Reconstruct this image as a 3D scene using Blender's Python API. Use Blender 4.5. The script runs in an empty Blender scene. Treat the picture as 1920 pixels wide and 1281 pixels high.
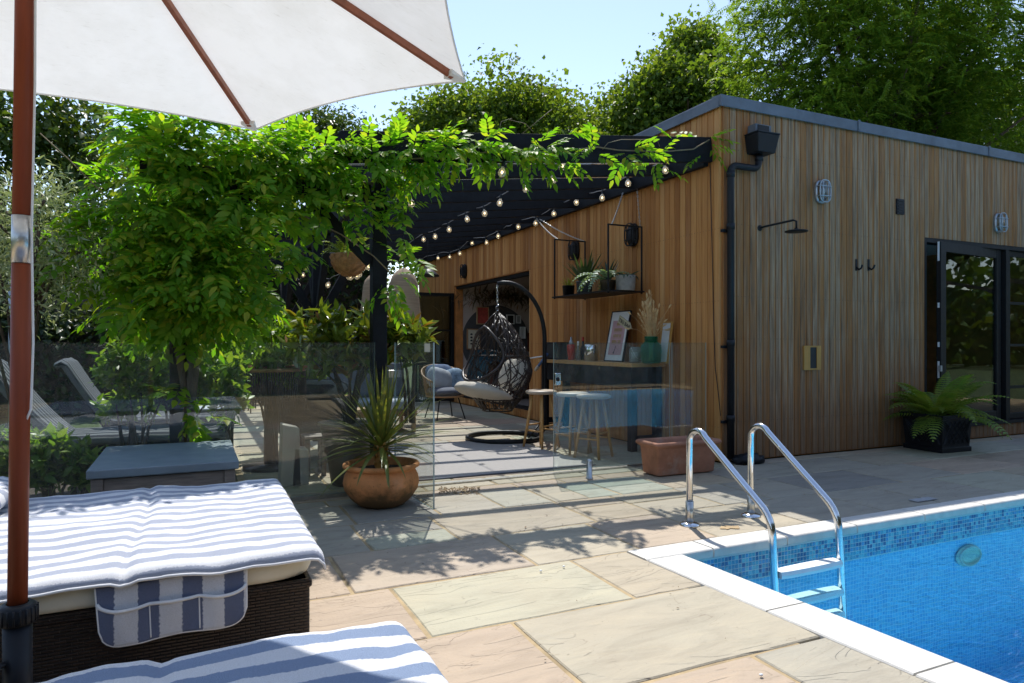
import bpy, bmesh, math, random
import numpy as np
from mathutils import Vector, Matrix, noise as mnoise

random.seed(7)
np.random.seed(7)
rnd = random.random
def ru(a, b): return a + (b - a) * random.random()

scene = bpy.context.scene
col = scene.collection

# ------------------------------------------------------------------ camera, sky, sun, exposure
EYE, YAW, FOC, HOR = 1.2, math.radians(25.0), 1280.0, 643.0
cam_data = bpy.data.cameras.new("camera")
cam_data.sensor_width = 36.0
cam_data.lens = 24.0
cam_data.shift_y = 2.5 / 1920.0
cam_data.clip_start = 0.05
cam_data.clip_end = 800.0
cam = bpy.data.objects.new("camera", cam_data)
col.objects.link(cam)
cam.location = (0.0, 0.0, EYE)
cam.rotation_euler = (math.radians(90.0), 0.0, -YAW)
scene.camera = cam

SUN = Vector((0.25, 0.572, 1.0)).normalized()          # direction towards the sun
world = bpy.data.worlds.new("World")
scene.world = world
world.use_nodes = True
wn = world.node_tree
bg = wn.nodes.get("Background") or wn.nodes.new("ShaderNodeBackground")
sky = wn.nodes.new("ShaderNodeTexSky")
sky.sky_type = 'NISHITA'
sky.sun_disc = False
sky.sun_elevation = math.asin(SUN.z)
sky.sun_rotation = math.atan2(SUN.x, SUN.y)
sky.air_density = 1.0
sky.dust_density = 0.15
sky.ozone_density = 1.6
tint = wn.nodes.new("ShaderNodeMix"); tint.data_type = 'RGBA'; tint.blend_type = 'MULTIPLY'      # white balance of the whole sky
tint.inputs[0].default_value = 1.0
tint.inputs[7].default_value = (0.98, 0.865, 0.80, 1.0)
wn.links.new(sky.outputs["Color"], tint.inputs[6])
wn.links.new(tint.outputs[2], bg.inputs["Color"])
bg.inputs["Strength"].default_value = 0.103

sun_data = bpy.data.lights.new("sun", 'SUN')
sun_data.energy = 2.1
sun_data.angle = math.radians(0.53)
sun_data.color = (1.0, 0.955, 0.89)
sun = bpy.data.objects.new("sun", sun_data)
col.objects.link(sun)
sun.rotation_euler = SUN.to_track_quat('Z', 'Y').to_euler()
sun.location = (6, 14, 24)

scene.view_settings.view_transform = 'Standard'
scene.view_settings.look = 'None'
scene.view_settings.exposure = 1.50
scene.view_settings.gamma = 1.0
scene.view_settings.use_curve_mapping = False
scene.render.engine = 'CYCLES'
scene.cycles.use_denoising = True
scene.cycles.max_bounces = 10
scene.cycles.transparent_max_bounces = 24
scene.cycles.caustics_reflective = False
scene.cycles.caustics_refractive = False
scene.cycles.sample_clamp_indirect = 6.0

# ------------------------------------------------------------------ from a point of the photograph to a point on a real plane
SY, CY = math.sin(YAW), math.cos(YAW)
def ray(px, py):
    a = (px - 960.0) / FOC
    return Vector((SY + CY * a, CY - SY * a, -(py - HOR) / FOC))
def at_z(px, py, z=0.0):
    r = ray(px, py); return Vector((0, 0, EYE)) + r * ((z - EYE) / r.z)
def at_x(px, py, x):
    r = ray(px, py); return Vector((0, 0, EYE)) + r * (x / r.x)
def at_y(px, py, y):
    r = ray(px, py); return Vector((0, 0, EYE)) + r * (y / r.y)
def at_d(px, py, d):
    return Vector((0, 0, EYE)) + ray(px, py) * d
RIGHT = Vector((CY, -SY, 0.0)); FWD = Vector((SY, CY, 0.0)); UP = Vector((0, 0, 1))

# ------------------------------------------------------------------ things, parts, meshes
def world_matrix(o):
    m = o.matrix_basis.copy()
    return world_matrix(o.parent) @ m if o.parent else m
def tag(o, label=None, cat=None, group=None, kind=None):
    if label: o["label"] = label
    if cat: o["category"] = cat
    if group: o["group"] = group
    if kind: o["kind"] = kind
    return o
def thing(name, label, cat, loc=(0, 0, 0), rz=0.0, group=None):
    o = bpy.data.objects.new(name, None)
    o.empty_display_size = 0.1
    col.objects.link(o)
    o.location = loc
    o.rotation_euler = (0, 0, rz)
    return tag(o, label, cat, group)
def copy_thing(src, loc, rz=None, label=None):
    def rec(o, parent):
        c = o.copy(); col.objects.link(c); c.parent = parent
        for ch in list(o.children): rec(ch, c)
        return c
    r = rec(src, src.parent)
    r.location = loc
    if rz is not None: r.rotation_euler = (0, 0, rz)
    if label: r["label"] = label
    return r

class MB:
    def __init__(s): s.v = []; s.f = []; s.m = []
    def add(s, v, f, mi=0):
        n = len(s.v)
        s.v += [tuple(p) for p in v]
        s.f += [tuple(i + n for i in q) for q in f]
        s.m += [mi] * len(f)
        return s
    def box(s, x0, x1, y0, y1, z0, z1, mi=0):
        v = [(x0,y0,z0),(x1,y0,z0),(x1,y1,z0),(x0,y1,z0),(x0,y0,z1),(x1,y0,z1),(x1,y1,z1),(x0,y1,z1)]
        return s.add(v, [(0,3,2,1),(4,5,6,7),(0,1,5,4),(1,2,6,5),(2,3,7,6),(3,0,4,7)], mi)
    def hexa(s, bottom, top, mi=0):
        return s.add(list(bottom) + list(top), [(0,3,2,1),(4,5,6,7),(0,1,5,4),(1,2,6,5),(2,3,7,6),(3,0,4,7)], mi)
    def beam(s, p, q, w, h, up=(0, 0, 1), mi=0):
        p, q = Vector(p), Vector(q); t = (q - p).normalized(); up = Vector(up)
        a = t.cross(up)
        if a.length < 1e-5: a = t.cross(Vector((1, 0, 0)))
        a.normalize(); b = a.cross(t).normalized()
        a *= w / 2; b *= h / 2
        return s.hexa([p-a-b, p+a-b, q+a-b, q-a-b], [p-a+b, p+a+b, q+a+b, q-a+b], mi)
    def tube(s, pts, r, n=8, cap=True, mi=0, closed=False):
        pts = [Vector(p) for p in pts]; k = len(pts)
        rs = r if isinstance(r, (list, tuple)) else [r] * k
        ref = None; v = []; f = []
        for i in range(k):
            if closed: t = pts[(i+1) % k] - pts[i-1]
            else: t = pts[min(i+1, k-1)] - pts[max(i-1, 0)]
            if t.length < 1e-9: t = Vector((0, 0, 1))
            t.normalize()
            if ref is None:
                ref = t.cross(Vector((0, 0, 1)))
                if ref.length < 0.05: ref = t.cross(Vector((1, 0, 0)))
            ref = ref - t * ref.dot(t)
            if ref.length < 1e-6: ref = t.orthogonal()
            ref.normalize(); b = t.cross(ref)
            for j in range(n):
                a = 2 * math.pi * j / n
                v.append(pts[i] + (ref * math.cos(a) + b * math.sin(a)) * rs[i])
        m = k if closed else k - 1
        for i in range(m):
            i2 = (i + 1) % k
            for j in range(n):
                j2 = (j + 1) % n
                f.append((i*n+j, i*n+j2, i2*n+j2, i2*n+j))
        if cap and not closed:
            f.append(tuple(range(n))[::-1]); f.append(tuple((k-1)*n + j for j in range(n)))
        return s.add(v, f, mi)
    def lathe(s, prof, c=(0, 0, 0), n=24, mi=0):
        c = Vector(c); v = []; f = []
        for (r, z) in prof:
            for j in range(n):
                a = 2 * math.pi * j / n
                v.append((c.x + r * math.cos(a), c.y + r * math.sin(a), c.z + z))
        for i in range(len(prof) - 1):
            for j in range(n):
                j2 = (j + 1) % n
                f.append((i*n+j, i*n+j2, (i+1)*n+j2, (i+1)*n+j))
        return s.add(v, f, mi)
    def prism(s, poly, off, mi=0):
        n = len(poly); off = Vector(off)
        v = [Vector(p) for p in poly] + [Vector(p) + off for p in poly]
        f = [tuple(range(n))[::-1], tuple(range(n, 2*n))] + [(i, (i+1) % n, (i+1) % n + n, i + n) for i in range(n)]
        return s.add(v, f, mi)
    def grid(s, fn, nu, nv, mi=0):
        v = [fn(i / nu, j / nv) for j in range(nv + 1) for i in range(nu + 1)]
        f = [(j*(nu+1)+i, j*(nu+1)+i+1, (j+1)*(nu+1)+i+1, (j+1)*(nu+1)+i) for j in range(nv) for i in range(nu)]
        return s.add(v, f, mi)
    def ball(s, c, r, nu=12, nv=8, fn=None, mi=0):
        c = Vector(c); rx, ry, rz = r if isinstance(r, (tuple, list)) else (r, r, r)
        def g(u, w):
            a = 2*math.pi*u; b = math.pi*(w - .5)
            d = Vector((math.cos(b)*math.cos(a), math.cos(b)*math.sin(a), math.sin(b)))
            k = fn(d) if fn else 1.0
            return c + Vector((d.x*rx, d.y*ry, d.z*rz)) * k
        return s.grid(g, nu, nv, mi)
    def mesh(s, name, mats, smooth=False):
        me = bpy.data.meshes.new(name)
        me.from_pydata([tuple(p) for p in s.v], [], s.f)
        for m in (mats if isinstance(mats, (list, tuple)) else [mats]): me.materials.append(m)
        if any(s.m): me.polygons.foreach_set("material_index", s.m)
        if smooth: me.polygons.foreach_set("use_smooth", [True] * len(s.f))
        me.update()
        return me

def link(name, me, parent=None):
    o = bpy.data.objects.new(name, me); col.objects.link(o)
    if parent: o.parent = parent
    return o
def put(name, mb, mats, parent=None, smooth=False, local=False, bevel=0.0, seg=2, weld=False, label=None):
    """one mesh object; its vertices are given in world space unless local"""
    if parent is not None and not local:
        inv = world_matrix(parent).inverted()
        mb.v = [tuple(inv @ Vector(p)) for p in mb.v]
    me = mb.mesh(name, mats, smooth)
    if weld:
        bm = bmesh.new(); bm.from_mesh(me); bmesh.ops.remove_doubles(bm, verts=bm.verts, dist=1e-5)
        bmesh.ops.recalc_face_normals(bm, faces=bm.faces); bm.to_mesh(me); bm.free()
    o = link(name, me, parent)
    if bevel:
        b = o.modifiers.new("bevel", 'BEVEL'); b.width = bevel; b.segments = seg; b.limit_method = 'ANGLE'; b.angle_limit = math.radians(40)
        b.harden_normals = False
    if label: o["label"] = label
    return o
def structure(name, mb, mats, **k):
    o = put(name, mb, mats, **k); o["kind"] = "structure"; return o

def np_mesh(name, V, faces_per, nv, mat, smooth=False):
    """V (N,nv,3) islands, faces_per list of tuples (same length) within an island"""
    N = V.shape[0]; fl = len(faces_per[0]); nf = len(faces_per)
    me = bpy.data.meshes.new(name)
    me.vertices.add(N * nv); me.vertices.foreach_set("co", V.reshape(-1).astype(np.float32))
    F = (np.array(faces_per, dtype=np.int32)[None, :, :] + (np.arange(N, dtype=np.int32) * nv)[:, None, None]).reshape(-1)
    me.loops.add(len(F)); me.loops.foreach_set("vertex_index", F)
    me.polygons.add(N * nf)
    me.polygons.foreach_set("loop_start", np.arange(N * nf, dtype=np.int32) * fl)
    me.polygons.foreach_set("loop_total", np.full(N * nf, fl, dtype=np.int32))
    if smooth: me.polygons.foreach_set("use_smooth", np.ones(N * nf, dtype=bool))
    me.materials.append(mat); me.update(calc_edges=True); me.validate()
    return me

# ------------------------------------------------------------------ materials
class NT:
    def __init__(s, name):
        s.mat = bpy.data.materials.new(name); s.mat.use_nodes = True
        s.t = s.mat.node_tree; s.t.nodes.clear(); s.out = s.n("ShaderNodeOutputMaterial")
    def n(s, typ, **k):
        nd = s.t.nodes.new(typ)
        for a, b in k.items(): setattr(nd, a, b)
        return nd
    def l(s, a, b): s.t.links.new(a, b)
    def math(s, op, a, b=None, clamp=False):
        m = s.n("ShaderNodeMath", operation=op, use_clamp=clamp)
        for i, q in enumerate((a, b)):
            if q is None: continue
            if hasattr(q, "default_value") or hasattr(q, "is_linked"): s.l(q, m.inputs[i])
            else: m.inputs[i].default_value = q
        return m.outputs[0]
    def mix(s, fac, a, b, blend='MIX'):
        m = s.n("ShaderNodeMix", data_type='RGBA', blend_type=blend)
        for idx, q in ((0, fac), (6, a), (7, b)):
            if hasattr(q, "is_linked"): s.l(q, m.inputs[idx])
            elif isinstance(q, (tuple, list)): m.inputs[idx].default_value = (q[0], q[1], q[2], 1)
            else: m.inputs[idx].default_value = q
        return m.outputs[2]
    def ramp(s, fac, stops, interp='LINEAR'):
        r = s.n("ShaderNodeValToRGB"); r.color_ramp.interpolation = interp
        e = r.color_ramp.elements
        while len(e) < len(stops): e.new(0.5)
        for i, (p, c) in enumerate(stops):
            e[i].position = p; e[i].color = (c[0], c[1], c[2], 1) if isinstance(c, (tuple, list)) else (c, c, c, 1)
        s.l(fac, r.inputs[0]); return r.outputs[0]
    def coords(s, scale=(1, 1, 1), rand=0.0, kind="Object"):
        tc = s.n("ShaderNodeTexCoord"); mp = s.n("ShaderNodeMapping")
        mp.inputs["Scale"].default_value = scale
        src = tc.outputs[kind]
        if rand:
            oi = s.n("ShaderNodeObjectInfo"); va = s.n("ShaderNodeVectorMath", operation='ADD')
            sc = s.math('MULTIPLY', oi.outputs["Random"], rand)
            s.l(src, va.inputs[0]); s.l(sc, va.inputs[1]); src = va.outputs[0]
        s.l(src, mp.inputs["Vector"]); return mp.outputs[0]
    def noise(s, vec, scale=5, detail=4, rough=.55, dist=0.0):
        nz = s.n("ShaderNodeTexNoise"); nz.inputs["Scale"].default_value = scale; nz.inputs["Detail"].default_value = detail
        nz.inputs["Roughness"].default_value = rough; nz.inputs["Distortion"].default_value = dist
        if vec is not None: s.l(vec, nz.inputs["Vector"])
        return nz.outputs["Fac"]
    def bump(s, h, strength=.3, dist=.01):
        b = s.n("ShaderNodeBump"); b.inputs["Strength"].default_value = strength; b.inputs["Distance"].default_value = dist
        s.l(h, b.inputs["Height"]); return b.outputs[0]
    def pbr(s, color, rough=.6, metal=0.0, normal=None, spec=None, trans=0.0, coat=0.0, ior=None, out=True, alpha=None):
        p = s.n("ShaderNodeBsdfPrincipled")
        for nm, q in (("Base Color", color), ("Roughness", rough), ("Metallic", metal)):
            if hasattr(q, "is_linked"): s.l(q, p.inputs[nm])
            elif isinstance(q, (tuple, list)): p.inputs[nm].default_value = (q[0], q[1], q[2], 1)
            else: p.inputs[nm].default_value = q
        if normal is not None: s.l(normal, p.inputs["Normal"])
        if spec is not None: p.inputs["Specular IOR Level"].default_value = spec
        if trans: p.inputs["Transmission Weight"].default_value = trans
        if coat: p.inputs["Coat Weight"].default_value = coat
        if ior: p.inputs["IOR"].default_value = ior
        if out: s.l(p.outputs[0], s.out.inputs[0])
        return p.outputs[0]
    def fresnel(s, ior, normal=None):
        """the same share of reflection on both faces of a sheet that does not bend the light"""
        fr = s.n("ShaderNodeFresnel"); g = s.n("ShaderNodeNewGeometry")
        s.l(s.math('ADD', ior, s.math('MULTIPLY', g.outputs["Backfacing"], 1.0 / ior - ior)), fr.inputs["IOR"])
        if normal is not None: s.l(normal, fr.inputs["Normal"])
        return fr.outputs[0]
    def mixsh(s, fac, a, b, out=True):
        m = s.n("ShaderNodeMixShader")
        if hasattr(fac, "is_linked"): s.l(fac, m.inputs[0])
        else: m.inputs[0].default_value = fac
        s.l(a, m.inputs[1]); s.l(b, m.inputs[2])
        if out: s.l(m.outputs[0], s.out.inputs[0])
        return m.outputs[0]

def shade(c, k): return tuple(min(1.0, q * k) for q in c)
def plain(name, c, rough=.55, metal=0.0, var=.22, scale=9.0, bump=.12, bscale=60.0, spec=None, rand=3.0, stretch=(1, 1, 1), bdist=.004):
    t = NT(name); v = t.coords(stretch, rand)
    f = t.noise(v, scale, 5, .6)
    cc = t.ramp(f, [(.25, shade(c, 1 - var)), (.75, shade(c, 1 + var))])
    rr = t.math('ADD', t.math('MULTIPLY', t.noise(v, scale * 2.3, 3), .24), rough - .12, True)
    nm = t.bump(t.noise(v, bscale, 3), bump, bdist) if bump else None
    t.pbr(cc, rr, metal, nm, spec); return t.mat

def leafmat(name, stops, trans=.42, rough=.42, spec=.45, tcol=None):
    t = NT(name); g = t.n("ShaderNodeNewGeometry")
    c = t.ramp(g.outputs["Random Per Island"], stops)
    v = t.coords((1, 1, 1), 0, "Generated"); nz = t.noise(v, 9, 2)
    c = t.mix(t.ramp(nz, [(.35, 0.0), (.7, 0.35)]), c, shade(stops[-1][1], .9))
    a = t.pbr(c, rough, spec=spec, out=False)
    tr = t.n("ShaderNodeBsdfTranslucent")
    tc = t.mix(1.0, c, tcol or (1.5, 1.35, .45), 'MULTIPLY'); t.l(tc, tr.inputs[0])
    t.mixsh(trans, a, tr.outputs[0]); return t.mat

M = {}
# timber cladding
def cedar(name, young):
    t = NT(name)
    v = t.coords((26, 26, .9), 40); oi = t.n("ShaderNodeObjectInfo")
    grain = t.noise(v, 2.2, 7, .62, .4)
    fine = t.noise(t.coords((160, 160, 3), 40), 1.4, 4, .6)
    fresh = t.ramp(t.math('ADD', t.math('MULTIPLY', grain, .62), t.math('MULTIPLY', oi.outputs["Random"], .42)),
                   [(.18, (.225, .080, .018)), (.45, (.41, .170, .044)), (.62, (.52, .245, .075)), (.85, (.62, .345, .13))])
    if young:
        c = fresh
        grey = t.mix(t.math('MULTIPLY', t.math('SUBTRACT', t.noise(t.coords((3, 3, .5), 9), 1.2, 4), .52, True), 1.2, True), c, (.33, .26, .19)); c = grey
    else:
        weather = t.noise(t.coords((9, 9, .42), 17), 1.3, 6, .66)
        wf = t.math('ADD', t.math('MULTIPLY', weather, 1.5), t.math('MULTIPLY', oi.outputs["Random"], .62))
        wf = t.ramp(wf, [(.76, 0.0), (1.20, .88)])
        grey = t.ramp(grain, [(.22, (.100, .055, .030)), (.48, (.285, .18, .105)), (.78, (.48, .36, .25))])
        old = t.mix(.30, fresh, (.22, .12, .055))
        c = t.mix(wf, old, grey)
        dark = t.ramp(t.noise(t.coords((14, 14, .8), 31), 1.6, 5, .7), [(.46, 0.0), (.70, .75)])
        c = t.mix(dark, c, (.085, .055, .034))
        tc = t.n("ShaderNodeTexCoord"); sp = t.n("ShaderNodeSeparateXYZ"); t.l(tc.outputs["Object"], sp.inputs[0])
        wob = t.math('MULTIPLY', t.math('SUBTRACT', t.noise(t.coords((2, 2, 1.1), 23), 1.5, 3), .5), .03)
        edge = t.ramp(t.math('ABSOLUTE', t.math('ADD', sp.outputs[0], t.math('ADD', wob, .006))), [(.030, 0.0), (.041, .85)])   # the shielded edge keeps its colour
        c = t.mix(edge, c, t.mix(.5, fresh, (.44, .17, .035)))
        splash = t.math('SUBTRACT', t.math('ADD', t.noise(t.coords((1, 1, 1), 0), 2.2, 5, .7), .12), t.math('MULTIPLY', sp.outputs[2], .55))
        c = t.mix(t.ramp(splash, [(.15, 0.0), (.6, .6)]), c, (.16, .085, .04))
    h = t.math('ADD', t.math('MULTIPLY', grain, .7), t.math('MULTIPLY', fine, .5))
    t.pbr(c, t.math('ADD', t.math('MULTIPLY', fine, .2), .56), normal=t.bump(h, .38, .004), spec=.32)
    return t.mat
M['cedar'] = cedar("cedar_board", True)
M['weathered'] = cedar("weathered_board", False)
M['batten'] = plain("orange_batten", (.50, .20, .055), .75, var=.35, scale=6)

def stone_mat():
    t = NT("riven_sandstone"); v = t.coords((1, 1, 1), 60); oi = t.n("ShaderNodeObjectInfo")
    wav = t.noise(t.coords((1.6, 5.5, 1), 60), 1.3, 7, .62, .9)
    blot = t.noise(v, 2.2, 5, .6)
    c = t.mix(1.0, oi.outputs["Color"], t.ramp(wav, [(.26, (.70, .685, .655)), (.5, (.93, .92, .89)), (.74, (1.07, 1.04, .97))]), 'MULTIPLY')
    c = t.mix(t.ramp(blot, [(.42, 0.0), (.78, .32)]), c, (.39, .315, .225))
    spots = t.ramp(t.noise(v, 34, 3, .7), [(.66, 0.0), (.74, .45)])
    c = t.mix(spots, c, (.19, .17, .14))
    crack = t.ramp(t.math('ABSOLUTE', t.math('SUBTRACT', t.noise(t.coords((1.3, 4.2, 1), 60), 1.1, 4, .55, 1.0), .5)), [(.0, .5), (.007, 0.0)])
    crack = t.math('MULTIPLY', crack, t.ramp(t.noise(v, 1.7, 2), [(.5, 0.0), (.62, 1.0)])); c = t.mix(crack, c, (.16, .12, .08))
    lay = t.ramp(t.noise(t.coords((1.1, 3.4, 1), 60), 1.0, 3, .5, 1.2), [(.48, 0.0), (.49, .5), (.58, .55), (.59, 1.0)])
    h = t.math('ADD', t.math('MULTIPLY', lay, .55), t.math('ADD', t.math('MULTIPLY', wav, .6), t.math('MULTIPLY', t.noise(v, 55, 5), .22)))
    t.pbr(c, t.math('ADD', t.math('MULTIPLY', blot, .25), .52), normal=t.bump(h, .85, .015), spec=.3); return t.mat
M['stone'] = stone_mat()
M['mortar'] = plain("ochre_mortar", (.36, .27, .15), .9, var=.4, scale=7, bump=.5, bscale=120)
M['coping'] = plain("white_limestone", (.60, .58, .53), .66, var=.16, scale=9, bump=.35, bscale=70)
M['soil'] = plain("dark_soil", (.055, .04, .028), .95, var=.5, scale=30, bump=.8, bscale=50, bdist=.02)
M['lawn'] = plain("rough_lawn", (.045, .075, .02), .9, var=.5, scale=2, bump=.8, bscale=40, bdist=.03)
M['black'] = plain("black_painted_timber", (.010, .011, .014), .68, var=.35, scale=14, bump=.25, bscale=50, spec=.18)
M['black_metal'] = plain("black_powder_coat", (.011, .011, .012), .5, var=.2, bump=.06, bscale=200, spec=.3)
M['black_plastic'] = plain("black_plastic", (.012, .013, .016), .45, var=.2, bump=.04, spec=.28)
M['lead'] = plain("lead_flashing", (.115, .135, .165), .6, metal=.1, var=.3, scale=4, bump=.25, bscale=18)
M['galv'] = plain("galvanised_metal", (.42, .46, .50), .42, metal=.7, var=.25, scale=20, bump=.1)
M['steel'] = plain("polished_steel", (.72, .73, .74), .14, metal=1.0, var=.05, scale=30, bump=.03, bscale=220)
M['dull_steel'] = plain("brushed_steel", (.55, .55, .53), .34, metal=1.0, var=.2, scale=40, bump=.08, bscale=200)
M['white_paint'] = plain("white_paint", (.78, .79, .79), .4, var=.04, bump=.06)
M['plaster'] = plain("warm_plaster", (.56, .47, .42), .85, var=.06, scale=3, bump=.1)
M['floor_in'] = plain("interior_floor", (.23, .19, .16), .5, var=.3, scale=4)
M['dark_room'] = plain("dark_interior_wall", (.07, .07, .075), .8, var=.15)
M['oak'] = plain("pale_oak", (.50, .34, .19), .5, var=.22, scale=3, bump=.15, bscale=40, stretch=(20, 20, 1.5))
M['pine'] = plain("honey_pine", (.52, .29, .10), .45, var=.25, scale=3, bump=.12, bscale=40, stretch=(18, 18, 1.5))
M['seat_wood'] = plain("worn_seat_wood", (.44, .35, .26), .45, var=.2, scale=5, bump=.1)
M['teak'] = plain("red_brown_hardwood", (.235, .050, .018), .45, var=.2, scale=3, bump=.1, bscale=60, stretch=(16, 16, 1.2), spec=.25)
M['brown_rib'] = plain("brown_rib_wood", (.25, .075, .033), .45, var=.25, scale=3, stretch=(9, 9, 9), bump=.1)
M['grey_wood'] = plain("weathered_grey_wood", (.21, .175, .15), .7, var=.35, scale=4, bump=.35, bscale=30, stretch=(2, 18, 18))
M['slate_lid'] = plain("slate_grey_lid", (.17, .215, .25), .55, var=.18, scale=5, bump=.2, bscale=45)
M['cream'] = plain("cream_canvas", (.72, .68, .55), .8, var=.08, scale=6, bump=.35, bscale=14, bdist=.012)
M['linen'] = plain("natural_linen", (.52, .47, .39), .85, var=.1, scale=8, bump=.4, bscale=16, bdist=.014)
M['grey_cloth'] = plain("blue_grey_fabric", (.13, .145, .18), .9, var=.2, bump=.3, bscale=25, bdist=.01)
M['pale_cloth'] = plain("pale_blue_fabric", (.36, .41, .45), .85, var=.15, bump=.4, bscale=18, bdist=.012)
M['denim'] = plain("denim_blue_fabric", (.10, .155, .26), .9, var=.3, bump=.4, bscale=16, bdist=.012)
M['teal'] = plain("dark_teal_throw", (.010, .045, .06), .9, var=.3, bump=.4, bscale=14, bdist=.014)
M['leather'] = plain("oxblood_leather", (.12, .026, .015), .42, var=.25, bump=.2)
M['rattan'] = plain("natural_rattan", (.36, .20, .09), .5, var=.3, scale=12, bump=.2)
M['dark_rattan'] = plain("dark_brown_rattan", (.035, .024, .020), .38, var=.4, scale=20, bump=.2, spec=.5)
M['grey_cable'] = plain("grey_cable", (.16, .16, .17), .5, bump=0)
M['white_planter'] = plain("pale_concrete", (.42, .385, .33), .8, var=.12, scale=4, bump=.25)
M['dark_pot'] = plain("grey_brown_glazed_pot", (.15, .122, .09), .45, var=.35, scale=4, bump=.15)
M['gold_wood'] = plain("varnished_ochre_wood", (.50, .27, .07), .4, var=.2, scale=4, stretch=(12, 12, 1))
M['mdf'] = plain("white_board", (.74, .74, .73), .6, var=.04)
M['paper'] = plain("cream_paper", (.70, .64, .50), .8, var=.08, bump=0)
M['red_print'] = plain("coral_print", (.50, .075, .055), .7, var=.3, scale=14, bump=0)
M['pink_print'] = plain("dusty_pink_print", (.52, .32, .34), .6, var=.1, bump=0)
M['gold_ink'] = plain("gold_ink", (.42, .30, .10), .45, metal=.3, var=.1, bump=0)
M['grey_print'] = plain("grey_print", (.35, .36, .37), .7, var=.25, scale=25, bump=0)
M['ink'] = plain("black_ink", (.02, .02, .02), .6, var=.1, bump=0)
M['red_glass'] = plain("red_patterned_bottle", (.55, .05, .03), .25, var=.5, scale=60, bump=.1)
M['blue_plastic'] = plain("blue_plastic", (.07, .17, .42), .4, var=.15)
M['dry_grass'] = plain("dried_grass", (.62, .42, .20), .85, var=.25, scale=8, bump=0)
M['bark'] = plain("bark", (.085, .062, .044), .9, var=.45, scale=9, bump=.9, bscale=22, stretch=(3, 3, .6), bdist=.02)
M['vine_stem'] = plain("vine_stem", (.19, .14, .07), .75, var=.3, scale=9, bump=.4)
M['gravel'] = plain("tan_gravel", (.38, .27, .16), .9, var=.4, scale=60)

def terracotta(name, c, mossy):
    t = NT(name); v = t.coords((1, 1, 1), 5); f = t.noise(v, 5, 6, .65)
    cc = t.ramp(f, [(.3, shade(c, .72)), (.5, c), (.72, shade(c, 1.25))])
    salt = t.ramp(t.noise(v, 3.2, 6, .7), [(.55, 0.0), (.75, .6 if not mossy else .25)])
    cc = t.mix(salt, cc, (.52, .43, .36))
    if mossy:
        sp = t.n("ShaderNodeSeparateXYZ"); tc = t.n("ShaderNodeTexCoord"); t.l(tc.outputs["Object"], sp.inputs[0])
        low = t.math('SUBTRACT', t.math('ADD', t.noise(v, 9, 6, .7), .12), t.math('MULTIPLY', sp.outputs[2], 2.6))
        cc = t.mix(t.ramp(low, [(.1, 0.0), (.45, .85)]), cc, (.075, .06, .028))
        sk = t.ramp(t.noise(v, 24, 4, .7), [(.6, 0.0), (.7, .55)]); cc = t.mix(sk, cc, (.10, .045, .02))
    t.pbr(cc, .74, normal=t.bump(t.noise(v, 30, 5), .3, .008), spec=.3); return t.mat
M['terra'] = terracotta("aged_terracotta", (.60, .25, .090), True)
M['terra_pale'] = terracotta("salt_stained_terracotta", (.43, .195, .12), False)

def towel(name, axis, period, white=(.80, .81, .84), blue=(.41, .445, .54), duty=.5, phase=0.0, wob=.012):
    t = NT(name); tc = t.n("ShaderNodeTexCoord"); sp = t.n("ShaderNodeSeparateXYZ"); t.l(tc.outputs["Object"], sp.inputs[0])
    nz = t.noise(tc.outputs["Object"], 3.2, 2)
    p = t.math('ADD', sp.outputs[axis], t.math('MULTIPLY', t.math('SUBTRACT', nz, .5), wob * 2))
    fr = t.math('FRACT', t.math('ADD', t.math('DIVIDE', p, period), 50.0 + phase))
    edge = t.math('MULTIPLY', t.math('SUBTRACT', t.noise(tc.outputs["Object"], 130, 2), .5), .09)
    tri = t.math('ABSOLUTE', t.math('SUBTRACT', t.math('ADD', fr, edge), .5))
    f = t.ramp(tri, [(duty / 2 - .012, 1.0), (duty / 2 + .012, 0.0)])
    pile = t.noise(tc.outputs["Object"], 420, 3, .7)
    c = t.mix(f, white, blue); c = t.mix(t.math('MULTIPLY', pile, .35), c, shade(blue, .8), 'MULTIPLY') if False else c
    c = t.mix(1.0, c, t.ramp(pile, [(.25, .72), (.6, 1.0)]), 'MULTIPLY')
    t.pbr(c, .95, normal=t.bump(pile, .8, .006), spec=.1); return t.mat
FLAP_X0, FLAP_X1 = at_y(178, 1080, 2.585).x, at_y(462, 1050, 2.585).x          # ends of the pocket flap
FLAP_P = (FLAP_X1 - FLAP_X0) * .288
FLAP_PH = 0.258
M['towel'] = towel("striped_terry", 1, .118, duty=.47)
M['towel_near'] = towel("striped_terry_near", 1, .128, duty=.50, phase=.35, wob=.02, blue=(.27, .345, .49))
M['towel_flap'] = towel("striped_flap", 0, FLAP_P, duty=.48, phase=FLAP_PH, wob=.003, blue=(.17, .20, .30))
M['grey_stripe'] = towel("grey_striped_cloth", 1, .085, white=(.20, .215, .235), blue=(.045, .05, .065), duty=.5, wob=.006)

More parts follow.
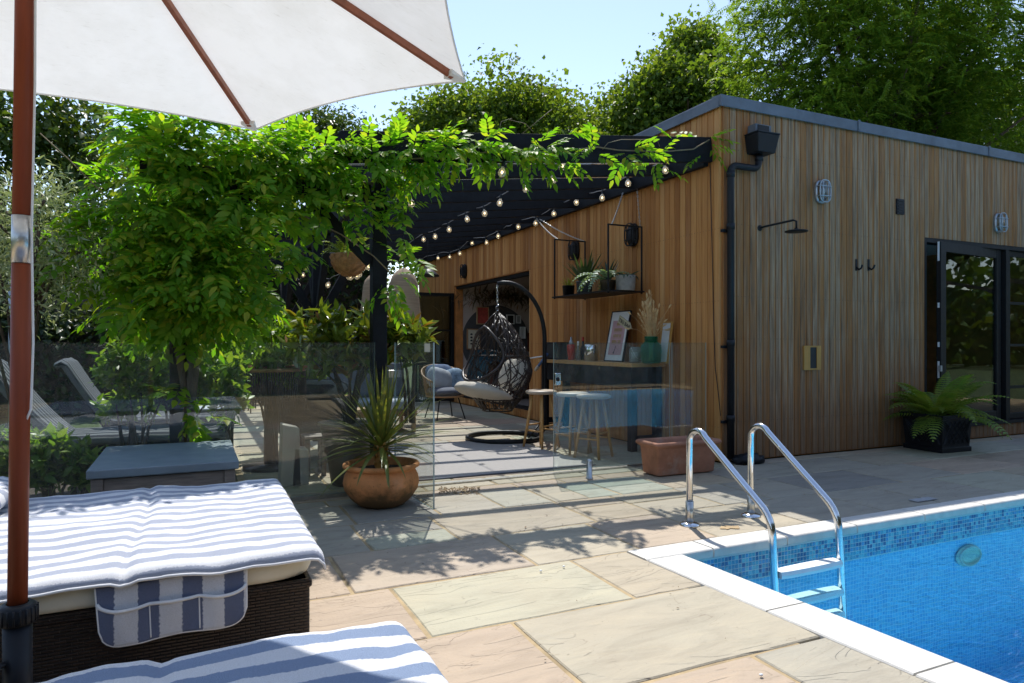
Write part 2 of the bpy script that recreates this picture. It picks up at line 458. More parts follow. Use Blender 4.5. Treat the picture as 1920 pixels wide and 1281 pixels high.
def wicker(name, c, s=46):
    t = NT(name); v = t.coords((1, 1, 1), 0)
    w = t.n("ShaderNodeTexBrick"); w.offset = .5; w.inputs["Scale"].default_value = 1.0
    w.inputs["Mortar Size"].default_value = .0035; w.inputs["Mortar Smooth"].default_value = 1.0
    w.inputs["Brick Width"].default_value = .034; w.inputs["Row Height"].default_value = .0115
    w.inputs["Color1"].default_value = (*shade(c, 1.3), 1); w.inputs["Color2"].default_value = (*shade(c, .65), 1); w.inputs["Mortar"].default_value = (*shade(c, .25), 1)
    sp = t.n("ShaderNodeSeparateXYZ"); cb = t.n("ShaderNodeCombineXYZ"); t.l(v, sp.inputs[0])
    t.l(t.math('ADD', sp.outputs[0], sp.outputs[1]), cb.inputs[0]); t.l(sp.outputs[2], cb.inputs[1]); t.l(cb.outputs[0], w.inputs["Vector"])
    h = t.math('SUBTRACT', 1.0, w.outputs["Fac"])
    cc = t.mix(t.noise(v, 9, 4), w.outputs["Color"], shade(c, .6), 'MIX')
    t.pbr(w.outputs["Color"], .36, normal=t.bump(h, 1.0, .006), spec=.5); return t.mat
M['wicker'] = wicker("brown_wicker", (.040, .024, .016))
M['raffia'] = plain("woven_raffia", (.40, .29, .19), .85, var=.3, scale=3, stretch=(1, 1, 45), bump=.6, bscale=8, bdist=.01)
M['coir'] = plain("coir_fibre", (.46, .215, .09), .95, var=.5, scale=18, bump=1.0, bscale=26, bdist=.02)

def canopy_mat():
    t = NT("off_white_canvas"); v = t.coords((1, 1, 1), 0)
    sm = t.noise(v, 2.6, 6, .68); sp = t.ramp(t.noise(t.coords((4, 16, 4), 0), 5, 5, .75), [(.58, 0.0), (.74, .4)])
    c = t.ramp(sm, [(.3, (.76, .76, .73)), (.6, (.86, .865, .85))])
    c = t.mix(t.math('MULTIPLY', sp, t.ramp(sm, [(.42, 1.0), (.6, .1)])), c, (.42, .40, .34))
    nm = t.bump(t.noise(v, 700, 2), .2, .002)
    a = t.pbr(c, .9, normal=nm, spec=.1, out=False); tr = t.n("ShaderNodeBsdfTranslucent"); t.l(c, tr.inputs[0])
    t.mixsh(.30, a, tr.outputs[0]); return t.mat
M['canopy'] = canopy_mat()

def clear_glass(name, tint=(.93, .965, .95), dirt=.06, rough=0.0):
    t = NT(name); tr = t.n("ShaderNodeBsdfTransparent"); tr.inputs[0].default_value = (*tint, 1)
    g = t.n("ShaderNodeBsdfGlossy"); g.inputs["Roughness"].default_value = rough; g.inputs["Color"].default_value = (1, 1, 1, 1)
    a = t.mixsh(t.fresnel(1.5), tr.outputs[0], g.outputs[0], out=not dirt)
    if dirt:
        d = t.n("ShaderNodeBsdfDiffuse"); d.inputs[0].default_value = (.6, .62, .6, 1)
        f = t.math('MULTIPLY', t.ramp(t.noise(t.coords((6, 6, 1.2), 3), 3, 6, .7), [(.35, .15), (.8, 1.0)]), dirt)
        t.mixsh(f, a, d.outputs[0])
    return t.mat
M['glass'] = clear_glass("fence_glass", dirt=.07)
M['glass_edge'] = plain("green_glass_edge", (.34, .41, .38), .2, var=.1, bump=0, spec=.5)
M['window_glass'] = clear_glass("window_glass", (.66, .70, .70), 0.0)
M['poly_roof'] = (lambda t: (t.mixsh(.08, (lambda q: (setattr(q.inputs[0], 'default_value', (.93, .95, .96, 1)), q.outputs[0])[1])(t.n("ShaderNodeBsdfTransparent")),
                                   (lambda q: (setattr(q.inputs[0], 'default_value', (.8, .82, .84, 1)), q.outputs[0])[1])(t.n("ShaderNodeBsdfTranslucent"))), t.mat)[1])(NT("clear_roof_sheet"))
def tinted(name, c, rough=.05):
    t = NT(name); tr = t.n("ShaderNodeBsdfTransparent"); tr.inputs[0].default_value = (*c, 1)
    p = t.pbr(shade(c, .5), rough, spec=.6, out=False)
    t.mixsh(t.math('ADD', t.fresnel(1.6), .22, True), tr.outputs[0], p); return t.mat
M['green_glass'] = tinted("green_glass", (.10, .52, .30))
M['clear_bottle'] = tinted("clear_bottle_glass", (.85, .9, .88))
def bulb_mat():
    t = NT("bulb_glass"); tr = t.n("ShaderNodeBsdfTransparent"); tr.inputs[0].default_value = (.97, .93, .82, 1)
    p = t.pbr((.88, .85, .76), .08, spec=.8, out=False)
    t.mixsh(t.math('ADD', t.fresnel(1.7), .30, True), tr.outputs[0], p); return t.mat
M['bulb'] = bulb_mat()
def lit(name, c, s):
    t = NT(name); e = t.n("ShaderNodeEmission"); e.inputs[0].default_value = (*c, 1); e.inputs[1].default_value = s
    t.l(e.outputs[0], t.out.inputs[0]); return t.mat
M['filament'] = lit("filament_added_glow", (1.0, .76, .45), 1.8)  # emission added to the bulb cores so they read bright

def mosaic(name, wav):
    """underwater mosaic too fine to build: tiles with joints, softened by the ripples"""
    t = NT(name); tc = t.n("ShaderNodeTexCoord"); sp = t.n("ShaderNodeSeparateXYZ")
    nz = t.n("ShaderNodeTexNoise"); nz.inputs["Scale"].default_value = 5.5; nz.inputs["Detail"].default_value = 2
    t.l(tc.outputs["Object"], nz.inputs["Vector"])
    ad = t.n("ShaderNodeVectorMath", operation='MULTIPLY_ADD'); t.l(nz.outputs["Color"], ad.inputs[0]); ad.inputs[1].default_value = (wav, wav, wav); t.l(tc.outputs["Object"], ad.inputs[2])
    t.l(ad.outputs[0], sp.inputs[0]); cb = t.n("ShaderNodeCombineXYZ")
    return t, sp, cb
def mosaic_mat(name, floor, wav=.05, size=.028):
    t, sp, cb = mosaic(name, wav)
    t.l(sp.outputs[0], cb.inputs[0]); t.l(sp.outputs[1 if floor else 2], cb.inputs[1])
    vo = t.n("ShaderNodeTexBrick"); vo.offset = 0.0; vo.inputs["Scale"].default_value = 1.0
    vo.inputs["Brick Width"].default_value = size; vo.inputs["Row Height"].default_value = size; vo.inputs["Mortar Size"].default_value = .0022
    vo.inputs["Color1"].default_value = (.045, .41, .73, 1); vo.inputs["Color2"].default_value = (.15, .65, .88, 1); vo.inputs["Mortar"].default_value = (.52, .80, .93, 1)  # underwater tiles paler than the band above: caustic brightness put into their colour
    t.l(cb.outputs[0], vo.inputs["Vector"])
    big = t.noise(t.coords((1, 1, 1)), .9, 3)
    c = t.mix(t.ramp(big, [(.35, 0.0), (.7, .3)]), vo.outputs["Color"], (.035, .40, .80))
    t.pbr(c, .35); return t.mat
M['mosaic_wall'] = mosaic_mat("mosaic_wall", False)
M['mosaic_floor'] = mosaic_mat("mosaic_floor", True, .10)
def tile_mat():
    t = NT("glass_mosaic_tile"); g = t.n("ShaderNodeNewGeometry"); oi = t.n("ShaderNodeObjectInfo")
    r = t.math('FRACT', t.math('ADD', g.outputs["Random Per Island"], oi.outputs["Random"]))
    c = t.ramp(r, [(0, (.015, .11, .28)), (.2, (.04, .25, .42)), (.45, (.08, .36, .50)), (.68, (.17, .50, .60)), (.88, (.06, .30, .56))], 'CONSTANT')
    t.pbr(c, .18, spec=.6); return t.mat
M['tile'] = tile_mat()
M['grout'] = plain("pale_grout", (.62, .68, .70), .8, var=.1, bump=.1)
def water_mat():
    t = NT("pool_water"); v = t.coords((1, 1.6, 1))
    h = t.math('ADD', t.noise(v, 3.2, 4, .55, .6), t.math('MULTIPLY', t.noise(v, 11, 2), .22))
    nm = t.bump(h, .45, .06)
    tr = t.n("ShaderNodeBsdfTransparent"); tr.inputs[0].default_value = (.76, .96, .99, 1)
    g = t.n("ShaderNodeBsdfGlossy"); g.inputs["Roughness"].default_value = .02; t.l(nm, g.inputs["Normal"])
    t.mixsh(t.fresnel(1.33, nm), tr.outputs[0], g.outputs[0]); return t.mat
M['water'] = water_mat()
def rug_mat():
    t = NT("flatweave_rug"); v = t.coords((1, 1, 1)); ck = t.n("ShaderNodeTexChecker"); ck.inputs["Scale"].default_value = 70
    ck.inputs["Color1"].default_value = (.52, .48, .44, 1); ck.inputs["Color2"].default_value = (.24, .22, .21, 1); t.l(v, ck.inputs["Vector"])
    t.pbr(ck.outputs["Color"], .9, normal=t.bump(t.noise(v, 120, 2), .4, .004)); return t.mat
M['rug'] = rug_mat()

# foliage
M['wisteria'] = leafmat("wisteria_leaf", [(0, (.07, .195, .018)), (.4, (.12, .285, .025)), (.75, (.19, .35, .034)), (.96, (.36, .37, .05))], .6, .46, .28, (1.5, 1.75, .36))
M['maple'] = leafmat("maple_leaf", [(0, (.06, .13, .018)), (.5, (.11, .20, .030)), (1, (.18, .25, .046))], .54, .5, .3)
M['robinia'] = leafmat("robinia_leaf", [(0, (.065, .155, .022)), (.6, (.125, .235, .034)), (1, (.20, .30, .05))], .56, .5, .3)
M['oak_leaf'] = leafmat("oak_leaf", [(0, (.034, .080, .015)), (.6, (.062, .125, .020)), (1, (.12, .17, .032))], .36, .42)
M['olive'] = leafmat("olive_leaf", [(0, (.20, .26, .11)), (.6, (.30, .36, .18)), (1, (.42, .46, .28))], .3, .5, tcol=(1.2, 1.2, .7))
M['hedge'] = leafmat("hedge_leaf", [(0, (.016, .036, .011)), (.7, (.030, .060, .015)), (1, (.065, .10, .025))], .3, .35)
M['bush'] = leafmat("golden_laurel_leaf", [(0, (.08, .165, .022)), (.5, (.14, .235, .03)), (.8, (.24, .28, .04)), (.92, (.28, .16, .03)), (1, (.16, .07, .025))], .4, .3, .5)
M['shrub'] = leafmat("bright_shrub_leaf", [(0, (.07, .185, .022)), (.6, (.13, .26, .032)), (1, (.22, .32, .06))], .56, .38)
M['spike'] = leafmat("cordyline_leaf", [(0, (.07, .125, .03)), (.6, (.12, .175, .045)), (.9, (.22, .24, .075)), (1, (.45, .26, .04))], .35, .33, .5)
M['fern'] = leafmat("fern_frond", [(0, (.11, .20, .026)), (.6, (.17, .27, .035)), (1, (.25, .30, .055))], .4, .5)
M['aloe'] = leafmat("aloe_leaf", [(0, (.05, .09, .03)), (1, (.09, .14, .045))], .2, .4)
M['pale_fern'] = leafmat("pale_green_frond", [(0, (.16, .27, .17)), (1, (.28, .40, .27))], .35, .5)
M['dark_plant'] = leafmat("blue_green_leaf", [(0, (.025, .06, .045)), (1, (.05, .10, .075))], .25, .4)
M['lime_grass'] = leafmat("lime_grass", [(0, (.20, .26, .03)), (1, (.36, .38, .06))], .4, .4)
M['dried'] = leafmat("dried_foliage", [(0, (.06, .05, .03)), (.7, (.11, .085, .045)), (1, (.24, .12, .05))], .2, .7)
# ================================================================== ground, paving, pool
XA, YB = 4.78, 5.30            # the two wall planes of the pool house: x = XA (towards the pergola), y = YB (towards the pool)
def skew(x, y): return x + (3.28 - y) * .06        # the pool lies slightly off square
g = MB(); POOL_X1, POOL_Y0 = 11.5, -4.2
hx = [-400, 2.30, POOL_X1 + .35, 400]; hy = [-400, POOL_Y0 - .3, 3.2, 400]
def sheet(mb, xs, ys, z, hole):
    for i in range(len(xs) - 1):
        for j in range(len(ys) - 1):
            if (i, j) in hole: continue
            mb.add([(xs[i], ys[j], z), (xs[i+1], ys[j], z), (xs[i+1], ys[j+1], z), (xs[i], ys[j+1], z)], [(0, 1, 2, 3)])
sheet(g, [-400, 2.24, POOL_X1 + .3, 400], [-400, POOL_Y0 - .2, 3.25, 400], -.045, {(1, 1)})
structure("ground", g, M['lawn'])

pav = MB()
sheet(pav, [-5.0, 2.20, POOL_X1 + .24, 16], [-5.5, POOL_Y0 - .24, 3.27, YB - .002], -.0055, {(1, 1)})
sheet(pav, [.35, 4.79], [YB - .002, 15.4], -.0055, set())
paving = structure("paving", pav, M['mortar'])
PINK = (.435, .345, .262); BEIGE = (.43, .38, .29); GREEN = (.415, .40, .31); GREY = (.38, .35, .29); SLATE = (.28, .265, .24); TAN = (.44, .365, .265)
slab_count = [0]
def slab(x0, x1, y0, y1, c=None, gap=.0085):
    if c is None:
        c = random.choice([PINK, BEIGE, BEIGE, TAN, TAN, GREEN, GREY])
        k = ru(.9, 1.08); c = tuple(q * k * ru(.97, 1.03) for q in c)
    cx, cy = (x0 + x1) / 2, (y0 + y1) / 2
    w, h = (x1 - x0) / 2 - gap, (y1 - y0) / 2 - gap
    if w < .02 or h < .02: return
    ring = []
    nx, ny = max(3, int(w * 9)), max(3, int(h * 9)); j = .0045
    for i in range(nx): ring.append((-w + 2*w*i/nx, -h))
    for i in range(ny): ring.append((w, -h + 2*h*i/ny))
    for i in range(nx): ring.append((w - 2*w*i/nx, h))
    for i in range(ny): ring.append((-w, h - 2*h*i/ny))
    ring = [(a + ru(-j, j), b + ru(-j, j)) for a, b in ring]
    n = len(ring); z = ru(-.0015, .0015); tilt = (ru(-.0012, .0012), ru(-.0012, .0012))
    mb = MB()
    vt = [(a * (1 - .006 / w), b * (1 - .006 / h), z + a*tilt[0] + b*tilt[1]) for a, b in ring]
    vm = [(a, b, z - .005 + a*tilt[0] + b*tilt[1]) for a, b in ring]
    vb = [(a, b, -.03) for a, b in ring]
    mb.add(vt + vm + vb, [tuple(range(n))] + [(i+n, (i+1) % n + n, (i+1) % n, i) for i in range(n)] + [(i+2*n, (i+1) % n + 2*n, (i+1) % n + n, i + n) for i in range(n)])
    o = put("paving_slab", mb, M['stone'], paving, local=True)
    o.location = (cx, cy, 0); o.color = (*c, 1); slab_count[0] += 1
def row(y0, y1, joints, cols=None, split=None):
    for i in range(len(joints) - 1):
        c = cols[i] if cols and i < len(cols) else None
        s = (split or {}).get(i)
        if s:
            slab(joints[i], joints[i+1], y0, s, c); slab(joints[i], joints[i+1], s, y1)
        else: slab(joints[i], joints[i+1], y0, y1, c)
def rjoints(a, b):
    out = [a]
    while out[-1] < b - .45: out.append(out[-1] + random.choice([.42, .62, .62, .9, .9, 1.0]))
    out[-1] = b if out[-1] > b - .3 else out[-1]
    if out[-1] != b: out.append(b)
    return out
PX0 = 2.285
row(.10, .75, rjoints(-2.2, PX0 + .17)); row(.75, 1.36, rjoints(-2.2, PX0 + .13))
row(1.36, 1.995, [-2.2, -1.3, -.6, .2, .95, 1.945, PX0 + .09], [None, None, PINK, PINK, PINK, (.385, .36, .295)])
row(1.995, 2.665, [-2.2, -1.2, -.3, .45, 1.24, PX0 + .05], [None, TAN, PINK, PINK, (.415, .375, .29)])
row(2.665, 3.285, [-2.2, -1.3, -.5, .25, .875, 1.885, PX0 + .015], [None, PINK, TAN, PINK, (.435, .41, .31), (.42, .365, .275)])
row(3.285, 3.915, [-2.2, -1.1, 0.02, .69, 1.685, 2.36, 2.945, 3.72, 4.48, 5.1, 5.9, 6.8, 7.7, 8.5, 9.4, 10.3, 11.4, 12.4], [None, None, PINK, (.435, .365, .29), (.435, .39, .30), (.45, .365, .28), BEIGE, GREY, GREY, GREY, GREEN])
row(3.915, 4.535, [-2.2, -1.3, -.35, .25, .94, 1.475, 2.46, 2.95, 3.57, 4.05, 4.59, 5.55, 6.4, 7.4, 8.3, 9.3, 10.1, 11.2, 12.4], [None, None, GREY, GREY, (.40, .40, .315), (.44, .375, .285), TAN, BEIGE, GREY, GREY, SLATE, GREY], {4: 4.19, 6: 4.29, 7: 4.25})
row(4.535, 5.11, [-2.2, -1.4, -.5, .4, .98, 1.575, 2.06, 2.47, 2.78, 3.08, 3.6, 4.3, 5.2, 6.1, 6.9, 7.8, 8.8, 9.6, 10.6, 11.6, 12.4], [None, None, GREY, GREY, (.30, .29, .26), (.44, .40, .33), (.42, .395, .32), BEIGE, (.36, .385, .31), (.37, .395, .32), TAN, GREY, GREY])
row(5.11, 5.292, [-2.2, -1.0, .1, .9, 1.5, 2.0, 2.45, 2.9, 3.3, 3.8, 4.3, 4.77, 5.6, 6.5, 7.4, 8.4, 9.4, 10.4, 11.4, 12.4], [None, None, GREY, GREY, PINK, PINK, PINK, PINK, PINK, TAN])
ys = [5.31, 5.64, 6.2, 6.75, 7.35, 7.95, 8.6, 9.2, 9.9, 10.5, 11.2, 11.9, 12.6, 13.4, 14.2, 15.0]
for a, b in zip(ys[:-1], ys[1:]):
    js = [.4] + [j for j in rjoints(.4, 4.765)][1:]
    row(a, b, js)

# pool: shell, mosaic, coping, water
pool = MB(); wz = -.168; cz = -.055
def P(x, y, z): return (skew(x, y), y, z)
IX, IY = 2.50, 3.085            # inner corner of the coping; the wall stands 3 cm behind its nose
WX, WY = IX - .03, IY + .03
def quad(mb, a, b, c, d): mb.add([a, b, c, d], [(0, 1, 2, 3)])
FL = -1.25
pool_o = structure("pool", MB(), M['grout'])
pw = MB()
quad(pw, P(WX, WY, cz), P(POOL_X1, WY, cz), P(POOL_X1, WY, FL), P(WX, WY, FL))
quad(pw, P(WX, POOL_Y0, cz), P(WX, WY, cz), P(WX, WY, FL), P(WX, POOL_Y0, FL))
quad(pw, P(POOL_X1, WY, cz), P(POOL_X1, POOL_Y0, cz), P(POOL_X1, POOL_Y0, FL), P(POOL_X1, WY, FL))
quad(pw, P(POOL_X1, POOL_Y0, cz), P(WX, POOL_Y0, cz), P(WX, POOL_Y0, FL), P(POOL_X1, POOL_Y0, FL))
put("pool_wall", pw, M['mosaic_wall'], pool_o)
pf = MB(); quad(pf, P(WX, POOL_Y0, FL), P(POOL_X1, POOL_Y0, FL), P(POOL_X1, WY, FL), P(WX, WY, FL))
put("pool_floor", pf, M['mosaic_floor'], pool_o)
# grout bed and the mosaic band that can be told apart: separate tiles near the ladder, the rest joined
gb = MB(); gb.add([P(WX + .002, WY - .004, cz), P(8.6, WY - .004, cz), P(8.6, WY - .004, -.225), P(WX + .002, WY - .004, -.225)], [(0, 1, 2, 3)])
put("grout_bed", gb, M['grout'], pool_o)
TS = .0265
def tile_mb(x, z):
    mb = MB(); a = .0017; x0, x1, z0, z1 = x + a, x + TS - a, z + a, z + TS - a; y = WY - .0045
    b = .002; d = ru(.0012, .0024)
    vo = [P(x0, y, z0), P(x1, y, z0), P(x1, y, z1), P(x0, y, z1)]
    vi = [P(x0 + b, y - d, z0 + b), P(x1 - b, y - d, z0 + b), P(x1 - b, y - d, z1 - b), P(x0 + b, y - d, z1 - b)]
    return mb.add(vo + vi, [(4, 5, 6, 7), (0, 1, 5, 4), (1, 2, 6, 5), (2, 3, 7, 6), (3, 0, 4, 7)])
rest = MB(); n_t = 0
for i in range(int(6.0 / TS)):
    for j in range(6):
        x = WX + .006 + i * TS; z = cz - .006 - (j + 1) * TS
        mb = tile_mb(x, z)
        if i < 60 and j < 5 and n_t < 300:
            put("tile", mb, M['tile'], pool_o); n_t += 1
        else: rest.add(mb.v, mb.f)
r_ = put("mosaic_tiles", rest, M['tile'], pool_o); r_["kind"] = "stuff"
wt = MB(); wt.add([P(WX + .001, POOL_Y0, wz), P(POOL_X1, POOL_Y0, wz), P(POOL_X1, WY - .008, wz), P(WX + .001, WY - .008, wz)], [(0, 1, 2, 3)])
structure("water", wt, M['water'])
# coping stones with a rounded nose
def coping(x0, x1, y0, y1, nose):
    """nose: side of the stone that hangs over the water"""
    mb = MB(); t = .052; r = .018; e = .005
    x0 += e; x1 -= e; y0 += e; y1 -= e
    prof = [(0, -t), (0, -.004), (.004, .004)]
    def cross(u):   # across the stone from outer edge (0) to the nose (1)
        return u
    n = 5; ring = []
    W_ = {'+x': x1 - x0, '-y': y1 - y0}[nose]
    pts = [(0, -t), (0, .002), (.006, .008), (W_ - r, .008)] + [(W_ - r + r * math.sin(a * math.pi / 2 / n), .008 - r + r * math.cos(a * math.pi / 2 / n)) for a in range(1, n)] + [(W_, .008 - r), (W_, -t + .012), (W_ - .01, -t)]
    k = len(pts); v = []
    for s_ in (0, 1):
        for (u, z) in pts:
            if nose == '+x': v.append(P(x0 + u, y0 if s_ == 0 else y1, z))
            else: v.append(P(x0 if s_ == 0 else x1, y1 - u, z))
    f = [(i, (i+1) % k, (i+1) % k + k, i + k) for i in range(k)] + [tuple(range(k))[::-1], tuple(range(k, 2*k))]
    mb.add(v, f)
    o = put("coping_stone", mb, M['coping'], pool_o, weld=True)
OX, OY = 2.245, 3.275
js = [OY - .19, 2.60, 1.945, 1.285, .62, -.04, -.7, -1.4, -2.1, -2.8, -3.5, -4.2]
js = [IY, 2.275, 1.615, .955, .30, -.36, -1.02, -1.68, -2.34, -3.0, -3.66, -4.2]
for a, b in zip(js[:-1], js[1:]): coping(OX, IX, b, a, '+x')
xs_ = [OX, 2.72, 3.30, 3.92, 4.60, 5.28, 5.95, 6.62, 7.3, 7.95, 8.6, 9.25, 9.9, 10.55, 11.2, POOL_X1]
for a, b in zip(xs_[:-1], xs_[1:]): coping(a, b, IY, OY, '-y')
# round light in the back wall under the water
pl = at_y(1813, 1038, WY)
lt = thing("pool_light", "round pale green underwater light set in the blue tiled pool wall", "pool light", (pl.x, WY - .01, -.35))
m = MB(); m.lathe([(0, .012), (.06, .012), (.085, .004), (.09, .014), (.118, .012), (.125, 0)], n=28)
m.v = [(x * 1.15, -z, y * .62) for x, y, z in m.v]; put("lens", m, plain("pale_lens", (.40, .62, .52), .4, bump=0), lt, True, local=True)
m = MB(); m.tube([(.12*math.cos(a*math.pi/14), -.016, .065*math.sin(a*math.pi/14)) for a in range(28)], .009, 6, closed=True); put("ring", m, plain("pale_ring", (.45, .60, .52), .4), lt, True, local=True)

# ================================================================== pool house
HT = 3.60; XE, YE = 11.0, 15.45
house = thing("pool_house", "cedar clad pool house with flat lead edged roof, golden side wall and weathered front", "building", (XA, YB, 0))
D0, D1, DT = 9.60, 13.0, 2.36           # folding door opening in the pergola side
B0, B1, BT, BS = 7.90, 10.75, 2.46, .19  # glazed opening in the pool side
back = MB(); t_ = .16
def wallA(y0, y1, z0, z1): back.box(XA + .022, XA + .022 + t_, y0, y1, z0, z1)
def wallB(x0, x1, z0, z1): back.box(x0, x1, YB + .022, YB + .022 + t_, z0, z1)
wallA(YB + .03 + t_, D0, 0, HT - .02); wallA(D1, YE, 0, HT - .02); wallA(D0, D1, DT, HT - .02); wallA(D0, D1, 0, .13)
wallB(XA + .022, B0, 0, HT - .02); wallB(B1, XE, 0, HT - .02); wallB(B0, B1, BT, HT - .02); wallB(B0, B1, 0, BS - .03)
back.box(XE - .16, XE, YB + .2, YE - .01, 0, HT - .02); back.box(XA + .19, XE - .17, YE - .16, YE, 0, HT - .02)
put("wall", back, M['batten'], house)
m = MB(); m.box(XA - .0, XE, YB, YE, HT - .018, HT + .01); put("roof", m, M['lead'], house)
# boards: one mesh per length, shared
BW = .0885; gap = .0062; TH = .021
def board_mesh(z0, z1, axis, w=BW - gap):
    mb = MB(); c = .003
    sec = [(-w/2, 0), (-w/2 + .001, -TH + c), (-w/2 + c, -TH), (w/2 - c, -TH), (w/2 - .001, -TH + c), (w/2, 0)]
    v = []; n = len(sec)
    for z in (z0, z1):
        for (a, d) in sec: v.append((d, -a, z) if axis == 'A' else (a, d, z))
    f = [(i, i+1, i+1+n, i+n) for i in range(n - 1)] + [(n, n+1, n+2, n+3, n+4, n+5), (5, 4, 3, 2, 1, 0)]
    mb.add(v, f); return mb
cache = {}
def board(pos, z0, z1, axis, mat):
    key = (round(z0, 3), round(z1, 3), axis)
    if key not in cache: cache[key] = board_mesh(z0, z1, axis).mesh("board", M[mat])
    o = link("board", cache[key], house)
    p = (XA + .022 - ru(0, .0025), pos, 0) if axis == 'A' else (pos, YB + .022 - ru(0, .0025), 0)
    o.location = Vector(p) - Vector(house.location)
    return o
ztop = HT - .03
y = YB + .022 + BW / 2
while y < YE:
    if D0 - .02 < y < D1 + .02:
        board(y, DT, ztop, 'A', 'cedar'); board(y, .012, .125, 'A', 'cedar')
    else: board(y, .012, ztop, 'A', 'cedar')
    y += BW
x = XA + .022 + BW / 2
while x < XE:
    if B0 - .02 < x < B1 + .02:
        board(x, BT, ztop, 'B', 'weathered'); board(x, .012, BS - .03, 'B', 'weathered')
    else: board(x, .012, ztop, 'B', 'weathered')
    x += BW
nail = MB()
for z in (.35, 1.19, 1.62, 2.35, 3.1):
    y = YB + .022 + BW / 2
    while y < D0:
        for s_ in (-.022, .022): nail.box(XA - .0032, XA + .004, y + s_ - .0026, y + s_ + .0026, z - .0026, z + .0026)
        y += BW
    x = XA + .022 + BW / 2
    while x < B0:
        for s_ in (-.022, .022): nail.box(x + s_ - .0026, x + s_ + .0026, YB - .0032, YB + .004, z + .05 - .0026, z + .05 + .0026)
        x += BW
o = put("nail_heads", nail, M['dark_rattan'], house); o["kind"] = "stuff"
# lead parapet trim in lengths
def trim(p, q, seamless=False):
    m = MB(); p, q = Vector(p), Vector(q); d = (q - p).normalized(); o_ = Vector((0, -1, 0)) if abs(d.x) > .5 else Vector((-1, 0, 0))
    prof = [(0.03, -.105), (.036, -.10), (.034, .0), (.030, .012), (-.10, .022), (-.10, -.02)]
    v = [e + o_ * a + Vector((0, 0, z)) for e in (p, q) for a, z in prof]; k = len(prof)
    m.add(v, [(i, (i+1) % k, (i+1) % k + k, i + k) for i in range(k)] + [tuple(range(k))[::-1], tuple(range(k, 2*k))])
    put("roof_trim", m, M['lead'], house, weld=True)
zt = HT + .062
for a, b in ((XA - .03, 6.72), (6.722, 9.1), (9.102, XE)): trim((a, YB, zt), (b, YB, zt))
for a, b in ((YB - .03, 8.0), (8.003, 10.7), (10.703, 13.2), (13.203, YE)): trim((XA + .001, a + .032, zt - .002), (XA + .001, b, zt - .002))
m = MB()
for sx in (6.72, 9.10): m.beam((sx, YB - .042, zt - .10), (sx, YB - .042, zt + .02), .03, .012, (0, 1, 0))
put("trim_joint", m, M['lead'], house)
# door reveals and soffit, sill boards
m = MB(); m.box(XA + .003, XA + .2, D0 - .012, D0 + .012, .13, DT - .01); put("door_jamb", m, M['cedar'], house)
m = MB(); m.box(XA + .003, XA + .18, D0 + .013, D1, DT - .018, DT - .001); put("door_soffit", m, M['cedar'], house)
m = MB(); m.box(XA + .04, XA + .16, D0 + .012, D1, DT - .075, DT - .02); put("door_track", m, M['black_metal'], house)
m = MB(); m.box(XA + .02, XA + .25, D0 + .012, D1, .128, .15); put("threshold", m, M['black_metal'], house)
# interior: floor, ceiling, walls of the two rooms
m = MB(); m.box(XA + .19, XE - .17, YB + .19, YE - .17, .10, .14); put("floor", m, M['floor_in'], house)
m = MB(); m.box(XA + .19, XE - .17, YB + .19, YE - .17, 2.62, 2.66); put("ceiling", m, M['white_paint'], house)
m = MB(); m.box(XA + .19, XE - .17, D1 + .02, D1 + .12, .14, 2.62); put("end_wall", m, M['plaster'], house)
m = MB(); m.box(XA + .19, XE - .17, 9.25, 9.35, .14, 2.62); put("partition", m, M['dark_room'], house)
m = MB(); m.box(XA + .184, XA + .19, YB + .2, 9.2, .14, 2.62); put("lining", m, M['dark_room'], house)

# folding door leaf standing square to the wall
def glazed_leaf(name, label, p, q, z0, z1, rails, mat_f, stile=.06, thick=.05, group=None, cat="door"):
    p, q = Vector(p), Vector(q); d = (q - p).normalized()
    th = thing(name, label, cat, (p.x, p.y, z0), 0, group)
    def bar(a, b, w, h, nm="rail"): 
        m = MB(); m.beam(a, b, w, h, (0, 0, 1) if abs((Vector(b) - Vector(a)).normalized().z) < .5 else d); return put(nm, m, mat_f, th, bevel=.003)
    L = (q - p).length
    for s_ in (stile / 2, L - stile / 2):
        c = p + d * s_; m = MB(); m.beam((c.x, c.y, z0), (c.x, c.y, z1), thick, stile, d); put("stile", m, mat_f, th, bevel=.003)
    for z in [z0 + stile / 2, z1 - stile / 2] + rails:
        a, b = p + d * (stile + .001), q - d * (stile + .001); h = stile if z in (z0 + stile/2, z1 - stile/2) else .035
        m = MB(); m.beam((a.x, a.y, z), (b.x, b.y, z), thick - .006, h); put("rail", m, mat_f, th)
    a, b = p + d * (stile - .01), q - d * (stile - .01); n_ = Vector((-d.y, d.x, 0)) * .006
    m = MB(); m.hexa([a - n_ + UP*(z0+.05), b - n_ + UP*(z0+.05), b + n_ + UP*(z0+.05), a + n_ + UP*(z0+.05)], [a - n_ + UP*(z1-.05), b - n_ + UP*(z1-.05), b + n_ + UP*(z1-.05), a + n_ + UP*(z1-.05)])
    put("pane", m, M['window_glass'], th)
    return th, d
glazed_leaf("folding_door", "black framed glass folding door leaf standing open beside the lounge", (XA - .01, D1 + .02, 0), (XA - .84, D1 + .04, 0), .03, 2.2, [.78, 1.45], M['black_metal'])
glazed_leaf("folding_door", "second black glass folding leaf stacked behind the open one", (XA - .01, D1 + .10, 0), (XA - .84, D1 + .13, 0), .03, 2.2, [.78, 1.45], M['black_metal'])
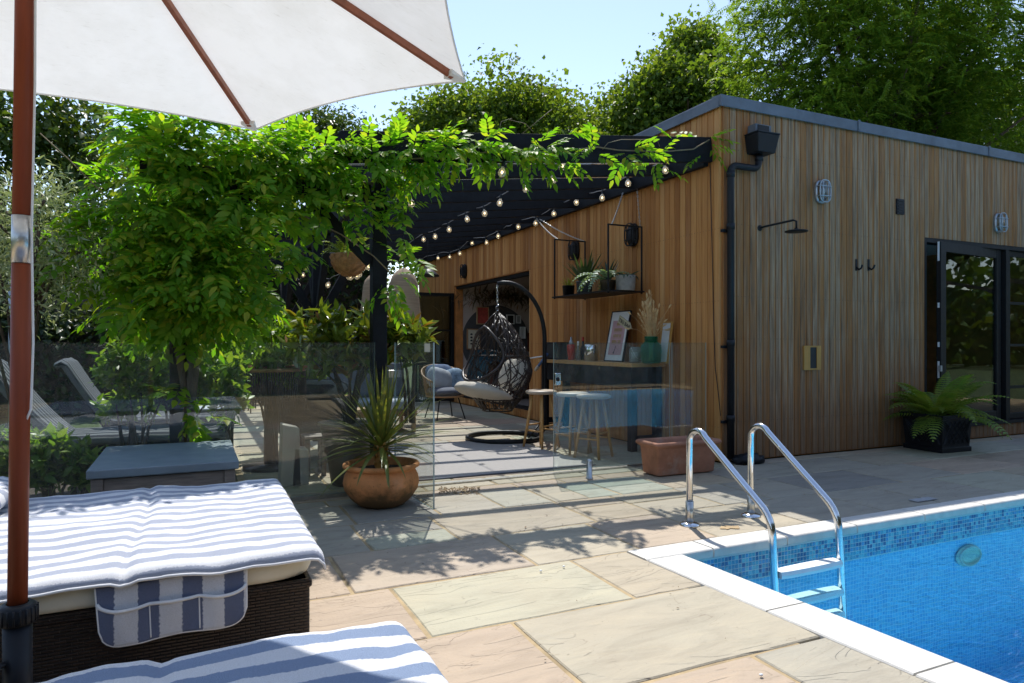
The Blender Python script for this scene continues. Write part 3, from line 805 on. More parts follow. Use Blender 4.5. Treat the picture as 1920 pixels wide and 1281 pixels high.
# glazed doors of the pool side
fr = thing("door_frame", "black outer frame of the glazed doors in the weathered wall", "door frame", (B0, YB, BS))
m = MB(); m.box(B0 + .001, B0 + .05, YB + .004, YB + .14, BS - .028, BT - .002); put("jamb", m, M['black_metal'], fr)
m = MB(); m.box(B0 + .051, B1, YB + .004, YB + .14, BT - .055, BT - .002); put("head", m, M['black_metal'], fr)
m = MB(); m.box(B0 + .051, B1, YB - .03, YB + .14, BS - .026, BS + .01); put("sill", m, M['black_metal'], fr)
m = MB(); m.box(9.53, 9.60, YB + .004, YB + .14, BS + .011, BT - .056); put("mullion", m, M['black_metal'], fr)
th, d = glazed_leaf("glass_door", "black framed glass door left slightly open with pale lock strips on its edge", (9.50, YB + .075, 0), (8.07, YB - .06, 0), BS + .02, BT - .05, [], M['black_metal'], stile=.115, thick=.055)
e = Vector((8.07, YB - .06, 0)) + d * .002
for (z0, z1) in ((2.18, 2.41), (1.62, 1.68), (1.15, 1.21), (.78, .98), (.34, .40)):
    m = MB(); m.beam((e.x, e.y, z0), (e.x, e.y, z1), .022, .004, d); put("lock_strip", m, M['white_paint'], th)
m = MB(); m.beam((e.x - .02, e.y - .035, .86), (e.x - .02, e.y - .035, .93), .03, .03); put("handle", m, M['galv'], th)
glazed_leaf("fixed_window", "black framed fixed glass panel with bars at the far end of the doors", (9.605, YB + .06, 0), (10.74, YB + .06, 0), BS + .02, BT - .06, [1.72, 1.17, .62], M['black_metal'], stile=.07, cat="window")
# contents seen through the pool side glass
th = thing("sofa", "dim sofa behind the glass doors", "sofa", (8.6, 7.9, .14))
m = MB(); m.box(8.0, 9.9, 7.6, 8.4, .15, .55); put("seat", m, M['grey_cloth'], th, bevel=.05, seg=3)
m = MB(); m.box(8.0, 9.9, 8.401, 8.65, .15, .95); put("backrest", m, M['grey_cloth'], th, bevel=.05, seg=3)
th = thing("patterned_cushion", "pale patterned cushion seen through the gap beside the glass door", "cushion", (8.25, 7.85, .56))
m = MB(); m.ball((8.25, 7.85, .72), (.24, .1, .19), 16, 10); put("cover", m, M['pale_cloth'], th, True)

# downpipe, hopper
dp = thing("downpipe", "black downpipe with a swan neck bend running down the corner of the pool house", "downpipe", (4.90, YB - .06, 0))
px = at_y(1370, 700, YB - .06).x
hp = at_y(1428, 285, YB - .09)
pts = [(px, YB - .06, .05), (px, YB - .06, 2.90)]
for a in range(1, 6):
    t = a / 6 * math.pi / 2; pts.append((px + .07 - .07 * math.cos(t), YB - .06, 2.90 + .07 * math.sin(t)))
pts += [(px + .07, YB - .06, 2.97), (hp.x - .08, YB - .06, 2.97)]
for a in range(1, 6):
    t = a / 6 * math.pi / 2; pts.append((hp.x - .08 + .07 * math.sin(t), YB - .06, 2.97 + .07 - .07 * math.cos(t)))
pts += [(hp.x - .005, YB - .06, 3.06), (hp.x - .005, YB - .06, 3.13)]
m = MB(); m.tube(pts, .034, 14); put("pipe", m, M['black_plastic'], dp, True)
for (xx, z) in ((px, 2.88), (px, 2.36), (px, 1.2), (px, .45), (hp.x - .005, 3.08)):
    m = MB(); m.lathe([(.034, -.03), (.041, -.03), (.041, .03), (.034, .03)], (xx, YB - .06, z), 14); put("collar", m, M['black_plastic'], dp, True)
for z in (2.32, 1.16, .41): m = MB(); m.box(px - .075, px + .075, YB - .03, YB + .001, z - .014, z + .014); put("bracket", m, M['black_plastic'], dp)
m = MB(); a, b = .115, .145; z0, z1 = 3.12, 3.30; y0, y1 = YB - .19, YB - .002
m.hexa([(hp.x - a, y0 + .03, z0), (hp.x + a, y0 + .03, z0), (hp.x + a, y1, z0), (hp.x - a, y1, z0)], [(hp.x - b, y0, z1), (hp.x + b, y0, z1), (hp.x + b, y1, z1), (hp.x - b, y1, z1)])
m.box(hp.x - b - .006, hp.x + b + .006, y0 - .006, y1, z1 + .001, z1 + .018)
put("hopper", m, M['black_plastic'], dp, bevel=.006)
m = MB(); m.box(hp.x - .10, hp.x + .11, YB - .11, YB - .001, 3.32, 3.41); put("outlet", m, M['lead'], dp)
m = MB(); m.box(hp.x - .075, hp.x + .075, YB - .118, YB - .112, 3.335, 3.40); put("outlet_mouth", m, M['black_plastic'], dp)
m = MB(); m.ball((px + .17, YB - .13, .03), (.18, .10, .07), 20, 12, lambda d: 1 + .4 * mnoise.noise(d * 3)); o = put("sandbag", m, M['black_plastic'], None, True)
tag(o, "dark lumpy bag lying at the foot of the black downpipe", "bag")
# thin black cable hanging down the wall beside the corner
m = MB(); m.tube([at_x(a, b, XA - .012) for a, b in ((1331, 300), (1333, 380), (1336, 500), (1338, 600), (1341, 690), (1346, 730), (1351, 780))], .004, 6)
tag(put("cable", m, M['black_plastic'], None, True), "thin black cable trailing down the cedar wall beside the corner", "cable")

# wall fittings
def bulkhead(name, label, c, nrm, body, size=(.085, .125), group=None, lens='glass'):
    """oval caged wall lamp; c on the wall, nrm out of the wall"""
    th = thing(name, label, "wall lamp", c, 0, group); n_ = Vector(nrm); s_ = n_.cross(UP); c = Vector(c)
    w, h = size
    def at(a, z, o): return c + s_ * a + UP * z + n_ * o
    def oval(k, o, n=20): return [at(w * k * math.copysign(abs(math.cos(2*math.pi*i/n)) ** .7, math.cos(2*math.pi*i/n)), h * k * math.copysign(abs(math.sin(2*math.pi*i/n)) ** .7, math.sin(2*math.pi*i/n)), o) for i in range(n)]
    m = MB()
    rings = [oval(.92, .002), oval(1.0, .02), oval(.98, .035), oval(.86, .04)]
    v = [p for r in rings for p in r]; n = 20
    m.add(v, [(i*n+j, i*n+(j+1) % n, (i+1)*n+(j+1) % n, (i+1)*n+j) for i in range(3) for j in range(n)]); put("back_plate", m, body, th, True)
    m = MB(); rings = [oval(.84, .038), oval(.82, .058), oval(.62, .078), oval(.3, .084)]
    v = [p for r in rings for p in r] + [at(0, 0, .086)]
    m.add(v, [(i*n+j, i*n+(j+1) % n, (i+1)*n+(j+1) % n, (i+1)*n+j) for i in range(3) for j in range(n)] + [(3*n+j, 3*n+(j+1) % n, 4*n) for j in range(n)]); put("lens", m, M[lens], th, True)
    m = MB(); m.ball(at(0, 0, .05), (.022, .022, .045), 10, 8); put("lamp_bulb", m, M['grey_print'], th, True)
    m = MB(); m.tube(oval(.95, .082), .007, 6, closed=True)
    for a in (-.5, .5): m.tube([at(w*a, -h*.86, .04), at(w*a, -h*.8, .086), at(w*a, h*.8, .086), at(w*a, h*.86, .04)], .006, 6)
    for z in (-.42, .42): m.tube([at(-w*.98, h*z, .04), at(-w*.94, h*z, .088), at(w*.94, h*z, .088), at(w*.98, h*z, .04)], .006, 6)
    put("cage", m, body, th, True)
    return th
bulkhead("wall_lamp", "grey caged oval lamp on the weathered wall above the shower head", at_y(1536, 361, YB), (0, -1, 0), M['galv'], group="grey caged lamps on the pool side wall")
bulkhead("wall_lamp", "grey caged oval lamp on the weathered wall above the glass doors", at_y(1869, 419, YB), (0, -1, 0), M['galv'], group="grey caged lamps on the pool side wall")
for (a, b, l) in ((1190, 441, "black caged lamp on the cedar wall above the grey striped pot"), (1081, 470, "black caged lamp on the cedar wall above the dark aloe"), (873, 509, "small looking black caged lamp over the folding door opening")):
    bulkhead("wall_lamp", l, at_x(a, b, XA), (-1, 0, 0), M['black_metal'], (.095, .14), "black caged lamps on the cedar wall", lens='black_plastic')
v_ = at_y(1686, 388, YB); th = thing("wall_vent", "square black vent cover on the weathered wall", "vent", v_)
m = MB(); m.box(v_.x - .065, v_.x + .065, YB - .022, YB - .001, v_.z - .09, v_.z + .09); put("cover", m, M['black_plastic'], th, bevel=.006)
for k in range(5):
    m = MB(); m.box(v_.x - .052, v_.x + .052, YB - .03, YB - .023, v_.z - .07 + k * .032, v_.z - .07 + k * .032 + .014); put("slat", m, M['black_plastic'], th)
for (a, l) in ((1605, "black coat hook on the weathered wall, the one nearer the shower"), (1628, "black coat hook on the weathered wall, the one nearer the glass doors")):
    h_ = at_y(a, 497, YB); th = thing("coat_hook", l, "hook", h_, 0, "coat hooks on the pool side wall")
    m = MB(); m.box(h_.x - .016, h_.x + .016, YB - .008, YB - .001, h_.z - .065, h_.z + .065); put("plate", m, M['black_metal'], th, bevel=.003)
    m = MB(); m.tube([(h_.x, YB - .008, h_.z - .03), (h_.x, YB - .04, h_.z - .055), (h_.x + .004, YB - .065, h_.z - .04), (h_.x + .006, YB - .075, h_.z - .005)], .011, 8); put("prong", m, M['black_metal'], th, True)
sh = at_y(1424, 428, YB); hd = Vector((sh.x + .16, YB - .33, sh.z - .07))
th = thing("outdoor_shower", "black rain shower head on a short arm from the weathered wall", "shower", sh)
m = MB(); m.tube([(sh.x, YB, sh.z), (sh.x + .02, YB - .05, sh.z + .01), (hd.x - .01, hd.y + .03, sh.z + .045), (hd.x, hd.y, sh.z + .03), (hd.x, hd.y, hd.z + .02)], .011, 10); put("arm", m, M['black_metal'], th, True)
m = MB(); m.lathe([(0, .03), (.018, .03), (.022, .012), (.105, .006), (.112, 0), (.108, -.006), (0, -.006)], hd, 28); put("head", m, M['black_metal'], th, True)
m = MB(); m.lathe([(0, .0), (.03, .0), (.03, .012), (0, .012)], (0, 0, 0), 16); m.v = [(sh.x + x, YB - z, sh.z + y_) for x, y_, z in m.v]; put("flange", m, M['black_metal'], th, True)
g_ = at_y(1522, 671, YB); th = thing("control_panel", "varnished ochre wooden frame around a black control panel on the weathered wall", "panel", g_)
m = MB()
m.box(g_.x - .135, g_.x - .045, YB - .022, YB - .001, g_.z - .13, g_.z + .13); m.box(g_.x + .055, g_.x + .115, YB - .022, YB - .001, g_.z - .13, g_.z + .13)
m.box(g_.x - .0449, g_.x + .0549, YB - .022, YB - .001, g_.z + .113, g_.z + .13); m.box(g_.x - .0449, g_.x + .0549, YB - .022, YB - .001, g_.z - .13, g_.z - .113)
put("frame", m, M['gold_wood'], th); m = MB(); m.box(g_.x - .0449, g_.x + .0549, YB - .014, YB - .001, g_.z - .1129, g_.z + .1129); put("screen", m, M['ink'], th)
# ================================================================== pergola
SL = .113
def ztp(x): return 3.29 - SL * (XA - x)            # top of the front beam
per = thing("pergola", "black timber pergola leaning on the cedar wall, hung with bulbs and vine", "pergola", (1.38, 5.55, 0))
def pb(nm, p, q, w, h, up=(0, 0, 1), mat='black', bevel=.004):
    m = MB(); m.beam(p, q, w, h, up); return put(nm, m, M[mat], per, bevel=bevel)
XP = 1.376
pb("beam", (XP - .32, 5.45, ztp(XP - .32) - .125), (XA - .006, 5.45, ztp(XA) - .125), .05, .25)
m = MB(); m.prism([(XP - .32, 5.424, ztp(XP - .32) - .001), (XP - .44, 5.424, ztp(XP - .44) - .10), (XP - .44, 5.424, ztp(XP - .44) - .2), (XP - .32, 5.424, ztp(XP - .32) - .25)], (0, .052, 0)); put("beam_end", m, M['black'], per)
rows_y = [6.11 + .655 * k for k in range(14)]
for yy in rows_y:
    pb("rafter", (XP - .25, yy, ztp(XP - .25) - .180), (XA - .075, yy, ztp(XA - .07) - .180), .06, .12)
pb("wall_plate", (XA - .04, 5.48, 3.085), (XA - .04, 15.3, 3.085), .062, .16)
pb("side_beam", (XP, 5.48, ztp(XP) - .36), (XP, 15.3, ztp(XP) - .36), .07, .22)
pb("front_lower_beam", (-.35, 5.56, 2.43), (XP - .061, 5.56, 2.43), .06, .15)
m = MB(); m.hexa([(XP - .28, 5.40, ztp(XP - .28) - .105), (XA - .02, 5.40, ztp(XA - .02) - .105), (XA - .02, 15.35, ztp(XA - .02) - .105), (XP - .28, 15.35, ztp(XP - .28) - .105)],
                 [(XP - .28, 5.40, ztp(XP - .28) - .099), (XA - .02, 5.40, ztp(XA - .02) - .099), (XA - .02, 15.35, ztp(XA - .02) - .099), (XP - .28, 15.35, ztp(XP - .28) - .099)])
m = MB()
for k in range(14):
    y0 = ([5.49] + rows_y)[k] + .03; y1 = rows_y[k] - .03
    m.hexa([(XP - .2, y0, ztp(XP - .2) - .112), (XA - .08, y0, ztp(XA - .08) - .112), (XA - .08, y1, ztp(XA - .08) - .112), (XP - .2, y1, ztp(XP - .2) - .112)],
           [(XP - .2, y0, ztp(XP - .2) - .106), (XA - .08, y0, ztp(XA - .08) - .106), (XA - .08, y1, ztp(XA - .08) - .106), (XP - .2, y1, ztp(XP - .2) - .106)])
    put("roof_sheet", m, M['poly_roof'], per); m = MB()
for (px_, py_) in ((XP, 5.55), (-.10, 5.56), (XP, 8.6), (XP, 11.8), (XP, 15.2)):
    zt_ = 2.35 if px_ < 1 else ztp(XP) - .475
    pb("post", (px_, py_, 0), (px_, py_, zt_), .118, .118, (0, 1, 0), bevel=.006)
for (p, q) in (((XP - .06, 5.56, 1.86), (XP - .56, 5.56, 2.352)), ((-.04, 5.56, 1.85), (.40, 5.56, 2.352))):
    pb("brace", p, q, .06, .09)
for py_ in (8.6, 11.8):
    zz = ztp(XP) - .475
    for s_ in (-1, 1):
        pb("brace", (XP, py_ + s_ * .062, 1.55), (XP, py_ + s_ * .72, zz - .002), .07, .10)
    pb("brace", (XP - .062, py_, 1.55), (XP - .6, py_, zz + .02), .07, .10)
    pb("brace", (XP + .062, py_, 1.55), (XP + .6, py_, zz + .12), .07, .10)
    pb("cross_beam", (XP - .7, py_, zz + .07), (XP - .04, py_, zz + .07), .07, .1)

# ================================================================== strings of bulbs
bulb_parts = None
def light_string(label, pts_px, plane, val, extra_start=None, extra_end=None):
    global bulb_parts
    th = thing("string_lights", label, "string lights", (0, 0, 0), 0, "strings of bulbs under the pergola")
    f = {'x': at_x, 'y': at_y}[plane]; tops = []
    first = None
    for (a, b) in pts_px:
        p = f(a, b, val); c = p + Vector((0, 0, .098)); tops.append(c)
        if first is None: th.location = c
        first = c
    allp = ([Vector(extra_start)] if extra_start else []) + tops + ([Vector(extra_end)] if extra_end else [])
    path = []
    for i in range(len(allp) - 1):
        a, b = allp[i], allp[i+1]; sag = .02 * (b - a).length
        for k in range(5):
            t = k / 5; path.append(a.lerp(b, t) + Vector((ru(-.006, .006), ru(-.006, .006), (4*t*(1-t)) * ru(-.6, 1.6) * sag + ru(-.004, .004))))
    path.append(allp[-1])
    m = MB(); m.tube(path, .0055, 6); put("cable", m, M['grey_cable'], th, True)
    for c in tops:
        if bulb_parts is None:
            s = MB(); s.lathe([(0, .012), (.012, .012), (.016, .0), (.016, -.038), (.0, -.038)], n=10)
            gl = MB(); gl.lathe([(.011, -.038), (.014, -.05), (.028, -.068), (.036, -.09), (.033, -.111), (.019, -.127), (0, -.132)], n=14)
            fi = MB(); fi.ball((0, 0, -.088), (.012, .012, .014), 8, 6)
            bulb_parts = (s.mesh("socket", M['black_plastic']), gl.mesh("bulb", M['bulb'], True), fi.mesh("filament", M['filament'], True))
        inv = c - Vector(th.location); rot = (ru(-.25, .25), ru(-.25, .25), 0)
        so = link("socket", bulb_parts[0], th); so.location = inv; so.rotation_euler = rot
        bo = link("bulb", bulb_parts[1], so); link("filament", bulb_parts[2], bo)
    return th
light_string("string of round bulbs sagging along the cedar wall under the pergola", [(1245,321),(1177,346),(1130,373),(1083,381),(1039,403),(1005,420),(972,427),(935,444),(911,456),(886,457),(862,477),(844,483),(821,485)], 'x', 4.52, (4.6, 5.44, 3.12), (4.35, 14.6, 2.98))
light_string("string of round bulbs running through the middle of the pergola", [(1055,313),(1036,339),(990,356),(940,382),(907,402),(873,413),(840,432),(814,445),(794,450),(767,467),(748,478)], 'x', 3.25, (3.5, 5.44, 2.96), (2.9, 12.4, 2.75))
light_string("short string of bulbs by the leafy front post", [(797,350),(768,383)], 'x', 2.0, (2.35, 5.44, 2.75), (1.45, 7.6, 2.55))
b_ = at_y(944, 325, 5.40)
light_string("single round bulb hanging from the leafy front beam", [(944, 325)], 'y', 5.40, (b_.x - .3, 5.41, b_.z + .12), (b_.x + .35, 5.41, b_.z + .15))
light_string("far string of small bulbs behind the coir hanging basket", [(547,533),(553,525),(561,536),(570,517),(618,536),(655,520),(660,521),(666,519),(671,515),(684,504),(695,502)], 'x', 1.75, (1.4, 12.6, 2.3), (1.45, 8.5, 2.3))

# ================================================================== hanging things under the pergola
def shade_lamp(label, px, pyt, pyb, d, rad):
    c = at_d(px, pyb, d); top = at_d(px, pyt, d).z; h = top - c.z
    th = thing("pendant_lamp", label, "pendant lamp", (c.x, c.y, c.z), 0, "woven bell pendants")
    m = MB(); m.lathe([(rad * k, h * z) for k, z in ((1.0, 0), (.98, .08), (.90, .3), (.82, .55), (.76, .74), (.64, .86), (.38, .95), (.12, 1.0))], n=28); put("lamp_shade", m, M['raffia'], th, True, local=True)
    m = MB(); m.lathe([(rad * 1.012, -.02), (rad * 1.03, -.01), (rad * 1.02, .01), (rad * .99, .0)], n=28); put("rim", m, M['rattan'], th, True, local=True)
    m = MB(); m.tube([(0, 0, h), (0, 0, 2.9 - c.z)], .005, 6); put("cord", m, M['black_plastic'], th, local=True)
shade_lamp("large woven bell pendant to the right of the front post", 757, 503, 612, 8.8, .235)
shade_lamp("smaller looking woven bell pendant to the left of the front post", 703, 513, 606, 9.6, .215)
c = at_d(655, 480, 6.9); hb = thing("hanging_basket", "half round coir hanging basket with trailing green plant below the vine", "hanging basket", c)
m = MB(); R_ = .185
m.lathe([(R_ * math.cos(a), R_ * 1.12 * math.sin(a)) for a in [-math.pi/2 + .02 + k * (math.pi/2 - .02) / 9 for k in range(10)]] + [(R_ * 1.02, .012), (R_ * .93, .015), (R_ * .9, -.03), (0, -.04)], n=30)
m.v = [(x + ru(-.006, .006), y + ru(-.006, .006), z + ru(-.005, .005)) for x, y, z in m.v]; put("liner", m, M['coir'], hb, True, local=True)
strands = MB()
for k in range(150):
    a = ru(0, 6.28); b = ru(-1.45, -.05); p = []
    da, db = ru(-.5, .5), ru(-.35, .35)
    for t in (0, .5, 1): aa, bb = a + da * t, min(-.02, b + db * t); rr = R_ + .006; p.append((rr * math.cos(bb) * math.cos(aa), rr * math.cos(bb) * math.sin(aa), rr * 1.12 * math.sin(bb)))
    strands.tube(p, .0035, 4, False)
o = put("fibres", strands, M['coir'], hb, local=True); o["kind"] = "stuff"
m = MB()
for k in range(3):
    a = 2.1 * k; m.tube([(R_ * math.cos(a), R_ * math.sin(a), .01), (0, 0, .5)], .003, 5)
m.tube([(0, 0, .5), (0, 0, .62)], .004, 5); put("chain", m, M['black_metal'], hb, local=True)
hl = at_d(801, 512, 11.2); th = thing("heat_lamp", "black dish shaped heat lamp hanging by the far end of the cedar wall", "lamp", hl)
m = MB(); m.lathe([(.0, .13), (.03, .13), (.04, .07), (.09, .055), (.19, -.03), (.20, -.055), (.175, -.05), (.05, .02), (0, .02)], n=24); put("reflector", m, M['black_metal'], th, True, local=True)
m = MB(); m.tube([(0, 0, .12), (.02, 0, .7)], .006, 6); m.tube([(0, 0, .13), (-.2, .1, .22), (-.3, .2, .5)], .005, 5); put("cord", m, M['black_plastic'], th, True, local=True)

# ================================================================== glass fence and gate
def pane(label, p, q, z0=.03, z1=1.203, th_=.012, group=None, name="glass_fence"):
    p, q = Vector(p), Vector(q); d = (q - p).normalized(); n_ = Vector((-d.y, d.x, 0)) * th_ / 2
    th = thing(name, label, "glass fence", (p.x, p.y, 0), 0, group)
    m = MB(); v = [p - n_, q - n_, q + n_, p + n_]
    m.hexa([a + UP * z0 for a in v], [a + UP * z1 for a in v])
    m.m = [1, 1, 0, 1, 0, 1]; put("pane", m, [M['glass'], M['glass_edge']], th)
    return th, d
YG = 5.40
pane("clear glass fence panel at the far left behind the umbrella pole", (-2.62, YG, 0), (-1.22, YG, 0), group="glass fence panels")
pane("clear glass fence panel behind the storage box and in front of the striped loungers", (-1.20, YG, 0), (-.062, YG, 0), group="glass fence panels")
pane("clear glass fence panel behind the spiky plant in the terracotta bowl", (-.045, YG, 0), (1.31, YG, 0), group="glass fence panels")
gt, d = pane("open glass gate standing square to the fence beside the terracotta bowl", (1.475, 5.40, 0), (1.528, 4.575, 0), name="glass_gate")
n_ = Vector((-d.y, d.x, 0)); a = Vector((1.528, 4.575, 0)) - d * .105
m = MB(); m.beam(a + UP * 1.135 - d * .0 , a + UP * 1.195, .003, .10, d); m.v = [tuple(Vector(v_) + Vector((-.008, 0, 0))) for v_ in m.v]; put("sticker", m, M['paper'], gt)
for z in (.25, .95): m = MB(); m.beam((1.42, 5.42, z), (1.472, 5.41, z), .03, .06); put("hinge", m, M['dull_steel'], gt, bevel=.004)
gp, d = pane("clear glass fence panel in front of the bar stools with a square latch", (2.985, 5.50, 0), (4.30, 5.50, 0), group="glass fence panels")
l_ = at_y(1042, 711, 5.485)
m = MB(); m.box(2.985, 3.045, 5.47, 5.493, l_.z - .055, l_.z + .055); put("latch", m, M['steel'], gp, bevel=.004)
m = MB(); m.ball((3.012, 5.468, l_.z), (.018, .008, .02), 10, 6); put("latch_button", m, M['black_plastic'], gp, True)
pane("narrow clear glass fence panel against the cedar wall", (4.325, 5.50, 0), (XA - .025, 5.50, 0), group="glass fence panels")
sp_ = at_z(1105, 897); th = thing("fence_clamp", "short round topped steel post on the paving before the glass panel", "clamp", (sp_.x, sp_.y, 0))
m = MB(); m.lathe([(0, .0), (.034, 0), (.034, .005), (.026, .008), (.026, .15), (.02, .166), (.01, .172), (0, .173)], n=18); put("body", m, M['dull_steel'], th, True, local=True)
m = MB(); m.tube([(.38, 5.455, 0), (3.0, 5.455, 0)], .001, 4); m = MB(); m.box(-2.6, 1.32, YG - .02, YG + .02, .002, .028); tag(put("base_channel", m, M['dull_steel']), "dull metal channel holding the foot of the left glass panels", "channel")
m = MB(); m.box(1.55, 4.30, 5.47, 5.53, .002, .013); tag(put("threshold_strip", m, M['dull_steel']), "flat metal strip across the paving in the gate opening", "strip")
m = MB(); m.box(4.305, XA - .03, 5.48, 5.52, .002, .03); tag(put("base_channel", m, M['dull_steel']), "short metal channel under the narrow glass panel by the wall", "channel")

# ================================================================== pool ladder
f1, f2 = at_z(1293, 985), at_z(1408, 968)
yt = f1.y
lad = thing("pool_ladder", "polished steel pool ladder with two looped rails and white treads", "ladder", ((f1.x + f2.x) / 2, yt, 0))
lower = []
def rail(f, apx, apy, kx, ky, bx, by):
    top = at_y(apx, apy, f.y - .06)
    H_ = top.z
    x = f.x; k = at_x(kx, ky, x); b = at_x(bx, by, x)
    r = .085; pts = [Vector((x, f.y, .0)), Vector((x, f.y, H_ - r * 1.1))]
    dirn = (Vector((x, k.y, k.z)) - Vector((x, f.y - 2 * r, H_ - r))).normalized()
    c = Vector((x, f.y - r, H_ - r)); endang = math.atan2(dirn.z, dirn.y)
    for i in range(1, 11):
        a = i / 10 * (math.pi - .62); pts.append(c + Vector((0, math.cos(a), math.sin(a))) * r)
    k0 = Vector((x, k.y, k.z)); last = pts[-1]
    dd = (k0 - last).normalized(); dn = Vector((0, -.06, -1)).normalized()
    pts.append(last.lerp(k0, .5))
    for i in range(0, 7):
        t = i / 6; p0 = k0 - dd * .10; p2 = k0 + dn * .10
        pts.append(p0.lerp(k0, t).lerp(k0.lerp(p2, t), t))
    end = k0 + dn * (k0.z + 1.0)
    pts.append(end)
    m = MB(); m.tube(pts, .0215, 16); put("rail", m, M['steel'], lad, True)
    m = MB(); m.lathe([(.0225, 0), (.026, 0), (.026, .15), (.0225, .15)], (x, f.y, .01), 18); put("sleeve", m, M['dull_steel'], lad, True)
    m = MB(); m.lathe([(.0265, .02), (.04, .018), (.062, .008), (.066, .0), (.066, -.004)], (x, f.y, .005), 24); put("flange", m, M['steel'], lad, True)
    return k0, dn
r1 = rail(f1, 1318, 806, 1447, 972, 1450, 1090)
r2 = rail(f2, 1432, 797, 1571, 960, 1577, 1040)
for z in (-.105, -.27, -.40, -.53):
    p = r1[0] + r1[1] * ((r1[0].z - z) / -r1[1].z); q = r2[0] + r2[1] * ((r2[0].z - z) / -r2[1].z)
    m = MB(); a = p + Vector((.022, 0, 0)); b = q - Vector((.022, 0, 0))
    n = 8; prof = [(-.045, -.018), (.045, -.018), (.05, -.005), (.045, .018), (-.04, .02), (-.05, .0)]
    v = []; 
    for i in range(n + 1):
        t = i / n; c = a.lerp(b, t); w_ = .72 + .28 * math.sin(math.pi * min(1, max(0, t))) ** .5
        v += [(c.x, c.y + u * w_, c.z + h) for u, h in prof]
    k = len(prof); m.add(v, [(i*k+j, i*k+(j+1) % k, (i+1)*k+(j+1) % k, (i+1)*k+j) for i in range(n) for j in range(k)] + [tuple(range(k))[::-1], tuple(n*k + j for j in range(k))])
    put("tread", m, M['white_paint'], lad, weld=True)

# ================================================================== umbrella
ub = Vector((-.434, 2.25, 0)); lean = RIGHT * .0125
um = thing("parasol", "off white canvas parasol on a red brown pole between the two daybeds", "parasol", ub)
def up(z): return ub + lean * (z - .49) + UP * z
m = MB(); m.tube([up(.42), up(1.415)], .0235, 20); put("lower_pole", m, M['teak'], um, True)
m = MB(); m.tube([up(1.417), up(1.545)], .0245, 20); put("pole_sleeve", m, M['dull_steel'], um, True)
m = MB(); m.tube([up(1.547), up(2.70)], .0235, 20); put("upper_pole", m, M['teak'], um, True)
m = MB(); m.tube([(ub.x, ub.y, .03), (ub.x, ub.y, .45)], .0345, 20); put("base_tube", m, M['black_plastic'], um, True)
m = MB(); m.lathe([(.028, .44), (.044, .44), (.046, .45), (.046, .478), (.043, .488), (.034, .494), (.026, .494)], (ub.x, ub.y, 0), 28)
for i in range(20):
    a = i * math.pi / 10; m.tube([(ub.x + .046 * math.cos(a), ub.y + .046 * math.sin(a), .444), (ub.x + .046 * math.cos(a), ub.y + .046 * math.sin(a), .484)], .003, 5)
put("collar", m, M['black_plastic'], um, True)
kd = -FWD * .6 - RIGHT * .25; kd.normalize()
m = MB(); k0 = Vector((ub.x, ub.y, .34)); m.tube([k0 + kd * .03, k0 + kd * .055], .008, 8); m.tube([k0 + kd * .055, k0 + kd * .075], [.024, .022], 8); put("clamp_knob", m, M['black_plastic'], um)
m = MB(); m.box(ub.x - .25, ub.x + .25, ub.y - .24, ub.y + .24, .002, .05); put("base_plate", m, M['black_plastic'], um, bevel=.02)
apex = up(2.715)
t1 = at_d(478, 243, 3.215); t2 = at_d(872, 151, 2.59)
a1 = math.atan2(t1.y - apex.y, t1.x - apex.x); a2 = math.atan2(t2.y - apex.y, t2.x - apex.x)
R1 = math.hypot(t1.x - apex.x, t1.y - apex.y); st = (2 * math.pi - (a1 - a2)) / 5
tips = [t1]
for k in range(1, 5):
    a = a1 + st * k; tips.append(Vector((apex.x + R1 * math.cos(a), apex.y + R1 * math.sin(a), 2.2 + lean.dot(Vector((math.cos(a), math.sin(a), 0))) * -.9)))
tips.append(t2)
cv = MB(); NU, NV = 14, 12
for i in range(6):
    A, B = tips[i], tips[(i + 1) % 6]
    def fab(u, w, A=A, B=B):
        # u across the panel, w from the crown to the hem
        e = A.lerp(B, u); pin = 4 * u * (1 - u)
        hem = e.lerp(apex, .037 * pin)          # scalloped hem
        p = apex.lerp(hem, w)
        p.z -= .012 * pin * w * (1 - w) * 4
        p.z += .004 * mnoise.noise(Vector((p.x * 5, p.y * 5, i))) * w
        return p
    cv.grid(fab, NU, NV)
o = put("canopy", cv, M['canopy'], um, True, weld=True)
hemm = MB()
for i in range(6):
    A, B = tips[i], tips[(i + 1) % 6]
    hemm.tube([A.lerp(B, u).lerp(apex, .037 * 4 * u * (1 - u)) - UP * .001 for u in [k / 14 for k in range(15)]], .0035, 5)
put("hem", hemm, M['canopy'], um, True)
for i in range(6):
    d = (tips[i] - apex); m = MB()
    a = apex + d * .03 - UP * .022; b = apex + d * .962 - UP * .014
    m.beam(a, b, .020, .024); put("rib", m, M['brown_rib'], um, bevel=.002)
    tn = Vector((-d.y, d.x, 0)).normalized(); m = MB()
    c0, c1 = apex + d * .945 - UP * .022, tips[i] - UP * .004
    m.hexa([c0 - tn * .034 - UP * .006, c0 + tn * .034 - UP * .006, c1 + tn * .012 - UP * .004, c1 - tn * .012 - UP * .004], [c0 - tn * .034 + UP * .012, c0 + tn * .034 + UP * .012, c1 + tn * .012 + UP * .003, c1 - tn * .012 + UP * .003])
    put("rib_pocket", m, M['canopy'], um, bevel=.003)
    m = MB(); s0 = up(2.47); m.beam(s0 + d.normalized() * .05, apex + d * .33 - UP * .03, .016, .02); put("stretcher", m, M['brown_rib'], um)
m = MB(); m.tube([up(2.43), up(2.51)], .05, 16); put("runner", m, M['teak'], um, True)
m = MB(); m.ball(apex + UP * .03, .04, 12, 8); put("finial", m, M['teak'], um, True)
q_ = RIGHT * .03 - FWD * .004
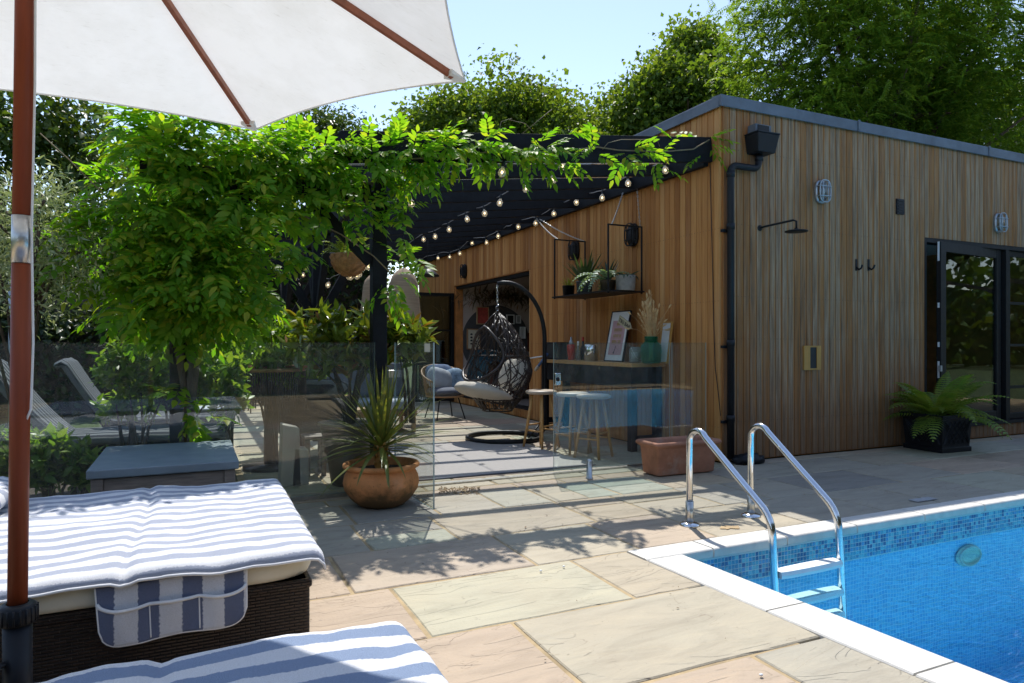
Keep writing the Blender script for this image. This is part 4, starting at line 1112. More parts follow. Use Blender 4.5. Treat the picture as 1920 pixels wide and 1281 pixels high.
m = MB(); m.tube([up(2.2) + q_, up(1.9) + q_ * 1.1, up(1.5) + q_ * .95, up(1.2) + q_ * 1.25, up(1.02) + q_ * 1.1, up(.98) + q_ * .5], .0032, 6); put("pull_cord", m, M['mdf'], um, True)

# ================================================================== daybeds with striped towels
def daybed(label, x0, x1, y0, y1, group):
    th = thing("daybed", label, "daybed", ((x0 + x1) / 2, (y0 + y1) / 2, 0), 0, group)
    m = MB(); m.box(x0 + .02, x1 - .035, y0 + .02, y1 - .035, .04, .318); put("base", m, M['wicker'], th, bevel=.012, seg=3)
    m = MB(); m.box(x0 + .012, x1 - .027, y0 + .012, y1 - .027, .285, .318); put("rim", m, M['wicker'], th, bevel=.012, seg=3)
    for a, b in ((x0 + .06, y0 + .06), (x1 - .09, y0 + .06), (x0 + .06, y1 - .09), (x1 - .09, y1 - .09)):
        m = MB(); m.box(a, a + .04, b, b + .04, .001, .039); put("foot", m, M['black_plastic'], th)
    m = MB(); nx, ny = 44, 24
    def sk(u, w):
        a = 2 * math.pi * u; 
        return None
    hx_, hy_ = (x1 - x0) / 2 - .008, (y1 - y0) / 2 - .008; cx, cy = (x0 + x1) / 2, (y0 + y1) / 2
    prof = [(-.03, .322), (-.008, .325), (0, .345), (.002, .375), (-.004, .402), (-.02, .416), (-.2, .418), (-.5, .418)]
    N = 96; v = []; f = []
    for (o_, z) in prof:
        for k in range(N):
            a = 2 * math.pi * k / N; ca, sa = math.cos(a), math.sin(a); e = .16
            X = (hx_ + o_) * math.copysign(abs(ca) ** e, ca); Y = (hy_ + o_) * math.copysign(abs(sa) ** e, sa)
            w_ = .004 * mnoise.noise(Vector((X * 7, Y * 7, z * 9)))
            v.append((cx + X + w_ * math.copysign(1, ca), cy + Y + w_, z + .006 * mnoise.noise(Vector((X * 4, Y * 4, 3)))))
    for i in range(len(prof) - 1):
        for k in range(N): f.append((i*N+k, i*N+(k+1) % N, (i+1)*N+(k+1) % N, (i+1)*N+k))
    m.add(v, f); mt = put("mattress", m, M['cream'], th, True)
    m = MB(); pp = [v[4*N + k] for k in range(N)]; m.tube(pp, .005, 5, closed=True); put("piping", m, M['cream'], mt, True)
    return th
def smooth(a, b, t):
    t = min(1, max(0, (t - a) / (b - a))); return t * t * (3 - 2 * t)
daybed("wide brown wicker daybed with cream mattress, farther from the camera", -1.72, .43, 2.615, 4.075, "wicker daybeds")
daybed("wide brown wicker daybed with cream mattress, nearest the camera", -1.72, .53, .42, 1.875, "wicker daybeds")
def terry(label, mat, x0, x1, y0, y1, zt, seed, creases_x=(), creases_y=(), amp=.010, over=.012, corner=0.0, lift=None):
    """towel lying on a mattress: it hangs over the long front edge and the right end"""
    th = thing("towel", label, "towel", ((x0 + x1) / 2, (y0 + y1) / 2, zt), 0, "striped towels on the daybeds")
    nx, ny = 150, 96
    def fn(u, w):
        x = x0 + (x1 - x0) * u; y = y0 + (y1 - y0) * w
        z = zt + amp * (1.0 * mnoise.noise(Vector((x * 3.2, y * 2.4, seed))) + .55 * mnoise.noise(Vector((x * 8, y * 5.5, seed + 4))) + .3 * mnoise.noise(Vector((x * 17, y * 12, seed + 9))))
        for c, dep in creases_x: 
            cc = c + .012 * math.sin(y * 4); z -= dep * math.exp(-((x - cc) / .022) ** 2) - dep * .5 * math.exp(-((x - cc) / .09) ** 2)
        for c, dep, lim in creases_y:
            if x < lim: z -= dep * math.exp(-((y - c - .01 * math.sin(x * 3)) / .012) ** 2) * smooth(lim, lim - .1, x)
        yy = y; xx = x
        # front edge: roll over
        r = .042
        if y < y0 + r + over:
            t = (y0 + r + over - y)
            s_ = min(t, r * 1.57); a = s_ / r
            yy = y0 + over * 0 + r + over - r * math.sin(a) ; z -= r * (1 - math.cos(a)); 
            if t > r * 1.57: z -= (t - r * 1.57); yy = y0 + over
            yy += .006 * mnoise.noise(Vector((x * 6, 2, seed)))
        if x > x1 - r - .03:
            t = x - (x1 - r - .03); s_ = min(t, r * 1.57); a = s_ / r
            xx = x1 - r - .03 + r * math.sin(a); z -= r * (1 - math.cos(a)) * 1.0
        if y > y1 - .07:
            t = (y - (y1 - .07)) / .07; z -= .035 * t * t
        return (xx, yy, z)
    m = MB(); m.grid(fn, nx, ny); o = put("cloth", m, M[mat], th, True)
    sd = o.modifiers.new("thick", 'SOLIDIFY'); sd.thickness = .008; sd.offset = -1
    sd2 = o.modifiers.new("sub", 'SUBSURF'); sd2.levels = 0; sd2.render_levels = 0
    m = MB(); m.tube([Vector(fn(k / nx, 0)) - UP * .003 for k in range(0, nx + 1, 2)], .0055, 6); put("edge_binding", m, M['white_cloth'], th, True)
    return th, fn
M['white_cloth'] = plain("white_cotton_tape", (.78, .78, .78), .9, var=.05, bump=.3, bscale=200)
t_far, fn_far = terry("blue and white striped towel spread over the farther daybed, pocket flap hanging at its side", 'towel', -1.60, .47, 2.555, 4.09, .442, 1.3, [(-.20, .014), (-1.02, .02)], [(3.42, .010, -.2)], amp=.013)
t_near, fn_near = terry("blue and white striped towel on the daybed nearest the camera", 'towel_near', -1.60, .565, .36, 1.895, .446, 5.1, [(-.08, .012)], [], amp=.014)
# the near towel folds down on its far long edge too; pocket flap of the far towel
fa, fb = at_y(178, 1080, 2.585), at_y(462, 1050, 2.585)
def flap(u, w):
    x = fa.x + (fb.x - fa.x) * u + (w * .012) * (1 - u)
    zt_ = .402 - .004 * math.sin(u * 9); h_ = .20 - .012 * u
    cr = .06
    corner = 0
    if u < .14: corner = (1 - math.sqrt(max(0, 1 - ((.14 - u) / .14) ** 2)))
    if u > .86: corner = (1 - math.sqrt(max(0, 1 - ((u - .86) / .14) ** 2)))
    z = zt_ - w * (h_ - .055 * corner)
    y = 2.594 + .010 * mnoise.noise(Vector((x * 9, z * 5, 2))) * w + .004 * mnoise.noise(Vector((x * 22, z * 9, 5))) - .006 * w
    return Vector((x, y, z))
m = MB(); m.grid(flap, 60, 26); fo = put("pocket_flap", m, M['towel_flap'], t_far, True); s_ = fo.modifiers.new("thick", 'SOLIDIFY'); s_.thickness = .006
m = MB(); edge = [flap(0, k / 12) for k in range(13)] + [flap(k / 40, 1) for k in range(1, 41)] + [flap(1, 1 - k / 12) for k in range(1, 13)]
m.tube([p + Vector((0, -.002, 0)) for p in edge], .0045, 6); put("flap_binding", m, M['white_cloth'], fo, True)
def pocket(u, w): 
    sagt = .016 * abs(math.sin(u * 3 * math.pi)) 
    p = flap(u, .40 + w * .56 + sagt * (1 - w)); puff = .014 * abs(math.sin(u * 3 * math.pi)) * (1 - .7 * w)
    return p + Vector((0, -.005 - puff, 0))
m = MB(); m.grid(pocket, 60, 14); put("pocket", m, M['towel_flap'], fo, True)
m = MB(); m.tube([pocket(k / 48, 0) + Vector((0, -.002, .003)) for k in range(49)], .006, 6)
put("pocket_hem", m, M['white_cloth'], fo, True)
for u in (1/3, 2/3): m = MB(); m.tube([pocket(u, k / 8) + Vector((0, -.001, 0)) for k in range(9)], .0025, 5); put("pocket_seam", m, M['white_cloth'], fo, True)
pil = at_z(2, 925, .52); th = thing("head_pillow", "rolled striped head pillow at the left end of the farther daybed", "pillow", pil)
m = MB(); m.ball((pil.x - .07, pil.y, .50), (.11, .45, .06), 20, 14, lambda d: 1 + .08 * mnoise.noise(d * 4)); put("cover", m, M['towel'], th, True)

# ================================================================== storage box
bx = thing("storage_box", "grey wooden storage box with smooth blue grey lid before the glass fence", "storage box", (-.15, 4.86, 0))
X0, X1, Y0, Y1 = -.535, .245, 4.37, 5.33
m = MB(); m.box(X0, X1, Y0, Y1, .448, .50); put("lid", m, M['slate_lid'], bx, bevel=.008)
for a, b in ((X0 + .02, Y0 + .02), (X1 - .08, Y0 + .02), (X0 + .02, Y1 - .08), (X1 - .08, Y1 - .08)):
    m = MB(); m.box(a, a + .06, b, b + .06, 0.0, .446); put("leg", m, M['grey_wood'], bx, bevel=.003)
for k in range(4):
    z0 = .04 + k * .102
    for s_ in (0, 1):
        m = MB(); yy = Y0 + .03 if s_ == 0 else Y1 - .055; m.box(X0 + .081, X1 - .081, yy, yy + .025, z0, z0 + .096); put("plank", m, M['grey_wood'], bx, bevel=.002)
        m = MB(); xx = X1 - .055 if s_ == 0 else X0 + .03; m.box(xx, xx + .025, Y0 + .081, Y1 - .081, z0, z0 + .096); put("plank", m, M['grey_wood'], bx, bevel=.002)

# ================================================================== pots on the paving
bp = at_z(724, 900); bc = Vector((1.262, 5.0, 0))
bowl = thing("terracotta_bowl", "round weathered terracotta bowl planted with spiky leaves by the glass gate", "plant pot", bc)
m = MB(); m.lathe([(0, .004), (.15, .004), (.175, .015), (.225, .06), (.268, .125), (.278, .175), (.268, .225), (.248, .262), (.243, .272), (.262, .278), (.278, .288), (.281, .302), (.274, .314), (.255, .316), (.244, .306), (.236, .25), (.2, .24), (0, .245)], n=48)
m.v = [(x * (1 + .006 * math.sin(3 * z)), y, z) for x, y, z in m.v]; put("bowl", m, M['terra'], bowl, True, local=True)
m = MB(); m.lathe([(.0, .27), (.12, .262), (.236, .256)], n=24); put("soil", m, M['soil'], bowl, True, local=True)
tr_l = at_z(1197, 888); tr_c = at_z(1233, 897); tr_r = at_z(1347, 886)
tg = thing("terracotta_trough", "rectangular salt stained terracotta trough planter with a rolled rim by the wall", "planter", (4.05, 5.03, 0))
ux = (tr_r - tr_c).normalized(); ux = Vector((ux.x, ux.y, 0)); uy = Vector((-ux.y, ux.x, 0))
o_ = Vector((tr_c.x, tr_c.y, 0)); L_ = (tr_r - tr_c).length - .01; W_ = .28
def loop(z, k, r=.03):
    q = []
    for (cx, cy, a0) in ((k, k, math.pi), (L_ - k, k, 1.5 * math.pi), (L_ - k, W_ - k, 0), (k, W_ - k, .5 * math.pi)):
        for i in range(4):
            a = a0 + i / 3 * math.pi / 2; rr = .022
            q.append(o_ + ux * (cx + math.cos(a) * rr) + uy * (cy + math.sin(a) * rr) + UP * z)
    return q
m = MB(); rings = [loop(.012, .045), loop(.02, .04), (loop(.25, .022)), loop(.262, .012), loop(.272, -.003), loop(.288, -.012), loop(.304, -.006), loop(.312, .006), loop(.308, .028), loop(.29, .04), loop(.22, .04)]
v = [p for r in rings for p in r]; n = 16
m.add(v, [(i*n+j, i*n+(j+1) % n, (i+1)*n+(j+1) % n, (i+1)*n+j) for i in range(len(rings)-1) for j in range(n)] + [tuple(range(n))[::-1]]); put("trough", m, M['terra_pale'], tg, True)
m = MB(); m.add(loop(.235, .041), [tuple(range(16))]); put("soil", m, M['soil'], tg)
m = MB()
for a in (.07, L_ - .12):
    for b in (.06, W_ - .11): c = o_ + ux * a + uy * b; m.hexa([c, c + ux*.06, c + ux*.06 + uy*.05, c + uy*.05], [q + UP*.0119 for q in (c, c + ux*.06, c + ux*.06 + uy*.05, c + uy*.05)])
put("foot", m, M['terra_pale'], tg)
# square planter with fern
fp = at_z(1768, 852); pc = Vector((7.60, 4.955, 0))
sq = thing("square_planter", "dark square planter with a lattice relief holding a wide fern", "planter", pc, math.radians(-3))
def sqr(z, h): return [(-h, -h, z), (h, -h, z), (h, h, z), (-h, h, z)]
m = MB(); rg = [(0.0, .235), (.05, .235), (.055, .222), (.075, .222), (.36, .24), (.365, .262), (.405, .265), (.41, .255), (.41, .235), (.35, .225)]
v = [p for z, h in rg for p in sqr(z, h)]
m.add(v, [(i*4+j, i*4+(j+1) % 4, (i+1)*4+(j+1) % 4, (i+1)*4+j) for i in range(len(rg)-1) for j in range(4)] + [(0, 3, 2, 1), tuple(len(v) - 4 + j for j in range(4))]); put("box", m, M['black_plastic'], sq, local=True, bevel=.004)
m = MB()
for side in range(4):
    ca, sa = math.cos(side*math.pi/2), math.sin(side*math.pi/2)
    for k in range(-3, 4):
        for s_ in (-1, 1):
            pts = []
            for t in (0, 1):
                a = k * .075 + s_ * (t - .5) * .24; z = .09 + t * .25
                a = max(-.205, min(.205, a)); h = .223 + (z - .075) * .0632 + .003
                pts.append((a * ca + h * sa, a * sa - h * ca, z))
            m.tube(pts, .006, 4)
put("lattice", m, M['black_plastic'], sq, local=True)
m = MB(); m.add(sqr(.37, .226), [(0, 1, 2, 3)]); put("soil", m, M['soil'], sq, local=True)
# white card lying on the paving, spilled gravel, puddle stain, pebbles
w_ = at_z(1730, 939); m = MB(); m.box(w_.x - .10, w_.x + .13, w_.y - .03, w_.y + .045, .004, .009); tag(put("skimmer_cover", m, M['grey_print']), "small pale rectangular cover set in the shaded paving beside the coping", "cover")
gm = MB()
for k in range(260):
    c = at_z(ru(822, 900), ru(914, 928)); s_ = ru(.003, .009); c += Vector((0, 0, .003 + s_ * .5))
    gm.ball((c.x, c.y, c.z), (s_, s_ * ru(.6, 1), s_ * .6), 5, 3)
o = put("gravel", gm, M['gravel']); tag(o, "scatter of tan gravel spilled on the paving at the glass gate", "gravel", kind="stuff")
for (a, b, l) in ((1014, 1072, "small white pebble on the large green grey slab, left of the pair"), (1057, 1064, "small white pebble on the large green grey slab, right of the pair"), (1427, 1268, "white pebble on the pink slab near the pool coping")):
    c = at_z(a, b, .004); m = MB(); m.ball((c.x, c.y, .009), (.008, .0065, .005), 10, 6); tag(put("pebble", m, M['white_paint'], None, True), l, "pebble", "white pebbles on the paving")
st_ = at_z(1368, 990, 0); m = MB(); n = 22
m.add([(st_.x + (.075 + .06 * mnoise.noise(Vector((math.cos(2*math.pi*k/n)*2, math.sin(2*math.pi*k/n)*2, 4)))) * math.cos(2*math.pi*k/n), st_.y + (.035 + .035 * mnoise.noise(Vector((math.cos(2*math.pi*k/n)*3, math.sin(2*math.pi*k/n)*3, 9)))) * math.sin(2*math.pi*k/n), .0042) for k in range(n)], [tuple(range(n))])
o = put("water_stain", m, plain("wet_stone", (.36, .255, .13), .5, var=.35)); tag(o, "small brown wet patch on the paving between the ladder and the coping", "puddle")
rug = thing("rug", "flat woven checked rug on the paving under the pergola", "rug", (2.5, 6.7, 0))
m = MB(); m.box(1.65, 3.55, 5.72, 7.7, .004, .011); put("pile", m, M['rug'], rug)
m = MB(); m.box(1.64, 3.56, 5.70, 5.719, .004, .012); put("rug_border", m, M['grey_cloth'], rug); m = MB(); m.box(1.64, 3.56, 7.701, 7.72, .004, .012); put("rug_border", m, M['grey_cloth'], rug)
# ================================================================== bar shelf along the cedar wall
BZ = .975; BXF = 4.32; BY0, BY1 = 6.18, 8.42
bar = thing("bar_table", "black framed bar table with honey wood top along the cedar wall", "bar table", (4.55, 7.3, 0))
m = MB(); m.box(BXF, XA - .004, BY0, BY1, BZ - .042, BZ); put("top", m, M['pine'], bar, bevel=.004)
for (a, b) in ((BXF + .03, BY0 + .05), (XA - .10, BY0 + .05), (BXF + .03, BY1 - .13), (XA - .10, BY1 - .13)):
    m = MB(); m.box(a, a + .08, b, b + .08, 0, BZ - .043); put("leg", m, M['black'], bar, bevel=.003)
m = MB(); m.box(BXF + .045, XA - .05, BY0 + .132, BY1 - .132, .70, BZ - .0435); put("apron", m, M['black'], bar)
for yy in (BY0 + .055, BY1 - .085):
    m = MB(); m.box(BXF + .112, XA - .102, yy, yy + .05, .10, .17); put("rail", m, M['black'], bar)
def on_bar(px, x=4.52): p = at_x(px, 680, x); return Vector((p.x, p.y, BZ))
c = on_bar(1047); th = thing("speaker", "small black box speaker at the far end of the bar", "speaker", c)
m = MB(); m.box(c.x - .13, c.x + .10, c.y - .17, c.y + .17, BZ + .001, BZ + .235); put("cabinet", m, M['black_plastic'], th, bevel=.008)
m = MB(); m.box(c.x - .136, c.x - .131, c.y - .15, c.y + .15, BZ + .02, BZ + .215); put("grille", m, M['ink'], th)
def bottle(label, px, prof, mat, x=4.50, cap=None, capmat='galv', cat="bottle", name="bottle", body='body', n=18):
    c = on_bar(px, x); th = thing(name, label, cat, c)
    m = MB(); m.lathe([(r, z + .001) for r, z in prof], n=n); put(body, m, M[mat], th, True, local=True)
    if cap: m = MB(); m.lathe(cap, n=n); put("cap", m, M[capmat], th, True, local=True)
    return th
bottle("tall red patterned cocktail shaker bottle on the bar", 1071, [(0, 0), (.036, 0), (.042, .01), (.05, .1), (.056, .18), (.05, .2), (.03, .205), (0, .205)], 'red_glass', cap=[(.028, .207), (.034, .22), (.022, .25), (.012, .27), (.012, .3), (0, .305)])
bottle("small clear bottle beside the red shaker", 1084, [(0, 0), (.03, 0), (.032, .06), (.03, .11), (.012, .14), (.012, .19), (0, .19)], 'clear_bottle', cap=[(.014, .19), (.014, .24), (0, .25)], capmat='white_paint')
bottle("dark bottle with red neck standing behind the small clear bottle", 1093, [(0, 0), (.036, 0), (.036, .15), (.014, .2), (.014, .25), (0, .25)], 'black_plastic', 4.64, cap=[(.016, .25), (.016, .3), (0, .3)], capmat='red_glass')
bottle("polished cylindrical metal tin between the bottles and the print", 1108, [(0, 0), (.085, 0), (.085, .20), (.08, .205), (.0, .205)], 'steel', name="tin", cat="tin")
c = on_bar(1192, 4.50); th = thing("lantern_jar", "glass jar with wire handle holding a white candle", "jar", c)
m = MB(); m.lathe([(0, .001), (.07, .001), (.074, .01), (.074, .15), (.06, .165), (.06, .18), (.056, .18), (.056, .165), (.07, .148), (.07, .01), (0, .008)], n=20); put("glass_jar", m, M['clear_bottle'], th, True, local=True)
m = MB(); m.lathe([(0, .012), (.05, .012), (.05, .12), (.0, .118)], n=16); put("candle", m, M['white_paint'], th, True, local=True)
m = MB(); m.tube([(-.062, 0, .172)] + [(-.074 * math.cos(a), -.03 - .05 * math.sin(a), .17 - .13 * math.sin(a)) for a in [k * math.pi / 8 for k in range(1, 8)]] + [(.062, 0, .172)], .0025, 5); put("handle", m, M['dull_steel'], th, True, local=True)
# framed pink print leaning on the wall
def framed(label, px0, px1, x, w, h, lean, fmat, mount, inner, name="framed_print", fw=.012):
    p0 = at_x(px0, 680, x); cy = p0.y
    th = thing(name, label, "picture frame", (x, cy, BZ + .001))
    tilt = Matrix.Rotation(lean, 4, 'Y'); 
    def pl(mb): mb.v = [tuple(tilt @ Vector(q)) for q in mb.v]; return mb
    m = MB(); m.box(-.012, .012, -w/2, -w/2 + fw, 0, h); m.box(-.012, .012, w/2 - fw, w/2, 0, h); m.box(-.012, .012, -w/2 + fw, w/2 - fw, 0, fw); m.box(-.012, .012, -w/2 + fw, w/2 - fw, h - fw, h)
    put("frame", pl(m), fmat, th, local=True)
    m = MB(); m.box(-.004, .008, -w/2 + fw, w/2 - fw, fw, h - fw); put("mount", pl(m), mount, th, local=True)
    return th, pl
pr, tl = framed("pale framed pink print with gold lettering leaning on the wall above the bar", 1150, 0, 4.56, .40, .62, .20, M['black_metal'], M['mdf'], None)
m = MB(); m.box(-.008, -.0042, -.135, .135, .08, .50); put("print", tl(m), M['pink_print'], pr, local=True)
# the print's words are too small to read in the photograph: rows of gold strokes
m = MB(); r_ = random.Random(3)
for (z, n, w) in ((.44, 4, .09), (.37, 6, .17), (.295, 6, .17), (.225, 8, .19)):
    for k in range(n):
        yk = w / 2 - w * (k + .5) / n; ww = w / n * .72
        m.box(-.0095, -.0082, yk - ww/2, yk - ww/2 + .006, z, z + .036); 
        if r_.random() < .8: m.box(-.0095, -.0082, yk + ww/2 - .006, yk + ww/2, z, z + .036)
        for zz in r_.sample([z, z + .015, z + .031], 2): m.box(-.0095, -.0082, yk - ww/2 + .0061, yk + ww/2 - .0061, zz, zz + .005)
    if n in (6, 8): m.box(-.0095, -.0082, -w/2, w/2, z - .012, z - .008)
put("lettering", tl(m), M['gold_ink'], pr, local=True)
m = MB(); m.tube([(-.009, -.01, .19), (-.009, .005, .13), (-.009, .02, .11)], .003, 5); m.ball((-.009, .02, .105), (.003, .012, .012), 8, 6); put("motif", tl(m), M['ink'], pr, local=True)
fr2, tl = framed("plain pale picture frame leaning behind the green vase", 1243, 0, 4.66, .17, .46, .14, M['gold_wood'], M['mdf'], None, "picture_frame", .014)
# arrow sign hung on the print
sg = at_x(1172, 606, 4.475); an = math.radians(-24)
si = thing("arrow_sign", "little tilted wooden arrow sign reading TIKI BAR hooked on the print's corner", "sign", sg)
def R2(a, z): return (0, -(a * math.cos(an) - z * math.sin(an)), a * math.sin(an) + z * math.cos(an))
m = MB(); m.prism([R2(-.125, -.045), R2(.10, -.045), R2(.145, 0), R2(.10, .045), R2(-.125, .045)], (-.012, 0, 0)); put("board", m, plain("sign_wood", (.42, .38, .25), .7, stretch=(3, 3, 14)), si, local=True)
for txt, a0 in (("TIKI", -.115), ("BAR", .012)):
    cu = bpy.data.curves.new("lettering", 'FONT'); cu.body = txt; cu.size = .066; cu.extrude = .0012; cu.space_character = .95
    o = bpy.data.objects.new("lettering", cu); col.objects.link(o); cu.materials.append(M['ink']); o.parent = si
    X = Vector(R2(1, 0)) - Vector(R2(0, 0)); Y = Vector(R2(0, 1)) - Vector(R2(0, 0)); Z = X.cross(Y)
    mm = Matrix((X, Y, Z)).transposed().to_4x4(); mm.translation = Vector(R2(a0, -.023)) + Vector((-.0135, 0, 0))
    me = bpy.data.meshes.new_from_object(o); bpy.data.objects.remove(o); o = link("lettering", me, si); o.matrix_basis = mm
# green vase with dried grass
vc = on_bar(1221, 4.52); va = thing("vase", "ribbed green glass vase holding tall dried grasses on the bar", "vase", vc)
m = MB(); pr_ = [(0, .002), (.09, .002), (.104, .02), (.113, .13), (.108, .20), (.072, .235), (.064, .242), (.066, .285), (.072, .29), (.068, .295)]
m.lathe(pr_, n=36); m.v = [(x * (1 + .02 * math.cos(12 * math.atan2(y, x))), y * (1 + .02 * math.cos(12 * math.atan2(y, x))), z) for x, y, z in m.v]
put("glass_body", m, M['green_glass'], va, True, local=True)
m = MB()
for z in (.248, .264, .28): m.tube([(.071 * math.cos(k*math.pi/12), .071 * math.sin(k*math.pi/12), z) for k in range(24)], .005, 5, closed=True)
put("neck_ring", m, M['green_glass'], va, True, local=True)
dg = thing("dried_grass", "bunch of pale dried bunny tail grasses standing in the green vase", "dried grass", vc)
st_m, hd_m = MB(), MB()
for k in range(84):
    a = ru(0, 6.28); sp = abs(random.gauss(0, .5)); h = ru(.42, .80) * (1 - .25 * min(1, sp)); 
    side = sp * .30; tip = Vector((side * math.cos(a) * .7, side * math.sin(a) * 1.15 + .03, h)); b0 = Vector((.03 * math.cos(a + 2), .03 * math.sin(a + 2), .03)); mid = Vector((.04 * math.cos(a), .04 * math.sin(a), .29))
    p = [b0, mid, mid.lerp(tip, .55) + Vector((0, 0, .03)), tip]; st_m.tube(p, .0017, 4, False)
    if random.random() < .7:
        d = (tip - p[2]).normalized(); hd_m.tube([tip - d * .012, tip + d * .008, tip + d * .03, tip + d * .05 - UP * .004], [.003, .009, .009, .002], 6)
    else:
        for q in range(7): e = tip.lerp(p[2], q * .09); hd_m.tube([e, e + Vector((ru(-.02, .02), ru(-.02, .02), ru(.01, .03)))], .0016, 3, False)
put("stems", st_m, M['dry_grass'], dg, local=True); put("seed_heads", hd_m, M['dry_grass'], dg, True, local=True)
# blue handled tool poking out from the bar end
a, b = at_x(1004, 694, 4.30), at_x(1026, 664, 4.30)
th = thing("bottle_brush", "slim blue handled brush sticking out at the far end of the bar", "brush", a)
m = MB(); m.tube([a.lerp(b, .28), b], .018, 8); put("handle", m, M['blue_plastic'], th, True); m = MB(); m.tube([a, a.lerp(b, .28)], .022, 8); put("tip", m, M['linen'], th, True)
m = MB(); m.tube([at_x(993, 672, 4.3), at_x(1019, 668, 4.3)], .010, 8); put("crossbar", m, M['white_paint'], th, True)

# ================================================================== bar stools
def stool(label, c, rz):
    th = thing("bar_stool", label, "bar stool", (c[0], c[1], 0), rz, "wooden bar stools at the bar")
    m = MB(); m.lathe([(0, .615), (.15, .615), (.175, .622), (.182, .637), (.176, .652), (.15, .66), (.08, .656), (0, .654)], n=32); put("seat", m, M['seat_wood'], th, True, local=True)
    tops, feet = [], []
    for k in range(4):
        a = math.pi / 4 + k * math.pi / 2; t, f_ = Vector((.10 * math.cos(a), .10 * math.sin(a), .616)), Vector((.205 * math.cos(a), .205 * math.sin(a), 0)); tops.append(t); feet.append(f_)
        m = MB(); m.tube([f_, f_.lerp(t, .5), t], [.014, .0175, .0155], 10); put("leg", m, M['pine'], th, True, local=True)
    for k in range(4):
        z = .20 if k % 2 else .26; q = z / .616; m = MB(); m.tube([feet[k].lerp(tops[k], q), feet[(k+1) % 4].lerp(tops[(k+1) % 4], q)], .010, 8); put("rung", m, M['pine'], th, True, local=True)
    return th
s1 = at_z(1015, 733, .65); s3 = at_z(1113, 741, .65); s2 = at_z(1074, 737, .65)
stool("round wooden bar stool clear of the glass, beside the egg chair stand", s1, .35)
stool("round wooden bar stool in the middle, half hidden by its neighbour behind the glass", s2, .1)
stool("round wooden bar stool nearest the pool, seen through the latched glass panel", s3, .5)

# ================================================================== hanging shelf with pots
SH0, SH1, SX = 6.57, 7.84, 4.27
def sz(y): return 1.79
shf = thing("hanging_shelf", "black metal shelf hung by chains against the cedar wall, lined with pot plants", "shelf", (4.5, 7.2, 1.8))
m = MB(); m.box(SX - .02, XA - .035, SH0 - .04, SH1 + .04, 1.785, 1.803); put("board", m, M['black_metal'], shf)
for yy in (SH0, SH1):
    m = MB(); zz = 2.54
    m.beam((SX, yy, 1.77), (SX, yy, zz), .016, .016, (0, 1, 0)); m.beam((XA - .05, yy, 1.77), (XA - .05, yy, zz), .016, .016, (0, 1, 0)); m.beam((SX - .008, yy, zz + .0081), (XA - .042, yy, zz + .0081), .016, .016)
    put("hanger_frame", m, M['black_metal'], shf)
def chain(p, q, n=None, s_=.030):
    p, q = Vector(p), Vector(q); d = (q - p); n = n or max(3, int(d.length / (s_ * .8))); m = MB(); t = d.normalized(); u = t.orthogonal().normalized(); w = t.cross(u)
    for k in range(n):
        c = p + d * ((k + .5) / n) - UP * (.03 * d.length * 4 * ((k + .5) / n) * (1 - (k + .5) / n)) * (0 if abs(t.z) > .97 else 1); a = u if k % 2 else w
        m.tube([c + t * math.cos(f) * s_ * .52 + a * math.sin(f) * s_ * .24 for f in [i * math.pi / 4 for i in range(8)]], .0035, 4, closed=True)
    return m
for (pa, pb_) in (((SX + .05, SH1, 2.555), at_x(1006, 410, 4.45)), ((XA - .06, SH1, 2.555), at_x(1012, 411, 4.47)), ((SX + .05, SH0, 2.555), at_x(1168, 362, 4.68)), ((XA - .07, SH0, 2.555), (XA - .07, SH0 + .06, 3.0))):
    put("chain", chain(pa, pb_), M['dull_steel'], shf)
def blade(mb, base, d, L, w, droop, n=7, fold=.3, twist=0.0, upv=UP, side=None):
    """a strap leaf: an arching folded strip"""
    d = Vector(d).normalized(); s_ = side or d.cross(UP)
    if s_.length < .1: s_ = d.cross(Vector((1, 0, 0)))
    s_.normalize(); v = []; p = Vector(base); cur = d.copy()
    for i in range(n + 1):
        t = i / n; ww = w * (min(1, .55 + t * 3) * (1 - t ** 2.2) + .02) / 2; nn = s_.cross(cur).normalized()
        v += [p - s_ * ww + nn * ww * fold, p.copy(), p + s_ * ww + nn * ww * fold]
        cur = (cur + Vector((0, 0, -droop / n * (.3 + 1.4 * t)))).normalized(); p = p + cur * L / n
    mb.add(v, [(i*3+j, i*3+j+1, (i+1)*3+j+1, (i+1)*3+j) for i in range(n) for j in range(2)])
def shelf_pot(label, px, r, h, mat, x=4.50, taper=.86):
    p = at_x(px, 540, x); c = Vector((x, p.y, 1.804)); th = thing("plant_pot", label, "plant pot", c, 0, "pot plants on the hanging shelf")
    m = MB(); m.lathe([(0, 0), (r * taper, 0), (r, h), (r * 1.03, h), (r * 1.03, h + .008), (r * .93, h + .008), (r * .9, h - .015), (0, h - .018)], n=24); put("pot", m, M[mat], th, True, local=True)
    return th, h
def leaves(th, mat, n, fn, nm="leaf"):
    for k in range(n):
        m = MB(); fn(m, k); put(nm, m, M[mat], th, True, local=True)
th, h = shelf_pot("small black pot of lime green grass at the far end of the shelf", 1066, .082, .145, 'black_plastic')
leaves(th, 'lime_grass', 34, lambda m, k: blade(m, (ru(-.03, .03), ru(-.03, .03), h - .02), (math.cos(k * 2.4) * ru(.3, 1.1), math.sin(k * 2.4) * ru(.3, 1.1), 1), ru(.12, .26), .012, ru(.6, 2.2), 5))
th, h = shelf_pot("smooth grey pot of dark spiky aloe on the shelf", 1096, .105, .17, 'grey_cloth', 4.52)
